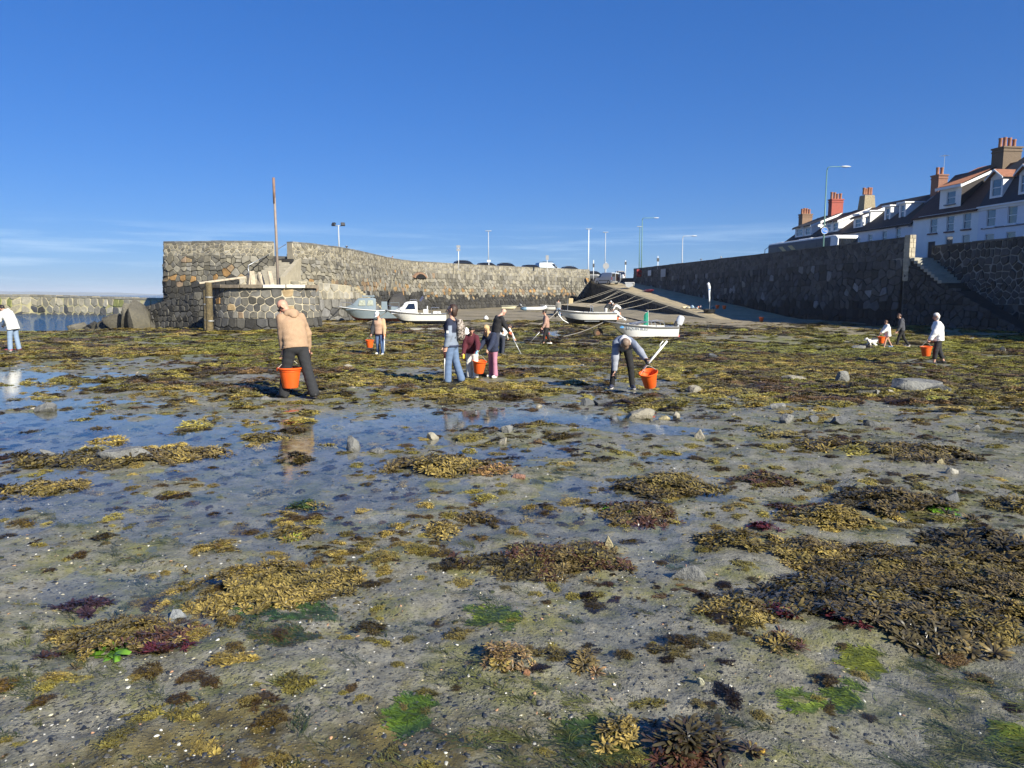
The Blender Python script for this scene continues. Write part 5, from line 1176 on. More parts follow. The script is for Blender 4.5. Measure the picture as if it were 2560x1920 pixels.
mb = MB(); mb.tube([(2.2,0,1.12),(2.12,0,.8),(1.8,0,.40),(1.3,0,.12),(.6,0,.03)],.035,6); ob('stem_band', mb, M_STEEL, d2)
mb = MB(); mb.box((-.3,.66,.33),(1.1,.04,.04)); mb.box((-.3,-.66,.33),(1.1,.04,.04)); ob('bilge_keel', mb, M_STEEL, d2)
# --- white cabin boat
d3 = boat('cabin_boat', 1040, 803, 54, PI+.10, 'white cabin motor boat with dark windows and a black outboard')
d3.scale = (.80,)*3
hull(d3, 5.5, 2.0, lambda t: 1.0+.32*max(0,(t-.3)/.7)**1.6, lambda t: .36+.5*max(0,(t-.6)/.4)**1.8, lambda t: .03+.75*max(0,(t-.6)/.4)**1.7, 2.3, M_GEL, M_AFB, stern=.9, floor=.5)
def cabin(e, st, m, wm, zb):
    mb = MB()
    for x, w_, z in st: mb.v += [(x,-w_,zb),(x,-w_*.82,z),(x,w_*.82,z),(x,w_,zb)]
    for i in range(len(st)-1):
        for j in range(3): mb.f.append((i*4+j,(i+1)*4+j,(i+1)*4+j+1,i*4+j+1))
    k = len(st)-1; mb.f += [(0,1,2,3),(k*4+3,k*4+2,k*4+1,k*4)]
    return ob('cabin', mb, m, e, bevel=.04)
cb = cabin(d3, [(-.15,.82,2.05),(.05,.82,2.12),(.75,.80,2.08),(1.25,.74,1.55),(2.2,.35,1.22)], M_GEL, None, 1.0)
for q in (-1,1):
    mb = MB(); mb.add([(.02,q*.795,1.42),(.92,q*.775,1.42),(.62,q*.70,1.90),(.10,q*.70,1.92)], [(0,1,2,3)]); mb.v = [(x,y+q*.015,z) for x,y,z in mb.v]; ob('side_window', mb, M_DARKG, cb)
mb = MB(); mb.add([(.82,-.60,2.03),(.82,.60,2.03),(1.22,.57,1.60),(1.22,-.57,1.60)], [(0,1,2,3)]); mb.v = [(x+.03,y,z+.02) for x,y,z in mb.v]; ob('windscreen', mb, M_DARKG, cb)
mb = MB(); mb.tube([(-.1,.5,2.1),(-.1,.5,2.26),(.5,.5,2.26),(.5,.5,2.08)],.02,6); mb.tube([(-.1,-.5,2.1),(-.1,-.5,2.26),(.5,-.5,2.26),(.5,-.5,2.08)],.02,6); ob('roof_rail', mb, M_CHROME, cb)
mb = MB(); mb.tube([(2.5,.2,1.25),(2.55,.15,1.75),(1.6,.6,1.6),(1.2,.7,1.2)],.018,6); mb.tube([(2.5,-.2,1.25),(2.55,-.15,1.75),(1.6,-.6,1.6),(1.2,-.7,1.2)],.018,6); mb.tube([(2.55,.15,1.75),(2.55,-.15,1.75)],.018,6); ob('pulpit', mb, M_CHROME, d3)
mb = MB(); mb.box((-.9,.2,1.15),(.45,.45,.5)); mb.box((-1.05,.2,1.5),(.1,.45,.4)); mb.box((-1.9,-.1,1.05),(.7,1.1,.3)); ob('helm_seat', mb, M_GEL, d3, bevel=.04)
mb = MB()
for x in (-1.4,-2.1):
    for q in (-.6,.6): mb.tube([(x,q,1.0),(x,q,1.55)],.018,5)
mb.tube([(-1.4,.6,1.55),(-2.1,.6,1.55),(-2.1,-.6,1.55),(-1.4,-.6,1.55)],.018,5); ob('stern_rail', mb, M_CHROME, d3)
outboard(d3, -2.95, 1.15, -.55, mat('cowl_black',(.06,.063,.068),.35,.06,3,coat=.3), .92)
mb = MB(); mb.slab([(-.3,.3,2.15),(-.62,.3,2.62),(-.75,.3,2.45),(-.5,.3,2.1)], (0,.02,0)); ob('ensign', mb, mat('ensign_navy',(.05,.06,.12),.8), d3)
# --- grey cabin boat behind
d4 = boat('cabin_boat', 925, 790, 57.5, PI+.16, 'grey cabin cruiser with curtained windows beside the landing steps')
d4.scale = (.86,)*3
hull(d4, 5.6, 2.0, lambda t: 1.1+.35*max(0,(t-.3)/.7)**1.6, lambda t: .36+.55*max(0,(t-.6)/.4)**1.8, lambda t: .03+.8*max(0,(t-.6)/.4)**1.7, 2.3, M_GELG, mat('antifoul_red',(.16,.04,.035),.8,.3,3), stern=.9, floor=.5, rail=M_WHITE)
cb = cabin(d4, [(-.55,.86,2.1),(-.3,.86,2.2),(.95,.84,2.16),(1.4,.78,1.7),(2.1,.4,1.38)], M_GELG, None, 1.1)
for q in (-1,1):
    for x0, x1 in ((-.35,.22),(.34,.98)):
        mb = MB(); mb.add([(x0,q*.84,1.5),(x1,q*.83,1.5),(x1-.12,q*.755,1.97),(x0+.04,q*.755,1.97)], [(0,1,2,3)]); mb.v = [(x,y+q*.012,z) for x,y,z in mb.v]; ob('side_window', mb, mat('curtained',(.34,.36,.28),.3,.4,6,coat=.5), cb)
mb = MB(); mb.box((.1,0,2.33),(1.1,.9,.12)); mb.tube([(-.3,.4,2.2),(-.35,.4,2.45)],.03,5); ob('roof_hatch', mb, M_GELG, cb, bevel=.02)
mb = MB(); mb.add([(1.02,-.62,2.11),(1.02,.62,2.11),(1.36,.58,1.74),(1.36,-.58,1.74)], [(0,1,2,3)]); mb.v = [(x+.03,y,z+.02) for x,y,z in mb.v]; ob('windscreen', mb, M_DARKG, cb)
mb = MB(); mb.tube([(2.5,.2,1.4),(2.55,.15,1.8),(1.6,.6,1.72),(1.3,.72,1.35)],.018,6); mb.tube([(2.5,-.2,1.4),(2.55,-.15,1.8),(1.6,-.6,1.72),(1.3,-.72,1.35)],.018,6); ob('pulpit', mb, M_CHROME, d4)
mb = MB(); mb.box((-1.3,.3,1.5),(.5,.5,.7)); mb.box((-2.2,0,1.25),(.6,1.4,.3)); mb.tube([(-1.8,.7,1.1),(-1.8,.7,1.75),(-2.6,.7,1.75),(-2.6,.7,1.1)],.02,5); ob('cockpit_box', mb, M_GELG, d4)
outboard(d4, -3.0, 1.35, -1.1, mat('cowl_white', (.70,.71,.72), .35, .06, 3), 1.1)
# --- tenders by the quay foot
d5 = boat('rowing_dinghy', 1275, 775, 96, PI*.02, 'upturned-looking cream dinghy lying at the foot of the quay wall')
hull(d5, 2.2, 1.1, lambda t: .5+.1*t*t, lambda t: .16+.15*max(0,(t-.6)/.4)**2, lambda t: .02+.2*max(0,(t-.7)/.3)**2, 2.4, mat('gelcoat_cream',(.66,.63,.44),.5,.1), M_GEL, floor=.2, n=12)
d6 = boat('inflatable_dinghy', 1333, 777, 88, .05, 'grey and white inflatable dinghy pulled up below the quay')
mb = MB()
for q in (-1,1): mb.tube([(-1.5,q*.55,.28),(-1.2,q*.58,.27),(.5,q*.58,.27),(1.1,q*.45,.32),(1.45,q*.2,.42),(1.52,0,.45)],[.10,.2,.21,.2,.18,.16],10)
ob('tube', mb, mat('hypalon_white',(.62,.64,.66),.5,.1), d6, True)
mb = MB(); mb.box((0,0,.15),(2.2,1.0,.06)); mb.box((-1.15,0,.35),(.05,.9,.4)); ob('floor', mb, M_GELG, d6)
mb = MB(); [mb.tube([(-1.5,q*.55,.28),(-1.18,q*.585,.27),(-.85,q*.585,.27)],[.11,.206,.212],10) for q in (-1,1)]; ob('blue_end', mb, mat('hypalon_blue',(.10,.18,.26),.5,.1), d6, True)
outboard(d6, -1.35, .55, -.9, mat('cowl_black',(.06,.063,.068),.35,.06,3,coat=.3), .75)
d7 = boat('rowing_dinghy', 1376, 774, 90, PI-.1, 'plain white dinghy beside the inflatable, behind the walker in grey')
hull(d7, 2.9, 1.25, lambda t: .62+.14*t*t, lambda t: .2+.2*max(0,(t-.6)/.4)**2, lambda t: .02+.3*max(0,(t-.7)/.3)**2, 2.4, M_GEL, M_GEL, floor=.25, n=14)
# covered dinghy and red kayak on the slip
q = at(1575,704,106); d8 = empty('covered_dinghy', (q.x,q.y,slz(q.y)+.05), 1.3, 'small white dinghy half under a pale cover near the slip top', 'boat')
hull(d8, 2.6, 1.2, lambda t: .75, lambda t: .3, lambda t: .1+.3*max(0,(t-.7)/.3)**2, 2.4, mat('gelcoat_dull',(.45,.47,.48),.5,.1), M_GEL, floor=.4, n=12)
mb = MB(); mb.slab([(-1.0,-.62,.80),(.2,-.62,.80),(.2,.62,.80),(-1.0,.62,.80)],(0,0,.08)); mb.slab([(-.9,-.64,.8),(-.2,-.64,.8),(-.55,-.64,.35)],(0,-.02,0)); ob('cover', mb, M_WHITE, d8)
q = at(1622,718,100); e = empty('kayak', (q.x,q.y,slz(q.y)+.02), 1.75, 'red kayak lying in the shade high on the slipway', 'kayak')
mb = MB(); mb.tube([(-1.7,0,.3),(-1.3,0,.2),(-.5,0,.17),(.5,0,.17),(1.3,0,.2),(1.7,0,.3)],[.02,.2,.34,.34,.2,.02],10,squash=.55); ob('shell', mb, mat('kayak_red',(.42,.03,.04),.4,.1), e, True)
mb = MB(); mb.torus((0,0,.36),.3,.04,16,6,'Z'); ob('cockpit_rim', mb, M_BLACK, e, True)
# buoys, post and mooring lines
for u, v, d, r_, lb in ((1215,797,60,.20,'white mooring buoy lying on the bare sand left of the bald man'),(1166,823,40.5,.24,'white mooring buoy just behind the backpack')):
    p = at(u,v,d); mb = MB(); mb.ball((0,0,r_*.9),r_,14,10); mb.lathe([(.05,r_*1.85),(.05,r_*2.1),(.03,r_*2.15)],8); one('buoy', mb, M_WHITE, lb, 'buoy', 'white mooring buoys', True, loc=(p.x,p.y,gz(p.x,p.y)), world=False)
p = at(1426,760,84); mb = MB(); mb.box((0,0,.8),(.5,.45,1.7),ry=.05); one('mooring_post', mb, mat('sandstone_post',(.50,.40,.22),.9,.2), 'short squared tan mooring post on the bank', 'post', loc=(p.x,p.y,p.z-1.0), world=False, bevel=.05)
rope_ends = [((1536,719),(1392,766),74,96),((1541,721),(1412,764),74,95),((1549,722),(1462,766),72,93),((1554,723),(1468,765),70,92),((1567,726),(1500,754),72,90),((1590,735),(1536,760),72,86),((1610,738),(1530,766),66,84),((1634,743),(1560,772),66,82),((1672,752),(1615,775),66,76)]
for k, (a, b_, db, da) in enumerate(rope_ends):
    y_ = None
    for yy in np.linspace(SB.y, SA.y, 300):
        uu = 1280+FPX*sedge(yy)/(yy*cp)
        if uu < a[0]: y_ = yy; break
    A = Vector((sedge(y_)+.1, y_, slz(y_)+.06)); Bp = G(b_[0], b_[1]+3) if b_[1] < 790 else at(*b_, db)
    if Bp.y > A.y-1 or Bp.y < 50: Bp = at(b_[0],b_[1],min(db,A.y-6)); Bp.z = max(Bp.z, gz(Bp.x,Bp.y)+.03)
    pts = [A.lerp(Bp,t)+Vector((0,0,-.10*math.sin(PI*t)*(.6+.4*(k%3)))) for t in np.linspace(0,1,12)]
    for q in pts: q.z = max(q.z, gz(q.x,q.y)+.03)
    mb = MB(); mb.tube(pts, .018, 6)
    o = one('mooring_rope', mb, M_NYL, ['topmost mooring rope','second mooring rope','third mooring rope','fourth mooring rope','fifth mooring rope','sixth mooring rope','seventh mooring rope','eighth mooring rope','lowest mooring rope'][k]+' running from the slipway edge down to the sand', 'rope', 'mooring ropes from the slipway', True)
def ground_rope(name, pts, r_, m, label, fly=False):
    P_ = [G(u,v) if not fly else u for u, v in pts] if not fly else pts; q = []
    for a, b_ in zip(P_, P_[1:]):
        for t in np.linspace(0,1,8)[:-1]:
            c = a.lerp(b_,t); c.x += .05*math.sin(c.y*3+c.x*5); c.z = gz(c.x,c.y)+r_; q.append(c)
    mb = MB(); mb.tube(q, r_, 5); return one(name, mb, m, label, 'rope', None, True)
ground_rope('mooring_chain', [(1556,793),(1600,803),(1660,812),(1760,818),(1900,826)], .05, mat('weedy_chain',(.03,.026,.02),.9,.3), 'dark weedy chain trailing behind the dory across the sand')
ground_rope('mooring_chain', [(1702,843),(1740,850),(1800,853),(1880,857),(1990,862)], .045, mat('weedy_chain',(.03,.026,.02),.9,.3), 'dark chain running right from the red pick-up buoy')
bp_ = d1.matrix_basis @ Vector((2.0,0,1.0)); gp = G(1400,843)
def fly_rope(a, b_, sag, r_, label, m=M_NYL):
    pts = [a.lerp(b_,t)+Vector((0,0,-sag*math.sin(PI*t))) for t in np.linspace(0,1,14)]; mb = MB(); mb.tube(pts, r_, 6); return one('mooring_rope', mb, m, label, 'rope', None, True)
fly_rope(bp_, gp, .12, .028, 'cream bow rope from the dory stretched down to the weed on its left')
bp2 = d2.matrix_basis @ Vector((2.12,0,1.1)); fly_rope(bp2, G(1345,812), .15, .028, 'bow rope from the white open boat passing behind the woman in brown')
bp3 = d3.matrix_basis @ Vector((2.6,0,1.2)); fly_rope(bp3, G(915,808), .1, .03, 'bow rope of the white cabin boat slanting down to the sand')
bp4 = d4.matrix_basis @ Vector((2.6,0,1.35)); fly_rope(bp4, G(842,786), .05, .03, 'short bow rope of the grey cabin cruiser')
# odds and ends on the slip
def heap(u, v, d, label, parts, name, cat):
    p = at(u,v,d); e = empty(name, (p.x,p.y,slz(p.y)+.02), 0, label, cat)
    for (nm, x, y, r_, col) in parts:
        mb = MB(); mb.ball((x,y,r_[2]*.6),r_,12,8); mb.v = [(a+.05*math.sin(9*b_),b_+.05*math.sin(7*a),max(0,c+.04*math.sin(11*a+5*b_))) for a,b_,c in mb.v]; ob(nm, mb, mat('cloth_%02d%02d%02d' % tuple(int(99*k) for k in col), col, .9, .2, 8), e, True)
    return e
heap(1728,760,78,'pile of coats and bags left on the sunlit slipway',[('coat',-.7,.1,(.30,.26,.16),(.55,.47,.30)),('coat',-.35,-.2,(.2,.3,.10),(.62,.56,.40)),('bag',.1,.15,(.24,.2,.2),(.30,.42,.52)),('towel',.4,-.2,(.34,.16,.07),(.45,.55,.62)),('towel',.8,.15,(.2,.26,.14),(.60,.25,.16)),('bag',1.05,-.15,(.16,.18,.2),(.55,.42,.36))],'belongings_pile','belongings')
# ================================================================ people
def surface_nets(f, lo, hi, h):
    lo = np.array(lo)-2*h; hi = np.array(hi)+2*h; n = np.ceil((hi-lo)/h).astype(int)+1
    X, Y, Z = np.meshgrid(*[lo[i]+h*np.arange(n[i]) for i in range(3)], indexing='ij')
    D = f(np.stack([X,Y,Z],-1).reshape(-1,3)).reshape(n); S = D < 0
    cnt = np.zeros(n-1, int); pos = np.zeros((*(n-1),3)); num = np.zeros(n-1)
    sl = lambda a, k: slice(a, k-1+a)
    for dx in (0,1):
        for dy in (0,1):
            for dz in (0,1): cnt += S[sl(dx,n[0]), sl(dy,n[1]), sl(dz,n[2])]
    act = (cnt > 0) & (cnt < 8)
    for ax in range(3):
        for a in (0,1):
            for b in (0,1):
                o0 = [0,0,0]; oth = [i for i in range(3) if i != ax]; o0[oth[0]] = a; o0[oth[1]] = b; o1 = list(o0); o1[ax] = 1
                d0 = D[tuple(sl(o0[i],n[i]) for i in range(3))]; d1 = D[tuple(sl(o1[i],n[i]) for i in range(3))]
                cr = (d0 < 0) != (d1 < 0); t = np.where(cr, d0/(d0-d1+1e-12), 0)
                p = np.zeros((*(n-1),3)); p[...,oth[0]] = a; p[...,oth[1]] = b; p[...,ax] = t
                pos += p*cr[...,None]; num += cr
    idx = -np.ones(n-1, int); idx[act] = np.arange(act.sum())
    ii = np.argwhere(act); V = lo+h*(ii+pos[act]/num[act][:,None])
    F = []
    for ax in range(3):
        o = [i for i in range(3) if i != ax]
        s0 = [slice(None)]*3; s1 = [slice(None)]*3; s0[ax] = slice(0,n[ax]-1); s1[ax] = slice(1,n[ax])
        c = S[tuple(s0)] != S[tuple(s1)]; c[tuple(0 if i == o[0] else slice(None) for i in range(3))] = False; c[tuple(0 if i == o[1] else slice(None) for i in range(3))] = False
        c[tuple(-1 if i == o[0] else slice(None) for i in range(3))] = False; c[tuple(-1 if i == o[1] else slice(None) for i in range(3))] = False
        e = np.argwhere(c); 
        if not len(e): continue
        def cell(a, b): q = e.copy(); q[:,o[0]] -= a; q[:,o[1]] -= b; return idx[tuple(q.T)]
        Q = np.stack([cell(1,1), cell(0,1), cell(0,0), cell(1,0)], 1)
        fl = S[tuple(s0)][tuple(e.T)] ^ (ax == 1); Q[~fl] = Q[~fl][:,::-1]; F.append(Q[(Q >= 0).all(1)])
    return V, np.concatenate(F)
def smin(a, b, k):
    h = np.clip(.5+.5*(b-a)/k, 0, 1); return b*(1-h)+a*h-k*h*(1-h)
class SDF:
    def __init__(s, k=.03): s.p = []; s.k = k; s.cut = []; s.wr = 0; s.sub = []
    def cap(s, a, b, ra, rb=None, side=None, asp=1.0): s.p.append((np.array(a,float), np.array(b,float), ra, ra if rb is None else rb, None if side is None else np.array(side,float), asp)); return s
    def chain(s, pts, rs, side=None, asp=1.0):
        for i in range(len(pts)-1): s.cap(pts[i], pts[i+1], rs[i], rs[i+1], side, asp)
        return s
    def prim(s, P, q):
        a, b, ra, rb, sd, asp = q; ab = b-a; pa = P-a; L2 = max(ab@ab, 1e-9); h = np.clip(pa@ab/L2, 0, 1); r = pa-h[:,None]*ab
        if sd is not None: k = r@sd; r = r+(k/asp-k)[:,None]*sd
        return np.linalg.norm(r, axis=1)-(ra+(rb-ra)*h)
    def __call__(s, P):
        d = None
        for q in s.p:
            e = s.prim(P, q); d = e if d is None else smin(d, e, s.k)
        if s.wr:
            d = d+s.wr*(np.sin(P[:,2]*62+5*np.sin(P[:,0]*7)+P[:,1]*9)*(.6+.4*np.sin(P[:,0]*5+P[:,2]*4))+.6*np.sin(P[:,0]*33+P[:,2]*41+3*np.sin(P[:,1]*9))*np.sin(P[:,2]*7+P[:,1]*6))
        for q in s.sub: d = np.maximum(d, -s.prim(P, q))
        for (o, nn) in s.cut: d = np.maximum(d, (P-np.array(o))@np.array(nn))
        return d
    def mesh(s, h):
        lo = np.min([np.minimum(q[0]-max(q[2],q[3])*max(1,q[5])-.02, q[1]-max(q[2],q[3])*max(1,q[5])-.02) for q in s.p], 0); hi = np.max([np.maximum(q[0]+max(q[2],q[3])*max(1,q[5])+.02, q[1]+max(q[2],q[3])*max(1,q[5])+.02) for q in s.p], 0)
        return surface_nets(s, lo, hi, h)
def rx(v, a): c, s_ = math.cos(a), math.sin(a); return np.array([v[0], v[1]*c-v[2]*s_, v[1]*s_+v[2]*c])
def rzv(v, a): c, s_ = math.cos(a), math.sin(a); return np.array([v[0]*c-v[1]*s_, v[0]*s_+v[1]*c, v[2]])
def sdf_obj(name, s, h, m, parent, off, col=None):
    V, F = s.mesh(h); V = V-off
    me = fast_mesh(name, V, F, m, True, None if col is None else col(V+off)); me.parent = parent; return me
FEET = []
SKIN = mat('skin', (.50,.29,.20), .55, .08, 12, attr=True, sss=.0)
def cloth(name, c, rough=.9): return mat('cloth_'+name, c, rough, .12, 14, .006, 60)
def person(u, v, h, yaw, label, pose, top, legs, feet, hair, skin=(.52,.30,.21), vox=.02, at_=None, group='people searching the shore at low tide', sunk=.0, shorts=False, extras=None, g_hand=None):
    """pose: lean, bend, head(pitch,yaw), hip(L,R), knee(L,R), arm(L),(R)=(flex,abduct,elbow)  degrees; local x = the person's right, y = forward"""
    P = G(u, v) if at_ is None else Vector(at_)
    e = empty('person', (P.x,P.y,P.z-sunk), yaw, label, 'person', group)
    lean = R(pose.get('lean',3)); bend = R(pose.get('bend',0)); hp, hy = [R(a) for a in pose.get('head',(0,0))]
    J = {}
    pel = np.array([0,0,.525*h])
    hipw = .052*h*top.get('hipw',1)
    for k, sd in (('L',-1),('R',1)):
        hf = R(pose.get('hip',(0,0))[k == 'R']); kn = R(pose.get('knee',(4,4))[k == 'R']); sp = pose.get('spread',.012)*h*sd
        hip = pel+np.array([sd*hipw,0,-.01*h]); kne = hip+.245*h*np.array([sp/(.245*h),math.sin(hf),-math.cos(hf)]); ank = kne+.235*h*np.array([sp*.6/(.235*h),math.sin(hf-kn),-math.cos(hf-kn)])
        J['hip'+k], J['kne'+k], J['ank'+k] = hip, kne, ank
        J['toe'+k] = ank+np.array([sd*.02*h,.095*h,-.028*h]); J['heel'+k] = ank+np.array([0,-.025*h,-.026*h])
    drop = min(J['ankL'][2], J['ankR'][2])-.047*h
    td = np.array([0,math.sin(lean),math.cos(lean)]); td2 = np.array([0,math.sin(lean+bend),math.cos(lean+bend)])
    wai = pel+.085*h*td; che = wai+.125*h*td2; nck = che+.10*h*td2
    J.update(pel=pel, wai=wai, che=che, nck=nck)
    hd = np.array([0,math.sin(lean+bend+hp*.6),math.cos(lean+bend+hp*.6)]); hb_ = nck+.035*h*hd
    PT = lean*.55+bend*.8+hp; f0 = np.array([-math.sin(hy),math.cos(hy),0.]); hup = np.array([0,0,math.cos(PT)])+math.sin(PT)*f0; hfw = math.cos(PT)*f0-np.array([0,0,math.sin(PT)]); hr = np.array([math.cos(hy),math.sin(hy),0.])   # + yaw turns the head to the person's left
    hc = nck+.052*h*hd+.068*h*hup
    J.update(hc=hc)
    for k, sd in (('L',-1),('R',1)):
        f_, ab, el = [R(a) for a in pose.get('arm'+k,(0,8,10))]
        sh = nck-.034*h*td2+np.array([sd*.100*h*top.get('shw',1),0,0])
        d1_ = np.array([sd*math.sin(ab),math.sin(f_)*math.cos(ab),-math.cos(f_)*math.cos(ab)])
        ab2 = R(pose.get('abd2'+k, math.degrees(ab)*.4)); d2_ = np.array([sd*math.sin(ab2),math.sin(f_+el)*math.cos(ab2),-math.cos(f_+el)*math.cos(ab2)])
        elb = sh+.172*h*d1_; wri = elb+.148*h*d2_; J['sh'+k], J['elb'+k], J['wri'+k] = sh, elb, wri; J['hd'+k] = d2_; J['han'+k] = wri+.055*h*d2_
    for q in list(J):
        if q[:2] != 'hd' or q == 'hdx': 
            if not q.startswith('hd'): J[q] = J[q]-np.array([0,0,drop])
    hc = J['hc']; off = np.zeros(3); S1 = np.array([1.,0,0])
    # ---- body: one continuous surface
    b = SDF(.025)
    b.cap(hc+.012*h*hup-.008*h*hfw, hc-.004*h*hup, .052*h, .048*h, hr, .88); b.cap(hc-.035*h*hup+.018*h*hfw, hc-.05*h*hup+.026*h*hfw, .036*h, .026*h, hr, .85)
    b.cap(J['nck']-.01*h*td2, hc-.03*h*hup, .030*h, .028*h)
    b.chain([J['pel'],J['wai'],J['che'],J['nck']-.03*h*td2], [.068*h,.062*h,.068*h,.05*h], S1, 1.45)
    for k in 'LR':
        b.chain([J['sh'+k],J['elb'+k],J['wri'+k]], [.031*h,.024*h,.017*h])
        b.chain([J['hip'+k],J['kne'+k],J['ank'+k]], [.050*h,.033*h,.022*h]); b.cap(J['heel'+k],J['toe'+k],.022*h,.017*h)
    b.k = .02
    nose = hc-.012*h*hup+.052*h*hfw
    V, F = b.mesh(vox)
    fine = SDF(.006)
    fine.cap(nose+.016*h*hup-.006*h*hfw, nose-.008*h*hup+.006*h*hfw, .006*h, .010*h); fine.cap(nose-.03*h*hup-.010*h*hfw-.010*h*hr, nose-.03*h*hup-.010*h*hfw+.010*h*hr, .006*h)
    for sd in (-1,1): fine.cap(hc+sd*.048*h*hr-.018*h*hup, hc+sd*.050*h*hr+.006*h*hup, .009*h, .011*h)
    for k, sd in (('L',-1),('R',1)):             # palm, four fingers, thumb
        w0, dr = J['wri'+k], J['hd'+k]; ac = np.array([0.,1,0]) if abs(dr[1]) < .8 else np.array([0,0,1.]); ac = ac-dr*(ac@dr); ac /= np.linalg.norm(ac); cu = np.cross(ac, dr)*(-sd)
        grip = pose.get('grip',1.0)
        fine.cap(w0-.02*h*dr, w0+.012*h*dr, .0175*h, .017*h); fine.cap(w0+.012*h*dr, w0+.045*h*dr, .012*h, .013*h, ac, 1.9)
        for i, (o_, ln) in enumerate(((.020,.040),(.007,.046),(-.006,.043),(-.018,.034))):
            r0 = w0+.048*h*dr+o_*h*ac; m_ = r0+ln*h*.5*(dr*.9+cu*.35*grip); t_ = m_+ln*h*.55*(dr*(1-.85*grip)+cu*(.95*grip+.15)); fine.chain([r0,m_,t_],[.0062*h,.0058*h,.0048*h])
        r0 = w0+.015*h*dr+.018*h*ac; fine.chain([r0, r0+.022*h*(dr*.6+ac*.8), r0+.042*h*(dr*.95+ac*.55+cu*.5)],[.0085*h,.0068*h,.0055*h])
    boxes = [(hc-.09*h, hc+.09*h)]+[(np.minimum(J['wri'+k],J['han'+k])-.07*h, np.maximum(J['wri'+k],J['han'+k])+.07*h) for k in 'LR']
    Vs, Fs, nv = [V], [F], len(V)
    for lo, hi in boxes:
        v2, f2 = surface_nets(fine, lo, hi, max(.0055, vox*.32)); Vs.append(v2); Fs.append(f2+nv); nv += len(v2)
    V = np.concatenate(Vs); F = np.concatenate(Fs)
    sk = np.array([*skin,1.0]); colv = np.repeat(sk[None], len(V), 0)
    lip = np.linalg.norm((V-(nose-.03*h*hup-.01*h*hfw))/np.array([1,1,.6]), axis=1) < .016*h; colv[lip,:3] *= (1.0,.62,.62)
    chk = np.linalg.norm(V-(hc+.03*h*hfw-.02*h*hup), axis=1) < .04*h; colv[chk,:3] *= (1.06,.93,.92)
    bo = fast_mesh('body', V, F, SKIN, True, colv); bo.parent = e
    mb = MB()
    for sd in (-1,1): p = hc+.047*h*hfw+sd*.019*h*hr+.003*h*hup; mb.ball(p, .0065*h, 8, 6)
    ob('eyes', mb, mat('eye_dark',(.02,.014,.01),.3), bo, True)
    if pose.get('glasses'):
        mb = MB()
        for sd in (-1,1):
            p = hc+.054*h*hfw+sd*.021*h*hr+.002*h*hup; mb.ball(p,(.016*h,.012*h,.014*h),10,6); mb.tube([p+sd*.012*h*hr, hc+sd*.054*h*hr+.004*h*hup],.003*h,5)
        ob('sunglasses', mb, mat('sunglass',(.008,.008,.009),.15,.05), bo, True)
    # ---- clothing
    if top:
        t = SDF(.03); lo_ = top.get('loose',.012); wr_ = top.get('wr',.0035); t.wr = wr_*.6
        hem = top.get('hem',.02)*h; hp_ = J['pel']-hem*td
        t.chain([hp_-.05*h*td,J['wai'],J['che'],J['nck']-.018*h*td2],[.072*h+lo_*top.get('flare',1.0),.068*h+lo_,.075*h+lo_,.030*h+lo_*.8],S1,top.get('asp',1.42))
        for k in 'LR':
            sl_ = top.get('sleeve',1.0); en = J['elb'+k]+(J['wri'+k]-J['elb'+k])*max(0,sl_*2-1)*.98 if sl_ > .5 else J['sh'+k]+(J['elb'+k]-J['sh'+k])*sl_*2
            if sl_ > .5: t.chain([J['sh'+k],J['elb'+k],en],[.036*h+lo_*.8,.031*h+lo_*.9,.022*h+lo_*.7])
            else: t.chain([J['sh'+k],en],[.040*h+lo_,.038*h+lo_])
        t.cut.append((hp_, -td))
        tm = cloth(top['n'], top['c']); blocks = top.get('blocks')
        if blocks:
            tm = mat('cloth_blocks', (1,1,1), .9, .1, 14, .006, 60, attr=True)
        def tcol(V):
            c_ = np.repeat(np.array([[*top['c'],1.0]]), len(V), 0)
            for fn, cc in blocks: c_[fn(V,J,h),:3] = cc
            return c_
        to = sdf_obj(top.get('name','jacket'), t, vox, tm, e, off, tcol if blocks else None)
        if top.get('hood'):
            s2 = SDF(.02); s2.wr = wr_; hm = top['hood'] if isinstance(top['hood'],str) else 'down'; bk = np.array([0,-1.,0]); base_ = J['nck']
            if hm == 'down':
                s2.cap(base_-.045*h*S1-.03*h*np.array([0,td2[2],-td2[1]]), base_+.045*h*S1-.03*h*np.array([0,td2[2],-td2[1]])-.012*h*td2, .033*h); s2.cap(base_-.045*h*np.array([0,td2[2],-td2[1]]), base_-.085*h*np.array([0,td2[2],-td2[1]])-.05*h*td2, .042*h, .020*h, S1, 1.6); s2.cap(base_+.03*h*hfw*0+.012*h*td2-.03*h*S1, base_+.012*h*td2+.03*h*S1, .030*h)
            sdf_obj('hood', s2, vox*.8, cloth(top['n'],top['c']) if not top.get('hoodc') else cloth(top['n']+'_hood',top['hoodc']), to, off)
        if top.get('trim'):
            s2 = SDF(.01); s2.chain([hp_+.003*h*td, hp_+.022*h*td],[.072*h+lo_+.006]*2,S1,top.get('asp',1.42)); s2.cut += [(hp_-.002*h*td,-td),(hp_+.024*h*td,td)]; sdf_obj('hem_band', s2, vox*.7, cloth(top['n']+'_trim',top['trim']), to, off)
        if top.get('patch'):
            p = J['shL']+(J['elbL']-J['shL'])*.75+np.array([-.060*h,0,0]); mb = MB(); mb.box(p,(.008,.05*h*.6,.035*h)); ob('sleeve_patch', mb, M_WHITE, to)
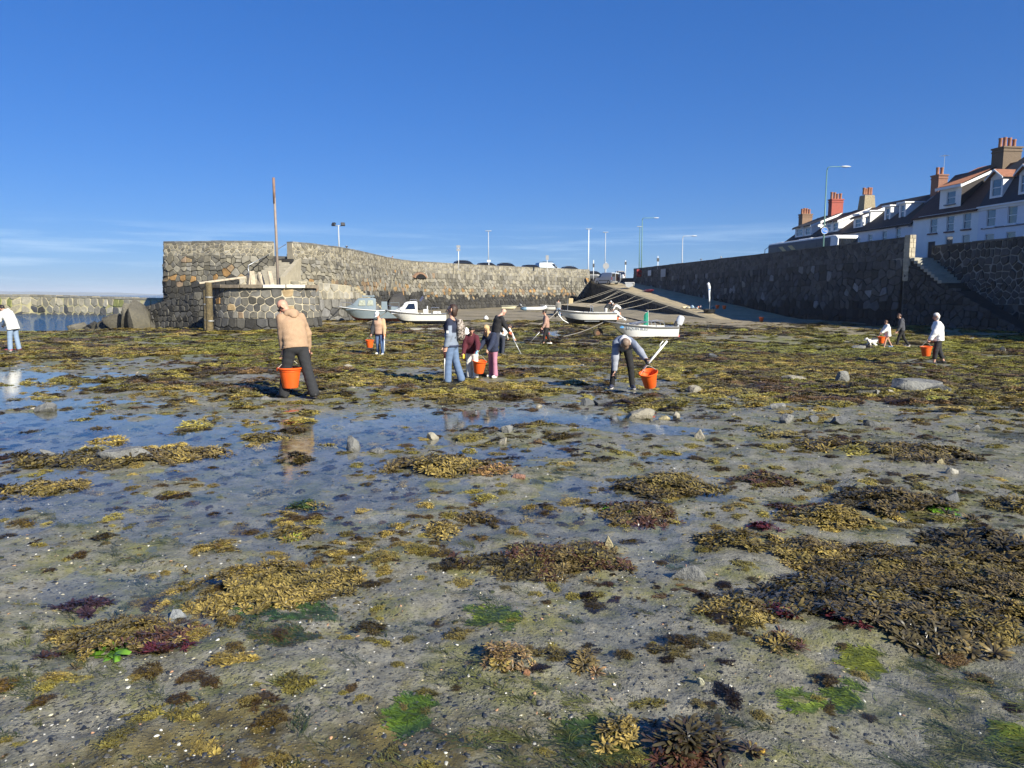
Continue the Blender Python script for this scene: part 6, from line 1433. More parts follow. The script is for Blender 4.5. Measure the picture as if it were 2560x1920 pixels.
    if legs:
        t = SDF(.022); t.wr = legs.get('wr',.003)*.38; lo_ = legs.get('loose',.010); fl_ = legs.get('flare',1.0); en = legs.get('len',1.0)
        t.cap(J['pel']+.045*h*td, J['pel']-.02*h*td, .066*h+lo_*.7, .070*h+lo_, S1, 1.36)
        for k in 'LR':
            a_ = J['ank'+k]; kk = J['kne'+k]
            if en > .5: e_ = kk+(a_-kk)*(en*2-1)*.99; t.chain([J['hip'+k],kk,e_],[.055*h+lo_,.037*h+lo_,(.029*h+lo_)*fl_])
            else: e_ = J['hip'+k]+(kk-J['hip'+k])*en*2; t.chain([J['hip'+k],e_],[.056*h+lo_,.05*h+lo_])
            cd_ = (a_-kk) if en > .5 else (kk-J['hip'+k]); cd_ = cd_/np.linalg.norm(cd_)
        t.cut.append(((0,0,.024*h),(0,0,-1)))
        if en < .98:
            zc = max(J['ankL'][2], J['ankR'][2]) if en > .5 else 0
            zc = min((J['kne'+k]+(J['ank'+k]-J['kne'+k])*(en*2-1))[2] for k in 'LR') if en > .5 else min((J['hip'+k]+(J['kne'+k]-J['hip'+k])*en*2)[2] for k in 'LR')
            t.cut.append(((0,0,zc),(0,0,-1)))
        lg = sdf_obj(legs.get('name','trousers'), t, vox, cloth(legs['n'],legs['c']), e, off)
    if feet:
        for k, sd in (('L',-1),('R',1)):
            t = SDF(.012); he = J['heel'+k]; to_ = J['toe'+k]; t.cap(he+np.array([0,0,.006*h]), to_+np.array([0,0,.004*h]), .026*h, .021*h, S1, 1.05); t.cap(J['ank'+k]-np.array([0,0,.012*h]), he+np.array([0,.03*h,.01*h]), .026*h, .026*h); zz = min(he[2],to_[2])-.021*h
            t.cut.append(((0,0,zz),(0,0,-1)))
            so = sdf_obj('shoe', t, min(vox,.014), cloth(feet['n'],feet['c'],.6), e, off)
            mb = MB(); a_ = Vector(he)+Vector((0,-.012*h,-.010*h)); b_ = Vector(to_)+Vector((0,.012*h,-.006*h)); mid = (a_+b_)/2; mb.tube([(a_.x,a_.y,zz+.004*h),(mid.x,mid.y,zz+.004*h),(b_.x,b_.y,zz+.005*h)],[.022*h,.025*h,.018*h],10,squash=.35); ob('sole', mb, cloth(feet['n']+'_sole',feet.get('sole',(.6,.6,.57)),.7), so, True)
    if hair:
        t = SDF(.018); kind = hair['k']; hcl = hair['c']; t.wr = .0025
        if kind in ('short','bob','long','tie','curly'):
            t.cap(hc+.016*h*hup-.016*h*hfw, hc-.002*h*hup-.024*h*hfw, .0545*h, .050*h, hr, .94)
            t.cap(hc+.048*h*hup+.014*h*hfw, hc+.046*h*hup-.01*h*hfw, .018*h, .024*h, hr, 1.5)
        if kind == 'bob':
            for sd in (-1,1): t.cap(hc+sd*.040*h*hr-.024*h*hfw, hc+sd*.036*h*hr-.045*h*hup-.03*h*hfw, .020*h, .018*h)
            t.cap(hc-.03*h*hfw, hc-.03*h*hfw-.06*h*np.array([0,0,1]), .042*h, .034*h, hr, 1.2)
        if kind == 'long':
            dn = np.array([0,0,-1.])
            for sd in (-1,1): t.chain([hc+sd*.036*h*hr-.006*h*hfw, hc+sd*.042*h*hr+.07*h*dn, hc+sd*.042*h*hr+.13*h*dn+.01*h*hfw],[.024*h,.022*h,.010*h])
            t.chain([hc-.025*h*hfw, hc-.03*h*hfw+.09*h*dn, hc-.015*h*hfw+.15*h*dn],[.042*h,.036*h,.02*h],hr,1.2)
        if kind == 'tie': t.cap(hc-.055*h*hfw+.02*h*hup, hc-.065*h*hfw-.01*h*hup, .022*h, .016*h)
        if kind == 'curly': t.wr = .012; t.cap(hc-.02*h*hfw, hc-.02*h*hfw-.03*h*hup, .058*h, .05*h)
        if kind in ('cap','hat'):
            t.cap(hc+.022*h*hup-.004*h*hfw, hc+.022*h*hup-.012*h*hfw, .055*h, .055*h, hr, .92)
            t.cut.append((hc+.004*h*hup, -hup))
        if t.p:
            ho = sdf_obj('cap' if kind in ('cap','hat') else 'hair', t, vox*.7, cloth('hair_%02d%02d%02d' % tuple(int(99*q) for q in hcl), hcl, .55 if kind not in ('cap','hat') else .9), e, off)
            if kind in ('cap','hat'):
                mb = MB(); n_ = 10; vs = []
                for i in range(n_+1):
                    a_ = PI*(i/n_-.5)*(1.0 if kind == 'cap' else 2.0); dr = hfw*math.cos(a_)+hr*math.sin(a_)*.95; vs += [hc+.012*h*hup+dr*.050*h, hc+.002*h*hup+dr*(.050*h+(.048*h*max(.15,math.cos(a_)) if kind == 'cap' else .03*h))]
                mb.add(vs, [(2*i,2*i+2,2*i+3,2*i+1) for i in range(n_)]); br = ob('brim', mb, cloth('hair_%02d%02d%02d' % tuple(int(99*q) for q in hcl), hcl, .9), ho, True); br.modifiers.new('t','SOLIDIFY').thickness = .008
                t2 = SDF(.012); t2.cap(hc-.006*h*hup-.022*h*hfw, hc-.024*h*hup-.026*h*hfw, .047*h, .040*h, hr, .95); sdf_obj('hair', t2, vox*.7, cloth('hair_under',(.10,.07,.05)), e, off)
    if extras:
        for k, cc in extras.items():
            if k[:5] == 'glove':
                q = k[-1]; t = SDF(.008); w0, dr = J['wri'+q], J['hd'+q]; sd = -1 if q == 'L' else 1
                t.cap(w0-.015*h*dr, w0+.045*h*dr, .022*h, .026*h, np.array([0,1.,0]) if abs(dr[1]) < .8 else np.array([0,0,1.]), 1.25); t.cap(w0+.045*h*dr, w0+.095*h*dr-np.array([sd*.014*h,0,0]), .024*h, .018*h, np.array([0,1.,0]), 1.2); t.cap(w0+.02*h*dr, w0+.05*h*dr+np.array([0,.022*h,0]), .010*h, .008*h)
                sdf_obj('glove', t, vox*.55, cloth('glove_%02d%02d%02d' % tuple(int(99*x) for x in cc), cc, .6), e, off)
    Mw = Matrix.Translation(e.location) @ Matrix.Rotation(yaw,4,'Z')
    W = {k: Mw @ Vector(J[k]) for k in J if not k.startswith('hd')}
    FEET.append((P.x,P.y)); W['gripL'] = Mw @ Vector(J['wriL']+.07*h*J['hdL']); W['gripR'] = Mw @ Vector(J['wriR']+.07*h*J['hdR']); W['e'] = e; W['J'] = J; W['fwd'] = Vector((-math.sin(yaw),math.cos(yaw),0))
    return W
# ---- orange tub buckets and litter pickers
M_ORANGE = mat('orange_plastic', (.78,.115,.015), .5, .10, 6, spec=.4, dirt=.35, dirtcol=(.42,.10,.03), rvar=.15)
BUCK = {}
def bucket(loc, label, handle_to=None, tiltx=0, tilty=0, rz=0, s=1.0, hang=True, mm=None):
    """rests or hangs with its rim centre below the hand"""
    e = empty('bucket', loc, rz, label, 'bucket', 'orange beach-clean buckets'); e.scale = (s,)*3; e.rotation_euler = (tiltx,tilty,rz)
    if 'b' not in BUCK:
        mb = MB(); mb.lathe([(0,.0),(.115,.0),(.122,.012),(.168,.29),(.192,.300),(.196,.322),(.186,.328),(.172,.318),(.160,.30),(.115,.02),(0,.016)], 30); b = ob('tub', mb, mm or M_ORANGE, e, 'auto'); BUCK['b'] = b.data
        mb = MB(); mb.torus((0,0,.272),.168,.006,28,6,'Z'); BUCK['r'] = ob('rim_band', mb, mm or M_ORANGE, b, True).data
        BUCK['bo'] = b
        for q in (-1,1): mb = MB(); mb.box((q*.192,0,.30),(.02,.06,.05)); ob('handle_lug', mb, mm or M_ORANGE, b, bevel=.006)
    else:
        b = bpy.data.objects.new('tub', BUCK['b']); C.objects.link(b); b.parent = e
        if mm: b.data = b.data.copy(); b.data.materials[0] = mm
    mb = MB()
    if hang: pts = [(.19*math.cos(a),0,.31+.16*(1-abs(math.cos(a))**1.3)) for a in np.linspace(0,PI,13)]
    else: pts = [(.19*math.cos(a),-.17*math.sin(a),.31+.06*math.sin(a)) for a in np.linspace(0,PI,13)]
    mb.tube(pts, .0045, 6); ob('bail_handle', mb, mat('bail_wire',(.5,.48,.42),.5,.1), e, True)
    return e
def hang_bucket(W, side, label, s=1.0, rz=0, dx=0, tilty=0):
    g_ = W['grip'+side]; return bucket((g_.x+dx,g_.y,g_.z-.475*s), label, None, 0, tilty, rz, s)
def picker(a, b_, label, m=None, r_=.012, hook=False):
    a = Vector(a); b_ = Vector(b_); d = (b_-a); L_ = d.length; e = empty('litter_picker', a, 0, label, 'litter picker', 'litter pickers'); e.rotation_euler = d.to_track_quat('Z','Y').to_euler()
    mb = MB(); mb.tube([(0,0,.02),(0,0,L_-.12)], r_, 8); ob('shaft', mb, m or mat('picker_alloy',(.62,.63,.63),.35,.1,6,metal=.4), e, True)
    mb = MB(); mb.tube([(0,0,-.10),(0,.0,.14)], .020, 8); mb.tube([(0,.015,.10),(0,.065,.04),(0,.06,-.05)], .009, 6); ob('trigger_grip', mb, (m if m is M_WHITE else mat('picker_grip',(.05,.012,.012),.6)), e, True)
    mb = MB(); [mb.tube([(0,0,L_-.13),(0,q*.035,L_-.07),(0,q*.008,L_)], .006, 5) for q in (-1,1)]; ob('jaws', mb, M_BLACK, e, True)
    return e
def gnd(p, dz=.0): return Vector((p.x,p.y,gz(p.x,p.y)+dz))
NAVY=(.018,.024,.050); JEAN=(.115,.175,.29); BLK=(.014,.014,.016); TAN=(.38,.25,.155); WHT=(.74,.74,.70)
# 1. man in tan hoodie
W = person(744,996,1.80,R(40),'bald man in tan hoodie and black trousers seen from behind, carrying a bucket',dict(lean=13,bend=10,head=(36,58),hip=(14,-14),knee=(8,10),armL=(-8,0,6),armR=(2,22,12),abd2R=10,spread=.03,glasses=True),
  dict(n='tan',c=TAN,loose=.026,wr=.006,hood='down',hem=.035,trim=(.36,.235,.145),name='hoodie',asp=1.45),dict(n='charcoal',c=(.022,.023,.026),loose=.022,wr=.006,flare=1.25),dict(n='black_shoe',c=BLK,sole=(.03,.03,.03)),dict(k='short',c=(.30,.17,.11)) if False else None,skin=(.56,.29,.20),vox=.0155)
P1 = W; hang_bucket(W,'L','orange bucket hanging from the left hand of the man in tan',1.1,.4,dx=.10)
g_ = W['gripR']; picker(g_, gnd(g_+Vector((.10,-.10,0)),.02),'thin black-handled picker held beside the leg of the man in tan')
# 2. far left, white hooded jacket
W = person(36,877,1.66,R(82),'person in white hooded jacket and pale jeans bending at the left edge',dict(lean=14,bend=14,head=(38,0),hip=(6,-3),knee=(5,6),armL=(32,4,14),armR=(28,4,20)),
  dict(n='whitejkt',c=WHT,loose=.036,hood='down',hem=.10,wr=.006,flare=1.4),dict(n='palejean',c=(.21,.29,.41),loose=.016,flare=1.2),dict(n='red_shoe',c=(.33,.05,.06),sole=WHT),dict(k='short',c=(.016,.012,.012)),vox=.02)
g_ = W['gripL']; picker(g_, gnd(g_+Vector((-.75,.05,0)),.03),'white picker pole reaching left from the person in white jacket',M_WHITE,.018)
# 3. boy with white cap
W = person(950,887,1.50,R(172),'youngster in white cap and colour-block tan sweatshirt facing the camera with a bucket',dict(lean=3,bend=4,head=(30,-28),hip=(7,-5),knee=(6,10),armL=(4,10,10),armR=(4,16,12)),
  dict(n='capboy',c=(.50,.32,.22),loose=.030,hem=.05,name='sweatshirt',trim=(.10,.05,.04),blocks=[(lambda V,J,h: V[:,0] > .085*h, (.035,.037,.042)),(lambda V,J,h: V[:,0] < -.085*h, (.50,.33,.19)),(lambda V,J,h: (V[:,2] > J['nck'][2]-.035*h) & (V[:,0] > .01*h), (.03,.03,.034))]),
  dict(n='bluejean',c=(.09,.15,.28),loose=.010),dict(n='white_shoe',c=WHT,sole=WHT),dict(k='cap',c=(.80,.80,.80)),vox=.02,extras={'gloveL':(.80,.22,.04)})
hang_bucket(W,'R','orange bucket held by the youngster in the white cap',.82,.1,dx=-.06); g_ = W['gripL']; picker(g_, gnd(g_+Vector((.02,-.12,0)),.01),'pale picker upright at the leg of the youngster in the white cap',M_WHITE)
# 4. woman in jeans with backpack
W4 = person(1130,959,1.66,R(78),'woman with brown bob, navy and grey jacket and flared blue jeans, looking left',dict(lean=1,bend=-2,head=(-4,4),hip=(7,-9),knee=(5,8),armL=(0,8,14),armR=(2,8,10)),
  dict(n='navyjkt',c=NAVY,loose=.024,hem=.05,trim=(.03,.04,.08),patch=True,blocks=[(lambda V,J,h: V[:,2] < J['wai'][2]+.045*h, (.20,.24,.31)),(lambda V,J,h: (np.abs(V[:,0]) > .13*h) & (V[:,1] < -.004*h) & (V[:,2] < J['shL'][2]-.045*h), (.22,.26,.33))]),
  dict(n='jeans',c=JEAN,loose=.016,flare=1.3,wr=.005),dict(n='dark_shoe',c=(.035,.033,.03),sole=(.45,.40,.32)),dict(k='bob',c=(.045,.024,.016)),vox=.0175)
Pp = W4['e']; bk = empty('backpack', W4['che'] + Vector((0,0,-.20)), R(78), 'grey camouflage backpack worn by the woman in flared jeans', 'backpack')
t = SDF(.03); t.wr = .004; t.chain([(0,-.20,-.02),(0,-.205,.16),(0,-.185,.30)],[.085,.095,.07],np.array([1.,0,0]),1.3); t.cap((0,-.25,-.0),(0,-.25,.07),.05,.04,np.array([1.,0,0]),1.7)
mcamo = bpy.data.materials.new('camo_cloth'); mcamo.use_nodes = True; tt = mcamo.node_tree; vz = tt.nodes.new('ShaderNodeTexNoise'); vz.inputs['Scale'].default_value = 26; vz.inputs['Detail'].default_value = 3; rp = tt.nodes.new('ShaderNodeValToRGB'); rp.color_ramp.interpolation = 'CONSTANT'
rp.color_ramp.elements[0].color = (.06,.05,.045,1); rp.color_ramp.elements[1].position = .44; rp.color_ramp.elements[1].color = (.20,.16,.13,1); x = rp.color_ramp.elements.new(.53); x.color = (.44,.39,.34,1); x = rp.color_ramp.elements.new(.62); x.color = (.14,.12,.10,1)
tcx = tt.nodes.new('ShaderNodeTexCoord'); tt.links.new(tcx.outputs['Object'], vz.inputs['Vector']); tt.links.new(vz.outputs['Fac'], rp.inputs[0]); tt.links.new(rp.outputs[0], tt.nodes['Principled BSDF'].inputs['Base Color']); tt.nodes['Principled BSDF'].inputs['Roughness'].default_value = .9
sdf_obj('pack_body', t, .018, mcamo, bk, np.zeros(3))
mb = MB(); [mb.tube([(q*.09,-.10,.30),(q*.115,.02,.36),(q*.12,.125,.22),(q*.13,.06,.0),(q*.11,-.12,-.04)], .016, 6, squash=2) for q in (-1,1)]; ob('straps', mb, BLK and cloth('strap',BLK), bk, True)
g_ = W4['gripL']; picker(g_, gnd(g_+Vector((-.02,-.05,0)),.02),'thin picker hanging straight down at the left of the woman in jeans')
# 5. child in maroon
W5 = person(1181,947,1.22,R(168),'child in maroon zip sweatshirt and white trousers wearing one yellow glove',dict(lean=8,bend=10,head=(24,38),hip=(4,0),knee=(4,6),armL=(34,18,16),armR=(12,6,14)),
  dict(n='maroon',c=(.085,.012,.022),loose=.028,hem=.045,name='sweatshirt',hood='down'),dict(n='whitetr',c=(.70,.68,.62),loose=.020,flare=1.25,wr=.006),dict(n='black_shoe',c=BLK,sole=WHT),dict(k='short',c=(.025,.017,.014)),vox=.0175,extras={'gloveR':(.72,.52,.03),'gloveL':(.20,.50,.72)})
g_ = W5['gripR']; bt_ = G(1190,944); picker(g_, bt_+Vector((0,0,.02)),'picker slanting down from the yellow glove of the child in maroon')
# 6. girl
W6 = person(1232,943,1.26,R(138),'girl with long blond hair, navy sweatshirt and pink flared leggings',dict(lean=8,bend=10,head=(38,-4),hip=(3,-3),knee=(4,5),armL=(22,2,18),armR=(24,6,18)),
  dict(n='navysw',c=(.020,.028,.060),loose=.024,hem=.05,name='sweatshirt'),dict(n='pink',c=(.42,.19,.27),loose=.006,flare=1.55),dict(n='white_shoe',c=WHT,sole=WHT),dict(k='long',c=(.50,.34,.16)),vox=.0175,extras={'gloveR':(.55,.62,.08)})
gb = (W5['gripL']+W6['gripR'])/2; s_ = .9
bc = at(1197,932,W5['e'].location.y/cp*.995); bucket((bc.x,bc.y-.05,bc.z),'orange bucket held between the child in maroon and the blond girl',None,R(6),R(4),.2,s_)
g_ = W6['gripR']; picker(g_, G(1201,943)+Vector((0,0,.02)),'pale wooden picker leaning right of the shared bucket',mat('picker_pale',(.60,.50,.34),.7))
# 7. bald man in black
W = person(1240,893,1.74,R(-62),'bald man in black sweater bending his head, behind the blond girl',dict(lean=10,bend=8,head=(44,0),hip=(4,-4),knee=(4,6),armL=(18,6,14),armR=(22,8,14)),
  dict(n='blacksw',c=(.013,.013,.015),loose=.024,hem=.04,name='sweater'),dict(n='navytr',c=(.035,.04,.06),loose=.016),dict(n='black_shoe',c=BLK),None,skin=(.58,.36,.27),vox=.02,extras={'gloveR':(.72,.14,.05)})
g_ = W['gripR']; picker(g_, gnd(g_+Vector((.42,-.3,0)),.02),'metal picker angled right from the orange glove of the bald man')
person(1254,886,1.35,R(-40),'child in white top stooping half hidden behind the bald man',dict(lean=38,bend=22,head=(20,0),hip=(10,0),knee=(14,12),armL=(30,6,10),armR=(30,6,10)),
  dict(n='whitetee',c=WHT,loose=.018,hem=.03),dict(n='navytr',c=(.035,.04,.06),loose=.016),dict(n='dark_shoe',c=(.035,.033,.03)),dict(k='short',c=(.06,.04,.03)),vox=.024)
# 9. woman in brown sweater
W = person(1366,862,1.62,R(96),'woman in dusty brown sweater and black leggings carrying a bucket by the dory',dict(lean=3,bend=3,head=(22,6),hip=(16,-10),knee=(10,12),armL=(10,14,20),armR=(6,10,8)),
  dict(n='brownsw',c=(.36,.22,.17),loose=.026,hem=.03,name='sweater'),dict(n='blackleg',c=BLK,loose=.006,len=.92),dict(n='white_shoe',c=WHT,sole=WHT),dict(k='tie',c=(.03,.02,.016)),vox=.024,extras={'gloveR':(.05,.07,.18)})
g_ = W['gripL']; hang_bucket(W,'R','orange bucket on the arm of the woman in brown sweater',.85,.1,dx=.18); picker(g_, gnd(g_+Vector((-.62,-.1,0)),.03),'picker stretched left from the woman in brown sweater')
# 10. grey shirt walking away
W = person(1396,793,1.70,R(10),'walker in grey shirt and jeans heading away with a dark bag',dict(lean=3,hip=(12,-10),knee=(6,10)),
  dict(n='greysh',c=(.20,.19,.17),loose=.018,hem=.03,name='shirt'),dict(n='palejean',c=(.21,.29,.41),loose=.012),dict(n='white_shoe',c=WHT),dict(k='short',c=(.025,.02,.018)),vox=.028)
hang_bucket(W,'R','small orange bucket beside the walker in the grey shirt',.85)
mb = MB(); p = W['gripL']; mb.ball((0,0,-.38),(.20,.16,.34),12,8); mb.tube([(0,0,-.06),(0,0,.03)],.03,6); one('rubbish_sack', mb, mat('sack_black',(.012,.012,.013),.4,.3,8,.02,14), 'black sack carried by the walker in the grey shirt', 'sack', loc=p, world=False, smooth=True)
# 11/12. pair by the slip foot
W = person(1514,797,1.72,R(-75),'man in dark top, white shorts and cap stooping on the bank',dict(lean=24,bend=18,head=(18,0),hip=(8,-4),knee=(10,8),armL=(24,4,10),armR=(28,4,12)),
  dict(n='darktop',c=(.03,.035,.042),loose=.02,hem=.03),dict(n='whitesh',c=(.66,.66,.62),loose=.022,len=.42,name='shorts'),dict(n='dark_shoe',c=(.035,.033,.03)),dict(k='cap',c=(.76,.76,.74)),vox=.028)
hang_bucket(W,'L','orange bucket before the man in white shorts on the bank',.85); g_ = W['gripR']; picker(g_, gnd(g_+Vector((.25,-.1,0)),.03),'dark picker planted by the man in white shorts',M_BLACK)
W = person(1549,797,1.70,R(75),'person in white shirt and cap bent low over a bucket on the bank',dict(lean=34,bend=28,head=(14,0),hip=(4,-4),knee=(8,6),armL=(30,4,8),armR=(36,4,10)),
  dict(n='whitetee',c=WHT,loose=.022,hem=.03),dict(n='greysho',c=(.12,.10,.09),loose=.018,len=.36,name='shorts'),dict(n='white_shoe',c=WHT),dict(k='cap',c=(.74,.73,.70)),vox=.028)
p = W['e'].location; q_ = G(1542,799); bucket((q_.x,q_.y-.2,gz(q_.x,q_.y-.2)+.0),'orange bucket standing under the bent figure in the white shirt',s=.9,hang=False)
# 13. bent woman in front
W = person(1555,970,1.66,R(176),'person in grey hooded top and black leggings doubled over facing the camera',dict(lean=62,bend=28,head=(22,0),hip=(6,2),knee=(8,6),spread=.045,armL=(58,24,-4),abd2L=22,armR=(8,4,-6),grip=.8),
  dict(n='bluegrey',c=(.15,.18,.25),loose=.026,hem=.015,name='hooded_top',hood='down',hoodc=(.62,.60,.60),blocks=[(lambda V,J,h: (V[:,0] > .06*h) & (V[:,2] < J['shR'][2]-.05*h), (.30,.32,.37)),(lambda V,J,h: (V[:,0] < -.13*h), (.27,.29,.34))]),dict(n='blackleg',c=BLK,loose=.008),dict(n='navy_shoe',c=(.04,.045,.08),sole=(.62,.58,.55)),dict(k='bob',c=(.20,.14,.10)),vox=.0175,extras={'gloveL':BLK,'gloveR':BLK})
g_ = W['gripL']; b3 = bucket((g_.x+.05,g_.y-.02,g_.z-.47),'tilted orange bucket swinging from the doubled-over person',None,R(12),R(-16),.3,.96)
picker(g_+Vector((.30,0,.34)), g_+Vector((-.16,-.02,-.22)),'white picker held diagonally over the tilted bucket',M_WHITE,.022)
# 14-16. right-hand group
W = person(2217,870,1.30,R(88),'child in long white hoodie and bare legs walking left with a bucket',dict(lean=6,bend=4,head=(14,0),hip=(20,-18),knee=(8,14),armL=(34,6,20),armR=(20,20,10)),
  dict(n='whitehood',c=WHT,loose=.034,hem=.10,flare=1.4,hood='down',name='hoodie'),None,dict(n='blue_shoe',c=(.15,.26,.45),sole=WHT),dict(k='short',c=(.11,.06,.035)),vox=.024)
hang_bucket(W,'L','orange bucket carried ahead of the child in white hoodie',.92,.1,dx=.06)
W = person(2252,869,1.63,R(70),'person in dark grey hoodie and black leggings walking behind the child in white',dict(lean=6,bend=4,head=(24,0),hip=(20,-18),knee=(10,16),armL=(10,8,16),armR=(-8,8,16)),
  dict(n='darkhood',c=(.055,.058,.070),loose=.024,hem=.02,hood='down',name='hoodie'),dict(n='blackleg',c=BLK,loose=.008),dict(n='pale_shoe',c=(.5,.42,.40),sole=WHT),dict(k='short',c=(.07,.035,.025)),vox=.024)
W = person(2341,911,1.66,R(72),'white-haired woman in bright white padded jacket and cropped black trousers',dict(lean=4,bend=4,head=(10,8),hip=(10,-10),knee=(6,14),armL=(20,8,8),armR=(-4,10,14)),
  dict(n='puffer',c=(.80,.80,.79),loose=.052,hem=.06,flare=1.1,wr=.008),dict(n='blackcrop',c=(.018,.018,.022),loose=.022,len=.86,wr=.006),dict(n='black_shoe',c=BLK,sole=BLK),dict(k='bob',c=(.62,.60,.56)),vox=.0185)
hang_bucket(W,'L','orange bucket carried by the white-haired woman',.98,.1,dx=-.05,tilty=R(-4))
# head over the far parapet
p = at(983,632,80); person(0,0,1.62,R(180),'walker on the pier, only head and pale shoulders over the curved parapet',dict(),dict(n='whitetee',c=WHT,loose=.02),dict(n='navytr',c=(.035,.04,.06),loose=.016),dict(n='dark_shoe',c=(.035,.033,.03)),dict(k='short',c=(.03,.02,.018)),vox=.04,at_=(behind(983,pathA,3.8)[0], behind(983,pathA,3.8)[1], DECK))
# ---- spare buckets on the slip and the sand
for u, v, lb in ((1703+410,0,''),):
    pass
for u, v, d, lb, c_ in ((1794,757,75,'orange bucket in the shade of the dark wall beside the flag',None),(1811,758,74,'orange-red bucket resting right of the flag, in a pair',None),(1904,788,63,'lone orange bucket at the dark foot of the quay wall',None)):
    p = at(u,v,d); x_ = min(p.x, wallx(p.y)-.7); zz = slz(p.y) if p.y > SB.y else gz(x_,p.y); bucket((x_,p.y,max(zz,p.z-.6) if p.y > SB.y else zz), lb, s=1.15, hang=False, rz=.5)
p = at(1782,753,76); bucket((p.x,p.y,slz(p.y)),'blue tub standing behind the feather flag',s=1.25,hang=False,mm=mat('blue_tub',(.06,.22,.30),.5))
# ---- small white dog
p = G(2180,867); dg = empty('dog', (p.x,p.y,p.z), R(90), 'small fluffy white dog trotting left with tail raised', 'dog')
t = SDF(.03); t.wr = .007
t.chain([(0,.16,.27),(0,.02,.255),(0,-.14,.265)],[.088,.078,.082],np.array([1.,0,0]),.95); t.chain([(0,.17,.29),(0,.26,.36)],[.062,.052]); t.cap((0,.27,.375),(0,.30,.37),.062,.055); t.cap((0,.32,.355),(0,.385,.345),.034,.026)
for sx in (-1,1):
    t.cap((sx*.05,.25,.40),(sx*.065,.235,.335),.022,.026)
    st_ = .05*sx; t.chain([(sx*.05,.15,.22),(sx*.052,.16+st_,.12),(sx*.052,.15+st_*1.3,.02)],[.042,.028,.024]); t.cap((sx*.052,.15+st_*1.3,.018),(sx*.052,.18+st_*1.3,.016),.022,.018)
    t.chain([(sx*.05,-.13,.23),(sx*.054,-.10-st_,.155),(sx*.054,-.19-st_,.09),(sx*.054,-.17-st_*1.3,.02)],[.052,.040,.026,.023]); t.cap((sx*.054,-.17-st_*1.3,.018),(sx*.054,-.14-st_*1.3,.016),.022,.018)
t.chain([(0,-.21,.29),(0,-.29,.34),(0,-.35,.41)],[.026,.030,.022]); t.cut.append(((0,0,.0),(0,0,-1)))
bo = sdf_obj('body', t, .014, mat('dog_fur',(.74,.72,.68),.95,.15,20,.012,60), dg, np.zeros(3))
mb = MB(); mb.ball((0,.405,.35),.016,8,6); [mb.ball((q*.032,.335,.388),.010,8,6) for q in (-1,1)]; ob('nose_and_eyes', mb, M_BLACK, bo, True)
# ================================================================ rocks
def rock_mesh(seed, sx, sy, sz, sub=3, cuts=9, ang=.5):
    r_ = random.Random(seed); bm = bmesh.new(); bmesh.ops.create_icosphere(bm, subdivisions=sub, radius=1.0)
    V = np.array([v.co[:] for v in bm.verts]); F = [[v.index for v in f.verts] for f in bm.faces]; bm.free()
    for _ in range(cuts+6):                # broken flat faces
        d = np.array([r_.gauss(0,1), r_.gauss(0,1), r_.gauss(0,.7)]); d /= np.linalg.norm(d); k = r_.uniform(.32,.74)
        o = np.maximum(V@d-k, 0); V = V-o[:,None]*d
    n = fbm(V[:,0]*2.3+seed*3.1, V[:,1]*2.3+V[:,2]*1.9, seed, 4)-.5; V = V*(1+n[:,None]*(.14 if sub < 4 else .30))
    V = V/np.abs(V).max(0)
    V = V*np.array([sx,sy,sz]); V[:,2] -= V[:,2].min()*.45; return V, F
def rock(u, v, wpx, hpx, label, col, seed, asp=.8, rz=0, d=None, name='boulder', sink=.3, group='loose rocks on the foreshore', sub=3):
    P = G(u, v) if d is None else at(u, v, d); dep = P.y/cp; sx = wpx/FPX*dep/2; sz = hpx/FPX*dep
    V, F = rock_mesh(seed, sx, sx*asp, sz*.72, sub)
    g0 = gz(P.x,P.y) if d is None else P.z
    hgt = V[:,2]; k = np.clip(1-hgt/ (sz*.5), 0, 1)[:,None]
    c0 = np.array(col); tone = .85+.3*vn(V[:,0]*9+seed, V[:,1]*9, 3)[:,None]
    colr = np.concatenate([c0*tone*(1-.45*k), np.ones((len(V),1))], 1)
    o = mesh_obj(name, V, F, M_ROCK, None, True, colr, fix=False); o.data.set_sharp_from_angle(angle=R(20))
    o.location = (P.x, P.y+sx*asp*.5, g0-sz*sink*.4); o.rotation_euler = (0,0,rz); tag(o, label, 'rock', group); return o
M_ROCK = mat('shore_rock', (1,1,1), .75, .45, 7, .05, 14, attr=True, rvar=.2, dirt=.35, dirtcol=(.035,.032,.016))
G1=(.20,.20,.185); G2=(.30,.275,.21); G3=(.11,.115,.115); G4=(.42,.36,.20)
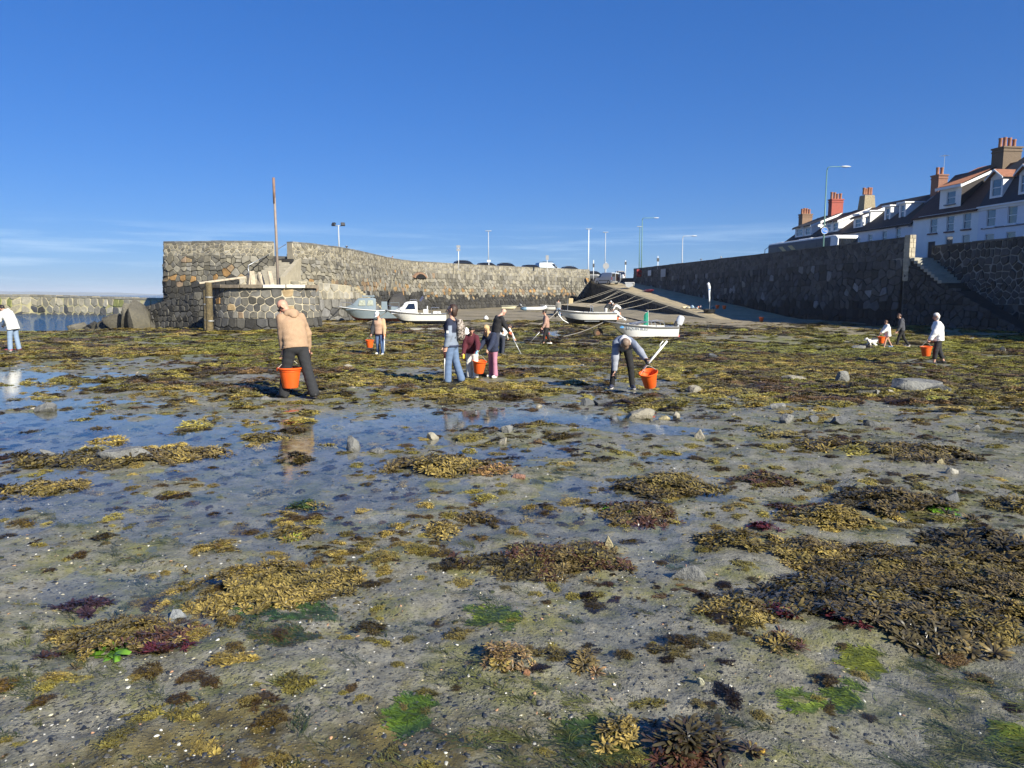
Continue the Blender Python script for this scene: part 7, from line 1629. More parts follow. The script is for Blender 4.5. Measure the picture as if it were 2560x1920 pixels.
for i, a in enumerate([
 (880,1128,50,46,'squat grey boulder in the pool below the tan man reflection',G1,.8),(944,1134,48,20,'low flat grey rock right of the squat pool boulder',G1,.7),(1080,1100,34,22,'rounded pale rock poking from the pool behind the weed',G2,.8),
 (1266,1082,44,36,'upright grey stone amid brown weed at mid frame',G1,.7),(1256,1112,24,22,'small pale stone in front of the upright grey stone',G2,.8),(318,1155,150,44,'long low grey ledge of rock in the left pool',G1,.55),(112,1142,40,22,'small grey hump at the left end of the weed bank',G1,.8),
 (1520,1372,40,42,'sharp yellow wedge of stone standing on dark red weed',G4,.6),(1722,1450,100,40,'green-tufted grey slab lying beside the dark weed',G1,.5),(1605,1048,88,30,'long pale tan slab in mid right weed',G2,.5),(1660,1050,34,18,'small tan stone by the long pale slab',G4,.8),(1690,1046,26,22,'third small stone right of the long slab',G2,.8),
 (1748,1098,34,28,'pale pyramid stone alone on the gravel',G2,.8),(1470,1016,40,22,'dark grey rock with green top left of the flat slab',G3,.7),(1512,1014,58,24,'flat dark slab in front of the doubled-over person',G3,.6),
 (2110,958,40,34,'grey pointed rock standing like a fin near the large outcrop',G1,.5),(2300,980,165,38,'large pale angular rock outcrop on the right',G1,.7),(2362,984,80,26,'right shoulder slab of the large pale outcrop',G1,.6),(2225,985,34,16,'cream stone left of the large outcrop',G2,.8),(2180,990,80,26,'low broken rock left below the large outcrop',G1,.6),
 (1990,952,70,16,'flat pale rock behind the pointed one',G2,.5),(1965,1058,46,24,'blocky grey rock on the weed bank right of centre',G1,.7),(2035,1060,30,24,'small dark block among gold weed',G3,.8),(2100,1062,60,24,'dark rock pair in gold weed under the outcrop',G3,.6),(2185,1066,46,20,'dark flat rock right in the gold weed',G3,.7),
 (1946,1022,54,18,'flat stone on brown weed below the fin rock',G1,.6),(1735,982,40,22,'tan rounded stone beyond the bucket',G2,.8),(1785,898,30,16,'small dark rock far behind the tilted bucket',G3,.8),(2440,1080,30,26,'grey cube of stone near the right edge weed',G1,.8),(2390,1186,40,22,'white speckled stone on grey gravel at right',(.42,.40,.34),.8),(2355,1160,30,20,'yellowish stone beside the white speckled one',G4,.8),
 (2300,1275,70,36,'tan flat stone half buried in dark wrack',(.36,.26,.15),.7),(2385,1262,50,34,'black rock behind the dark wrack heap',G3,.8),(2430,1430,36,30,'mottled grey stone among wrack at far right',G1,.8),(786,1352,52,22,'blue-grey stone under thin water left of centre',G3,.7),(440,1552,50,34,'pale grey stone at the tip of the left weed clump',(.30,.32,.33),.7),
 (1318,1690,20,20,'small terracotta pebble low in the picture',(.42,.20,.10),.8),(1754,1712,26,22,'broken white oyster shell half',(.62,.60,.40),.7),(1906,1882,17,15,'bright yellow periwinkle shell near the bottom',(.70,.44,.06),.9),(110,1030,60,26,'grey stones at the left margin of the pool',G1,.7),(1300,1198,40,14,'pinkish stone under the weed at mid frame',(.34,.18,.12),.7),
 (2148,873,38,12,'flat grey slab left of the little dog',G1,.6),(2190,852,26,12,'dark rock above the dog',G3,.8),(2430,850,16,8,'far pale stone near the shade line',G2,.8),(2508,878,16,14,'pale chipped stone at the right edge',G2,.8),(870,920,26,10,'pale stone behind the man in tan',G2,.8),(590,880,22,10,'tan stone left of the platform shadow',G2,.8),(660,1000,40,10,'flat stone left of the man',G1,.6)]):
    u, v, wp, hp_, lb, c_, asp = a; rock(u,v,wp,hp_,lb,c_,100+i,asp,random.uniform(-.4,.4),sub=4 if wp >= 58 else 3)
# outcrop at the pier head and foot rocks of the quay
rj = random.Random(12); big = ['tallest dark boulder of the jumble under the pier head','broad weed-dark rock at the water edge of the jumble','pale grey slab leaning in front of the jumble']
spots = [(-29.0,57.4,4.0,2.0),(-31.6,57.2,3.4,.9),(-26.6,55.2,3.6,1.0)]+[(-33+11.5*k/21+rj.uniform(-.7,.7), 56.9-3.6*k/21+rj.uniform(-1.0,1.6), rj.uniform(1.6,3.2), rj.uniform(.7,1.5)*(1.9 if 4 < k < 13 else .7)) for k in range(22)]
ORD = 'first second third fourth fifth sixth seventh eighth ninth tenth eleventh twelfth thirteenth fourteenth fifteenth sixteenth seventeenth eighteenth nineteenth twentieth twenty-first twenty-second'.split()
RANK = {i: ORD[k]+' smaller boulder from the water in the jumble below the pier head' for k, i in enumerate(sorted(range(3,25), key=lambda i: spots[i][0]))}
for i, (x, y, a, c_) in enumerate(spots):
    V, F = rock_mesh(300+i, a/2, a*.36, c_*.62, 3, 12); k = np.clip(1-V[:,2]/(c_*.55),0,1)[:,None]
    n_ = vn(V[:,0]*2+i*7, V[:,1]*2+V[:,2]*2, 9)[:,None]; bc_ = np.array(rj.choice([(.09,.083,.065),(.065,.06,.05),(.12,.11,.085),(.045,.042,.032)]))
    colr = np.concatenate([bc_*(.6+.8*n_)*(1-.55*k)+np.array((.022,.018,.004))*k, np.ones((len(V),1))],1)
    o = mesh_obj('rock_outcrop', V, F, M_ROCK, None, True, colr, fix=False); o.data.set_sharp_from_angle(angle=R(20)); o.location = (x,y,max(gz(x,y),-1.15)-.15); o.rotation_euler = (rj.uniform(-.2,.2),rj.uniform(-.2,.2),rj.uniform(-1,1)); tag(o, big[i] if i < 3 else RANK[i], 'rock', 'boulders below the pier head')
V, F = rock_mesh(333, 4.6, 1.3, 2.2, 3, 10); o = mesh_obj('rock_outcrop', V, F, M_ROCK, None, True, [(.045,.042,.038,1)]*len(V), fix=False); q = pathA.at(pathA.L*.72)[0]; o.location = (q.x+.9,q.y-.6,-.6); o.rotation_euler = (0,0,1.45); tag(o, 'black rock mass at the base of the pier curve behind the boats', 'rock', 'rocks at the pier head')
# ================================================================ seaweed
def frond(p0, az, ln, w, lift, droop, rnd, fork=True, wave=.15, seg=4):
    """a forked strap: returns verts, faces, t-values"""
    V = []; T = []; F = []
    d = np.array([math.cos(az), math.sin(az)]); s = np.array([-d[1], d[0]]); x = 0; ph = rnd.uniform(0,6)
    for i in range(seg+1):
        t = i/seg; r_ = ln*t; z = p0[2]+lift*math.sin(min(1,t*1.25)*PI*.5)*(1-t*.25)-droop*t*t; wv = wave*ln*math.sin(ph+t*4)*t
        ww = w*(.45+.75*t) if t < .8 else w*1.0
        c = np.array([p0[0],p0[1]])+d*r_+s*wv; tw = rnd.uniform(-.35,.35)*ww
        V += [(c[0]+s[0]*ww/2,c[1]+s[1]*ww/2,z+tw),(c[0]-s[0]*ww/2,c[1]-s[1]*ww/2,z-tw)]; T += [t,t]
    for i in range(seg): F.append((2*i,2*i+1,2*i+3,2*i+2))
    if fork:
        b = len(V); e0, e1 = V[-2], V[-1]; cz = (e0[2]+e1[2])/2; c = ((e0[0]+e1[0])/2,(e0[1]+e1[1])/2)
        for q, ed in ((1,e0),(-1,e1)):
            tip = (c[0]+d[0]*ln*.28+s[0]*q*w*.95, c[1]+d[1]*ln*.28+s[1]*q*w*.95, cz-droop*.35+rnd.uniform(-.2,.4)*w); tip2 = (c[0]+d[0]*ln*.33+s[0]*q*w*.35, c[1]+d[1]*ln*.33+s[1]*q*w*.35, cz-droop*.4+rnd.uniform(-.2,.3)*w)
            V += [ed,(c[0],c[1],cz),tip2,tip]; T += [1,1,1.25,1.25]; F.append((b,b+1,b+2,b+3)) if q == 1 else F.append((b+3,b+2,b+1,b)); b += 4
    return V, F, T
def clump(seed, rx_, ry_, hgt, nf, fl, fw, cin, ctip, spread=1.0, fork=True, cols=None, wave=.15, droop=.7, cx=0, cy=0, zf=None, seg=4, flow=None):
    rnd = random.Random(seed); V = []; F = []; Cc = []
    for k in range(nf):
        a = rnd.uniform(0,2*PI); q = math.sqrt(rnd.random()); x = rx_*q*math.cos(a); y = ry_*q*math.sin(a)
        edge = 1+.28*math.sin(2*a+seed)+.18*math.sin(5*a+seed*2)+.12*math.sin(9*a+seed*3); x *= edge; y *= edge
        lump = .45+.55*math.sin(x*(5/rx_)+seed)*math.sin(y*(4/ry_)+seed*1.7)
        z = hgt*(1-q**1.5)*(.45+.55*lump)*rnd.uniform(.5,1.15); az = math.atan2(y,x)*1.0+rnd.gauss(0,.55*spread)
        if flow is not None: az = flow+rnd.gauss(0,.5)
        if flow is not None and k > 20 and vn(x*9+seed, y*9, seed) < .42: continue
        zg = zf(cx+x, cy+y) if zf else 0
        ln = fl*rnd.uniform(.6,1.35)
        v, f, t = frond((x,y,zg+z+.004), az, ln, fw*rnd.uniform(.7,1.3), fl*rnd.uniform(.02,.42)*(1 if rnd.random() < .8 else 1.6), min(fl*droop*rnd.uniform(.4,1.1), z+fl*.25), rnd, fork, wave, seg)
        if zf is None: v = [(p[0],p[1],max(p[2],.002+.004*rnd.random())) for p in v]
        b = len(V); V += v; F += [tuple(i+b for i in g) for g in f]
        ci, ct = (cin, ctip) if cols is None else rnd.choice(cols); m = rnd.uniform(.6,1.35)
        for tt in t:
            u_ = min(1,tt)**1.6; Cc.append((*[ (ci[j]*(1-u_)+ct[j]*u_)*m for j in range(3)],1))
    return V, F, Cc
def _tuft(rnd, nl=17):
    V = []; F = []; T = []
    for k in range(nl):
        az = 2*PI*k/nl+rnd.uniform(-.5,.5); el = rnd.uniform(.15,1.25); ln = rnd.uniform(.6,1.25); w = ln*rnd.uniform(.13,.25); d = (math.cos(az),math.sin(az)); s_ = (-d[1],d[0]); b = len(V); tw = rnd.uniform(-.5,.5)
        for t, ww in ((0,.35),(.55,.9),(1.0,1.0),(1.2,.45)):
            r_ = ln*t*math.cos(el*(1-.35*t)); z = ln*t*math.sin(el*(1-.45*t)); o_ = w*ww/2
            V += [(d[0]*r_+s_[0]*o_,d[1]*r_+s_[1]*o_,z+tw*o_),(d[0]*r_-s_[0]*o_,d[1]*r_-s_[1]*o_,z-tw*o_)]; T += [t,t]
        for i in range(3): F.append((b+2*i,b+2*i+1,b+2*i+3,b+2*i+2))
    return np.array(V), np.array(F), np.array(T)
_rt = random.Random(77); TUFTS = [_tuft(_rt) for _ in range(16)]
def clump2(seed, rx_, ry_, hgt, cols, size, dens=1.0, cx=0, cy=0, zf=None):
    # a crumpled mat of small lobed tufts over a lumpy base, ragged outline
    g = np.random.default_rng(seed); n_ = int(dens*3.4*rx_*ry_/(size*.62)**2); a = g.uniform(0,2*PI,n_); q = np.sqrt(g.random(n_))*1.25
    nz_ = fbm(np.cos(a)*q*2.2+seed*1.7, np.sin(a)*q*2.2, seed, 4); kp = q < .62+(nz_-.36)*2.0; a, q, nz_ = a[kp], q[kp], nz_[kp]
    x = rx_*q*np.cos(a); y = ry_*q*np.sin(a); lump = fbm(x/size*.22+seed, y/size*.22, seed+5, 3)
    z = hgt*np.clip(1.05-q**1.6,0,1)*(.25+1.1*lump)
    pat = fbm(x/size*.16+9, y/size*.16+seed, seed+9, 3); ci = np.clip(((pat-.3)/.4*len(cols)+g.normal(0,.5,len(x))).astype(int), 0, len(cols)-1)
    Vs, Fs, Cs, nv = [], [], [], 0
    for i in range(len(x)):
        V, F, T = TUFTS[g.integers(0,16)]; s_ = size*g.uniform(.55,1.25); th = g.uniform(0,6.28); c, sn = math.cos(th), math.sin(th)
        tx, ty = x[i]/rx_*.55, y[i]/ry_*.55; vx = V[:,0]*c-V[:,1]*sn; vy = V[:,0]*sn+V[:,1]*c; vz = V[:,2]*.8
        W_ = np.stack([x[i]+s_*(vx+vz*tx), y[i]+s_*(vy+vz*ty), z[i]+s_*(vz-vx*tx*.5-vy*ty*.5)], 1); Vs.append(W_); Fs.append(F+nv); nv += len(V)
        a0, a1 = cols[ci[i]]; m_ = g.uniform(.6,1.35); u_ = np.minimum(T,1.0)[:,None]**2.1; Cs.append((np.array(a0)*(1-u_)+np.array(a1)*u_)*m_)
    V = np.concatenate(Vs); Cc = np.concatenate(Cs); return V, np.concatenate(Fs), np.concatenate([Cc,np.ones((len(Cc),1))],1)
M_WEED = mat('wrack', (1,1,1), .30, .25, 20, attr=True, spec=.5)
M_WEEDI = mat('wrack_scatter', (1,1,1), .34, .25, 20, attr=True, inst=True, spec=.45)
M_ALGA = mat('sea_lettuce', (1,1,1), .35, .2, 16, attr=True, spec=.5)
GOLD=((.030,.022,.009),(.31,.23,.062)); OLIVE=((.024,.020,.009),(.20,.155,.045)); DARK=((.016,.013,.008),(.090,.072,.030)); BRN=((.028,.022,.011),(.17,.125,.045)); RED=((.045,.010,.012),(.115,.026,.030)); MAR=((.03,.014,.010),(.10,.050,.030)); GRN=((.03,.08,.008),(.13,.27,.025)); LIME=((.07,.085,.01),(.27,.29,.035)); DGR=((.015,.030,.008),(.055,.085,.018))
def weed_thing(u, v, wpx, hpx, label, cols, nf, fl, fw, hgt, seed, name='seaweed_clump', m=None, fork=True, flow=None, ry=None, droop=.7, group='seaweed clumps on the sand', flatz=1.0):
    P = G(u, v-hpx*.25); dep = P.y/cp; rx_ = wpx/FPX*dep/2*.92; 
    ry_ = ry or max(.10, min(rx_*.75, (G(u,v-hpx*.8).y-G(u,v).y)/2))
    if fork and fw < .026:
        V, F, Cc = clump2(seed, rx_*1.15, ry_*1.15, hgt*.52, cols, max(.034, min(.085, .0085*dep))*(1.45 if fw > .0235 else 1.0), 1.0)
        g0 = gz(P.x,P.y); gg = ground(V[:,0]+P.x, V[:,1]+P.y)-g0; V[:,2] = np.maximum(V[:,2]*flatz+gg, gg+.002)
        o = fast_mesh(name, V, F, m or M_WEED, False, Cc); o.location = (P.x,P.y,g0); return tag(o, label, 'seaweed', group)
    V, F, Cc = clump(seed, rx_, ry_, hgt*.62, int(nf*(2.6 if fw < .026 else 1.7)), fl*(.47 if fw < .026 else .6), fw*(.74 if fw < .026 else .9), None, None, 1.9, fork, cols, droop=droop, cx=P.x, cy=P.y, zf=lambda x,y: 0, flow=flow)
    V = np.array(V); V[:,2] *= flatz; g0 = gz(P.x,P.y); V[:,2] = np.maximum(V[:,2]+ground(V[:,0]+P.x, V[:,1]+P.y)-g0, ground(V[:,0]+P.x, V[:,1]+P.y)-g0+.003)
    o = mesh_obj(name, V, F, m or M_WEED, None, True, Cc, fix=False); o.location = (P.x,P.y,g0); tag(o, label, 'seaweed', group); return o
for i, a in enumerate([
 (662,1480,380,110,'golden heap of bladder wrack in the pool at left of centre',[GOLD,GOLD,OLIVE],900,.10,.016,.15,True),
 (300,1640,340,150,'long mixed brown and gold wrack clump at lower left',[OLIVE,BRN,GOLD,MAR],800,.085,.016,.12,True),
 (1090,1180,240,60,'dark brown wrack mound right of the pool boulders',[BRN,OLIVE,GOLD],500,.10,.018,.12,True),
 (1400,1420,420,80,'dark red-brown wrack bank around the yellow wedge stone',[BRN,MAR,OLIVE,DARK],900,.085,.018,.12,True),
 (1660,1240,240,75,'dark fan of wrack with gold skirt in the centre right pool',[DARK,BRN,OLIVE],600,.12,.020,.16,True),
 (1840,1375,190,75,'rounded bronze wrack hummock beside the blue pool',[OLIVE,BRN,GOLD],500,.085,.016,.16,True),
 (2030,1410,240,110,'knobbly gold-brown wrack between hummock and kelp bed',[OLIVE,GOLD,BRN],700,.09,.018,.14,True),
 (2060,1310,190,60,'gold wrack ledge in front of the black wrack heap',[GOLD,OLIVE,GOLD],500,.085,.017,.14,True),
 (2240,1310,300,130,'black wrack heap draped over the tan flat stone',[DARK,DARK,BRN],800,.14,.022,.22,True),
 (2300,1500,640,250,'broad olive and bronze wrack bed right of the pool',[OLIVE,BRN,DARK,BRN],1300,.11,.022,.13,True),
 (2190,1570,560,190,'glossy black wrack with broad blades, nearest part of the bed',[DARK,DARK,BRN,((.03,.03,.028),(.09,.085,.075)),OLIVE],1900,.13,.025,.15,True),
 (2470,1420,320,190,'dark wrack tangle against the right edge',[DARK,BRN,OLIVE],700,.14,.024,.16,True),
 (2470,1600,320,220,'straw-gold wrack skirt at lower right of the bed',[GOLD,OLIVE,BRN],800,.10,.022,.15,True),
 (2540,1290,120,80,'bronze wrack clump cut by the right edge',[OLIVE,GOLD,BRN],350,.10,.02,.14,True),
 (2280,1150,260,70,'dark olive wrack on the gravel at right',[OLIVE,BRN,DARK],500,.10,.02,.10,True),
 (1720,1905,250,140,'dark leathery wrack with golden tips at the bottom edge',[DARK,((.02,.015,.012),(.06,.04,.025)),GOLD],330,.15,.025,.13,True),
 (1555,1860,110,90,'golden fan of wrack lobes left of the bottom clump',[((.06,.045,.012),(.40,.29,.08)),GOLD],110,.13,.022,.06,True),
 (1260,1660,140,70,'tan tangle of wrack near the centre bottom',[((.05,.03,.015),(.30,.20,.09)),GOLD,BRN],240,.09,.02,.10,True),
 (1465,1665,60,60,'small brown tuft right of the tan tangle',[BRN,((.05,.03,.015),(.24,.15,.07))],120,.07,.016,.08,True),
 (1850,1540,190,60,'gold-brown low clump below the slab',[OLIVE,GOLD,BRN],350,.075,.017,.07,True),
 (1960,1630,110,50,'red and gold tuft left of the glossy bed',[GOLD,MAR,BRN],200,.07,.016,.07,True),
 (120,1235,200,50,'gold wrack on the left margin above the pool edge',[GOLD,OLIVE],420,.10,.018,.10,True),
 (250,1160,420,42,'dark brown wrack fringe over the long low ledge',[BRN,DARK,OLIVE],700,.12,.02,.14,True),
 (480,1150,190,40,'brown-gold wrack tail right of the long ledge',[OLIVE,BRN,GOLD],330,.11,.02,.10,True),
 (670,1103,100,26,'little dark island of weed by the bucket reflection',[BRN,OLIVE],160,.11,.02,.08,True),
 (760,1280,100,40,'olive tuft above the golden heap',[OLIVE,DGR],180,.08,.018,.07,True),
 (745,1345,130,46,'green-gold tuft beside the blue-grey stone',[OLIVE,GOLD,LIME],220,.07,.016,.05,True),
 (1200,1310,90,50,'brown tuft between the pools at centre',[BRN,OLIVE],200,.08,.018,.09,True),
 (1100,1335,110,30,'ginger tuft left of the brown one',[GOLD,GOLD],180,.07,.017,.07,True),
 (1240,1190,90,50,'ginger wrack by the pinkish stone',[GOLD,((.06,.035,.015),(.34,.20,.07))],200,.09,.018,.09,True),
 (2070,1125,170,40,'bronze patch on the gravel, right of centre',[OLIVE,BRN,GOLD],300,.10,.02,.08,True),
 (1545,1235,0,0,'',[],0,0,0,0,0),
 ]):
    u,v,wp,hp_,lb,cols,nf,fl,fw,hg,fk = a
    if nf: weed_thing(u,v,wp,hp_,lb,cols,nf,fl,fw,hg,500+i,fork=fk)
for i, (u,v,wp,hp_,lb,cols,nf,fl,fw,hg) in enumerate([
 (1590,1280,130,36,'vivid green sea lettuce on a dark red mat',[GRN],170,.10,.022,.05),(2340,1278,80,24,'vivid green sea lettuce beside the black wrack heap',[GRN],110,.09,.022,.04),(305,1635,70,60,'bright green strap of weed on the lower-left clump',[GRN],45,.14,.03,.05),
 (2175,1672,130,46,'yellow-green hair weed streaming over the sand',[LIME],260,.13,.010,.03),(1830,1508,60,34,'lime tuft at the left of the low gold clump',[LIME],110,.05,.012,.04),(2470,1440,100,40,'lime weed on the bed near the mottled stone',[LIME,GRN],140,.07,.016,.05),
 (730,1548,240,70,'green hair weed patch below the golden heap',[DGR,((.03,.06,.01),(.10,.18,.03))],420,.09,.010,.03),(720,1610,200,60,'dark green and brown weed patch lower left of centre',[DGR,OLIVE],380,.09,.012,.04),(460,1800,90,110,'dark green translucent weed at the bottom left',[DGR],160,.12,.016,.03),(1040,1820,140,110,'bright moss-green weed streak near the bottom',[((.03,.06,.008),(.12,.19,.02))],330,.11,.010,.03),
 (2545,1890,110,130,'lime green mound at the bottom right corner',[LIME,((.05,.08,.01),(.2,.26,.03))],420,.07,.012,.08),(1480,1855,120,70,'dark green flat weed left of the bottom clump',[DGR],140,.10,.016,.02),(2130,1480,160,40,'green weed edging the pool by the kelp bed',[GRN,DGR],200,.08,.016,.03),(1705,1430,60,40,'green tuft on the grey slab',[GRN],70,.06,.014,.05),(1240,1560,170,60,'mossy green streaks right of centre',[((.05,.08,.01),(.22,.27,.03)),DGR],350,.09,.010,.025),(1960,1430,0,0,'',[],0,0,0,0),
 (2110,1750,160,40,'slim green streak running down the right foreground',[DGR,((.05,.08,.01),(.2,.26,.03))],260,.10,.010,.03),(2010,1765,110,40,'small green cushion weed in the right foreground',[((.05,.08,.01),(.2,.26,.03))],190,.07,.012,.05)]):
    if nf and fw < .017: nf, fw, hg = int(nf*1.5), fw*.5, hg*.7
    if nf: weed_thing(u,v,wp,hp_,lb,cols,nf,fl,fw,hg,700+i,'green_weed',M_ALGA,False,flatz=.3 if fw < .01 else .8,flow=R(142) if fw < .013 else None,droop=.5,group='green weed on the sand')
for i, (u,v,wp,hp_,lb,cols,nf) in enumerate([(1590,1300,230,60,'dark red weed mat under the vivid lettuce',[MAR,BRN],420),(1905,1335,70,40,'deep red weed ball on the bronze hummock',[RED],220),(2250,1420,90,36,'dark maroon weed cushion in the bed',[MAR],200),(2110,1555,70,30,'crimson weed wisp by the black blades',[RED],120),(1945,1540,50,26,'crimson tuft left of the black blades',[RED],110),(400,1650,130,70,'maroon fringe on the lower-left clump',[MAR,RED],300),(210,1530,90,40,'dark purple weed clump at lower left',[((.02,.012,.016),(.045,.025,.03))],220),(1700,1910,150,50,'wet brown sheet of weed at the very bottom',[((.05,.02,.012),(.10,.045,.028))],160),(2020,1290,200,40,'reddish weed strip along the right pool',[MAR,OLIVE],360),(1900,1215,150,40,'red-brown flat weed behind the pool',[MAR,BRN],260)]):
    weed_thing(u,v,wp,hp_,lb,cols,nf,.06,.009,.06,800+i,'red_weed',M_WEED,True,group='red weed on the sand')
# ---- scattered weed, gravel and shells: nobody could count these
def proto_col(name, items, m):
    col = bpy.data.collections.new(name)
    for i, (V, F, Cc) in enumerate(items):
        me = bpy.data.meshes.new(name); me.from_pydata([tuple(p) for p in V], [], [tuple(f) for f in F]); a = me.color_attributes.new('col','FLOAT_COLOR','POINT'); a.data.foreach_set('color', np.asarray(Cc,np.float32).ravel()); me.materials.append(m)
        me.polygons.foreach_set('use_smooth',[True]*len(me.polygons)); o = bpy.data.objects.new('%s_%02d' % (name,i), me); col.objects.link(o)
    return col
def scatter(name, col, P, rot, scl, tint, idx, label):
    me = bpy.data.meshes.new(name); n_ = len(P); me.vertices.add(n_); me.vertices.foreach_set('co', np.asarray(P,np.float32).ravel())
    a = me.attributes.new('rot','FLOAT_VECTOR','POINT'); a.data.foreach_set('vector', np.asarray(rot,np.float32).ravel())
    a = me.attributes.new('scl','FLOAT_VECTOR','POINT'); a.data.foreach_set('vector', np.asarray(scl,np.float32).ravel())
    a = me.attributes.new('idx','INT','POINT'); a.data.foreach_set('value', np.asarray(idx,np.int32))
    a = me.attributes.new('tint','FLOAT_COLOR','POINT'); a.data.foreach_set('color', np.concatenate([tint,np.ones((n_,1))],1).astype(np.float32).ravel())
    o = bpy.data.objects.new(name, me); C.objects.link(o); tag(o, label, None, None, 'stuff')
    ng = bpy.data.node_groups.new(name,'GeometryNodeTree'); ng.interface.new_socket('Geometry',in_out='INPUT',socket_type='NodeSocketGeometry'); ng.interface.new_socket('Geometry',in_out='OUTPUT',socket_type='NodeSocketGeometry')
    n = ng.nodes.new; l = ng.links.new; gi = n('NodeGroupInput'); go = n('NodeGroupOutput'); ip = n('GeometryNodeInstanceOnPoints'); ci = n('GeometryNodeCollectionInfo'); ci.inputs['Collection'].default_value = col; ci.inputs['Separate Children'].default_value = True; ci.inputs['Reset Children'].default_value = True
    def na(nm, dt): q = n('GeometryNodeInputNamedAttribute'); q.data_type = dt; q.inputs['Name'].default_value = nm; return q.outputs['Attribute']
    m2p = n('GeometryNodeMeshToPoints'); l(gi.outputs[0], m2p.inputs['Mesh']); l(m2p.outputs[0], ip.inputs['Points']); l(ci.outputs[0], ip.inputs['Instance']); ip.inputs['Pick Instance'].default_value = True
    l(na('idx','INT'), ip.inputs['Instance Index']); l(na('rot','FLOAT_VECTOR'), ip.inputs['Rotation']); l(na('scl','FLOAT_VECTOR'), ip.inputs['Scale']); l(ip.outputs[0], go.inputs[0])
    md = o.modifiers.new('scatter','NODES'); md.node_group = ng; return o
white = (1,1,1)
wp_ = []
for i in range(8):
    V_, F_, C_ = clump2(900+i, .19, .15, .05+.015*(i%3), [((.20,.17,.12),(1,.95,.8)),((.14,.12,.10),(.7,.66,.56))], .048, .85); V_[:,2] = np.maximum(V_[:,2],.002); wp_.append((V_.tolist(),F_.tolist(),C_))
WCOL = proto_col('weed_tuft', wp_, M_WEEDI)
fp_ = []
for i in range(6):
    V_, F_, C_ = clump(940+i, .20, .045, .006, 60, .11, .0048, (.5,.5,.5), (1,1,1), .5, False, seg=3, droop=.4, flow=0.0); fp_.append((V_,F_,C_))
HCOL = proto_col('hair_weed', fp_, M_WEEDI)
def fan_pts(n_, d0, d1, half=.80, pw=1.0):
    # counts below are for the strip in view; the fan itself is wider
    d = np.sqrt(RNG.uniform(d0**2, d1**2, n_)) if pw == 2 else np.exp(RNG.uniform(math.log(d0), math.log(d1), n_)) if pw == 0 else d0+(d1-d0)*RNG.random(n_)
    return RNG.uniform(-half,half,n_)*(d+2.6), d
PAL = np.array([(.52,.41,.115),(.45,.39,.10),(.40,.36,.09),(.28,.235,.08),(.16,.125,.055),(.30,.20,.09),(.24,.24,.05)])
FT = np.array(FEET)
def lay(n_, d0, d1, pw, dens, smin_, smax_, seedoff, flat=1.0, gain=1.0):
    x, y = fan_pts(n_, d0, d1, .80, pw); wf_ = weed_field(x, y); keep = (RNG.random(n_) < dens(x,y,wf_)) & (((x[:,None]-FT[None,:,0])**2+((y[:,None]+.12-FT[None,:,1])*.8)**2).min(1) > .36**2); x, y, wf_ = x[keep], y[keep], wf_[keep]
    z = ground(x, y); k = len(x); s = smin_+(smax_-smin_)*RNG.random(k)**1.5; s *= 1+.35*sst(20,45,y)
    patch = fbm(x*.55+7, y*.55, 61, 3); yg = np.exp(-((y-32)/6)**2)*.9+np.exp(-((y-41)/3.5)**2)*.8+.30*sst(12,20,y)
    ii = np.clip(((patch-.32)/.36*4.6).astype(int)+RNG.integers(-1,2,k), 0, 5); c = PAL[ii]*RNG.uniform(.6,1.35,(k,1))
    gm = RNG.random(k) < yg*sst(.45,.6,fbm(x*.3,y*.3,66,3)); c[gm] = np.array((.42,.42,.08))*RNG.uniform(.6,1.2,(gm.sum(),1))
    sc = np.stack([s*RNG.uniform(.8,1.4,k), s*RNG.uniform(.8,1.4,k), s*flat*RNG.uniform(.6,1.1,k)],1)
    rot = np.stack([RNG.normal(0,.08,k),RNG.normal(0,.08,k),RNG.uniform(0,6.28,k)],1)
    c = c*gain; dk = RNG.random(k) < (.35 if gain < 1 else .12); c[dk] *= np.array((.35,.30,.32)); return np.stack([x,y,z-.004],1), rot, sc, c, RNG.integers(0,8,k)
A_ = lay(29000, 7.5, 30, 2, lambda x,y,w_: sst(.30,.55,w_)*.95+.03, .55, 1.25, 1)
scatter('brown_seaweed', WCOL, *A_, 'brown and gold wrack strewn thickly over the middle shore')
A_ = lay(9000, 30, 62, 2, lambda x,y,w_: .25+.5*sst(.42,.6,fbm(x*.3,y*.3,84,3)), .3, .8, 6, .6)
scatter('brown_seaweed', WCOL, *A_, 'fine scraps of weed over the far sand')
A_ = lay(15000, 28, 60, 2, lambda x,y,w_: sst(.28,.55,w_)*.9+.03, 1.0, 2.0, 2, .7)
scatter('brown_seaweed', WCOL, *A_, 'thin wrack and yellow-green weed over the far sand')
A_ = lay(3200, 4.6, 16, 0, lambda x,y,w_: (.25+.5*sst(.4,.6,fbm(x*.8,y*.8,79,3)))*sst(2.5,-1,x-.1*y), .10, .42, 4, 1.0, .75)
scatter('brown_seaweed', WCOL, *A_, 'small dark tufts dotting the left pools')
A_ = lay(18500, 5.0, 32, 2, lambda x,y,w_: .30+.5*sst(.42,.6,fbm(x*.7,y*.7,83,3)), .14, .55, 5, 1.0, .9)
scatter('brown_seaweed', WCOL, *A_, 'fine scraps of weed over the bare middle sand')
A_ = lay(8200, 2.3, 9, 0, lambda x,y,w_: .10+.75*sst(.50,.72,fbm(x*1.1,y*1.1,77,3)), .07, .42, 3, 1.0, .66)
scatter('brown_seaweed', WCOL, *A_, 'small scraps of wrack dotted over the near mud')
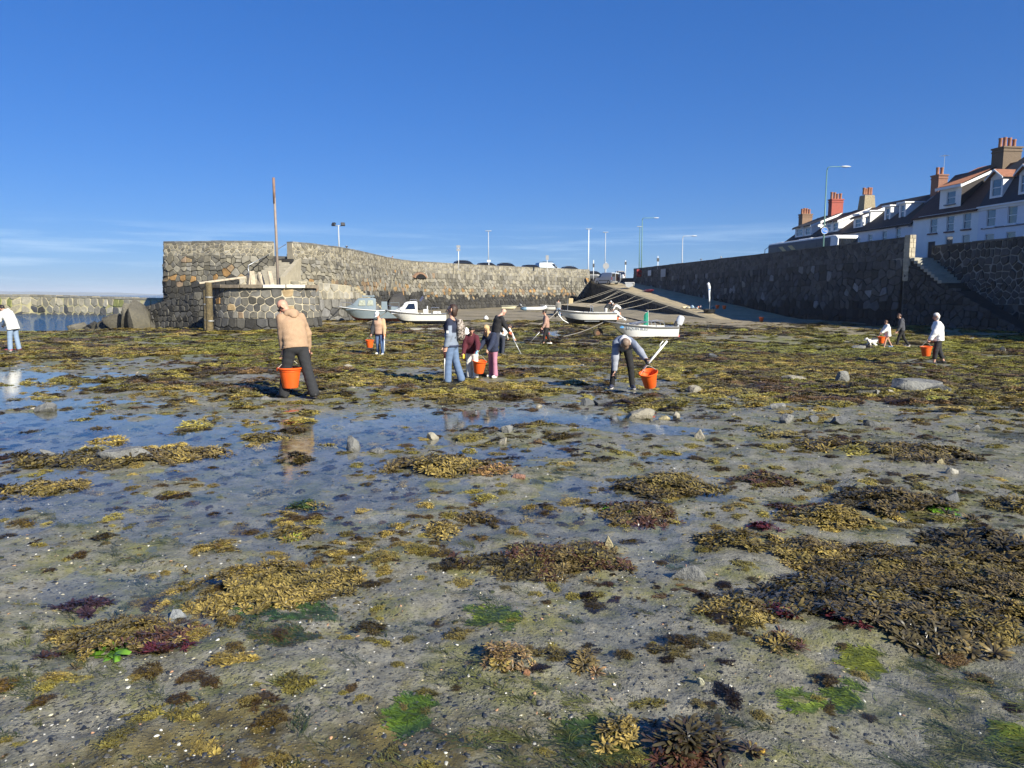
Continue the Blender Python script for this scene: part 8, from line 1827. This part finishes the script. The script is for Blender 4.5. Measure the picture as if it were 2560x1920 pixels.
# hair-like green algae on the mud
x, y = fan_pts(8600, 2.3, 14, .8, 0); cl_ = fbm(x*.9, y*.9, 71, 4); kp = RNG.random(len(x)) < (sst(.54,.66,cl_)*.5+.04); x, y = x[kp], y[kp]; k = len(x)
cc = np.where(RNG.random((k,1)) < .45, np.array([[.065,.085,.02]]), np.array([[.17,.175,.04]]))*RNG.uniform(.6,1.3,(k,1))
scatter('green_algae', HCOL, np.stack([x,y,ground(x,y)+.001],1), np.stack([np.zeros(k),np.zeros(k),R(142)+RNG.normal(0,.25,k)],1), np.stack([RNG.uniform(.25,.8,k)]*2+[RNG.uniform(.12,.35,k)],1), cc, RNG.integers(0,6,k), 'hair-fine green algae lying in streaks on the near mud')
# pebbles and shells
M_PEB = mat('pebble', (1,1,1), .42, .25, 30, attr=True, inst=True, spec=.5)
pp_ = []
for i in range(6):
    V_, F_ = rock_mesh(960+i, 1, .8, .6, 1 if i < 4 else 2, 6); pp_.append((V_,F_,[(1,1,1,1)]*len(V_)))
PCOL = proto_col('pebble', pp_, M_PEB)
def pebbles(n_, d0, d1, s0, s1, pal, dens, label, pw=0, name='gravel'):
    x, y = fan_pts(n_, d0, d1, .8, pw); kp = RNG.random(n_) < dens(x,y); x, y = x[kp], y[kp]; k = len(x); s = s0+(s1-s0)*RNG.random(k)**3
    c = np.array(pal)[RNG.integers(0,len(pal),k)]*RNG.uniform(.6,1.3,(k,1))
    scatter(name, PCOL, np.stack([x,y,ground(x,y)-s*.12],1), np.stack([RNG.normal(0,.2,k),RNG.normal(0,.2,k),RNG.uniform(0,6.28,k)],1), np.stack([s,s,s*.6],1), c, RNG.integers(0,6,k), label)
grd = lambda x,y: .06+.94*sst(.47,.6,fbm(x*.5+40,y*.5,91,3)+.10*sst(4.2,2.6,y)+.05*sst(0,3,x))
pebbles(42000, 2.2, 16, .004, .019, [(.035,.038,.042),(.05,.052,.055),(.075,.075,.07),(.028,.03,.034),(.10,.095,.08)], grd, 'dark wet gravel scattered through the mud')
pebbles(40000, 3.6, 15, .007, .026, [(.06,.05,.02),(.10,.085,.03),(.035,.033,.028),(.045,.05,.018),(.14,.115,.045)], lambda x,y: .10+.9*sst(.44,.6,fbm(x*.8+3,y*.8,98,4)), 'weedy dark pebbles peppering mud and pools')
pebbles(11500, 2.2, 20, .003, .014, [(.60,.58,.50),(.66,.64,.58),(.50,.42,.24),(.42,.24,.13),(.55,.50,.34)], lambda x,y: .35+.6*grd(x,y), 'pale shell chips and light pebbles speckling the mud', name='shell_gravel')
pebbles(31000, 6.5, 22, .008, .034, [(.045,.046,.047),(.075,.075,.07),(.12,.115,.10),(.035,.036,.038),(.20,.18,.14)], lambda x,y: .12+.88*sst(-1,4,x)*sst(.40,.56,fbm(x*.4,y*.4,97,3)), 'coarse grey gravel spread over the right middle shore', 2)
pebbles(5200, 9, 45, .02, .085, [(.13,.13,.12),(.22,.20,.16),(.09,.09,.09),(.34,.30,.22),(.06,.06,.06)], lambda x,y: .25+.75*sst(-2,5,x)*sst(.42,.6,fbm(x*.3,y*.3,95,3)), 'loose stones among the weed of the middle shore', 2)
# ================================================================ air: one closed box of thin haze round everything
mb = MB(); mb.box2((-7500,-300,-4.5),(7500,8200,60)); hz = ob('haze', mb, None); tag(hz, None, None, None, 'stuff')
hm = bpy.data.materials.new('sea_haze'); hm.use_nodes = True; ht = hm.node_tree; ht.nodes.clear(); ho_ = ht.nodes.new('ShaderNodeOutputMaterial'); pv = ht.nodes.new('ShaderNodeVolumePrincipled')
pv.inputs['Color'].default_value = (.80,.88,1,1); pv.inputs['Density'].default_value = .00016; pv.inputs['Anisotropy'].default_value = 0; ht.links.new(pv.outputs[0], ho_.inputs['Volume']); hz.data.materials.append(hm)
SC.cycles.volume_bounces = 0
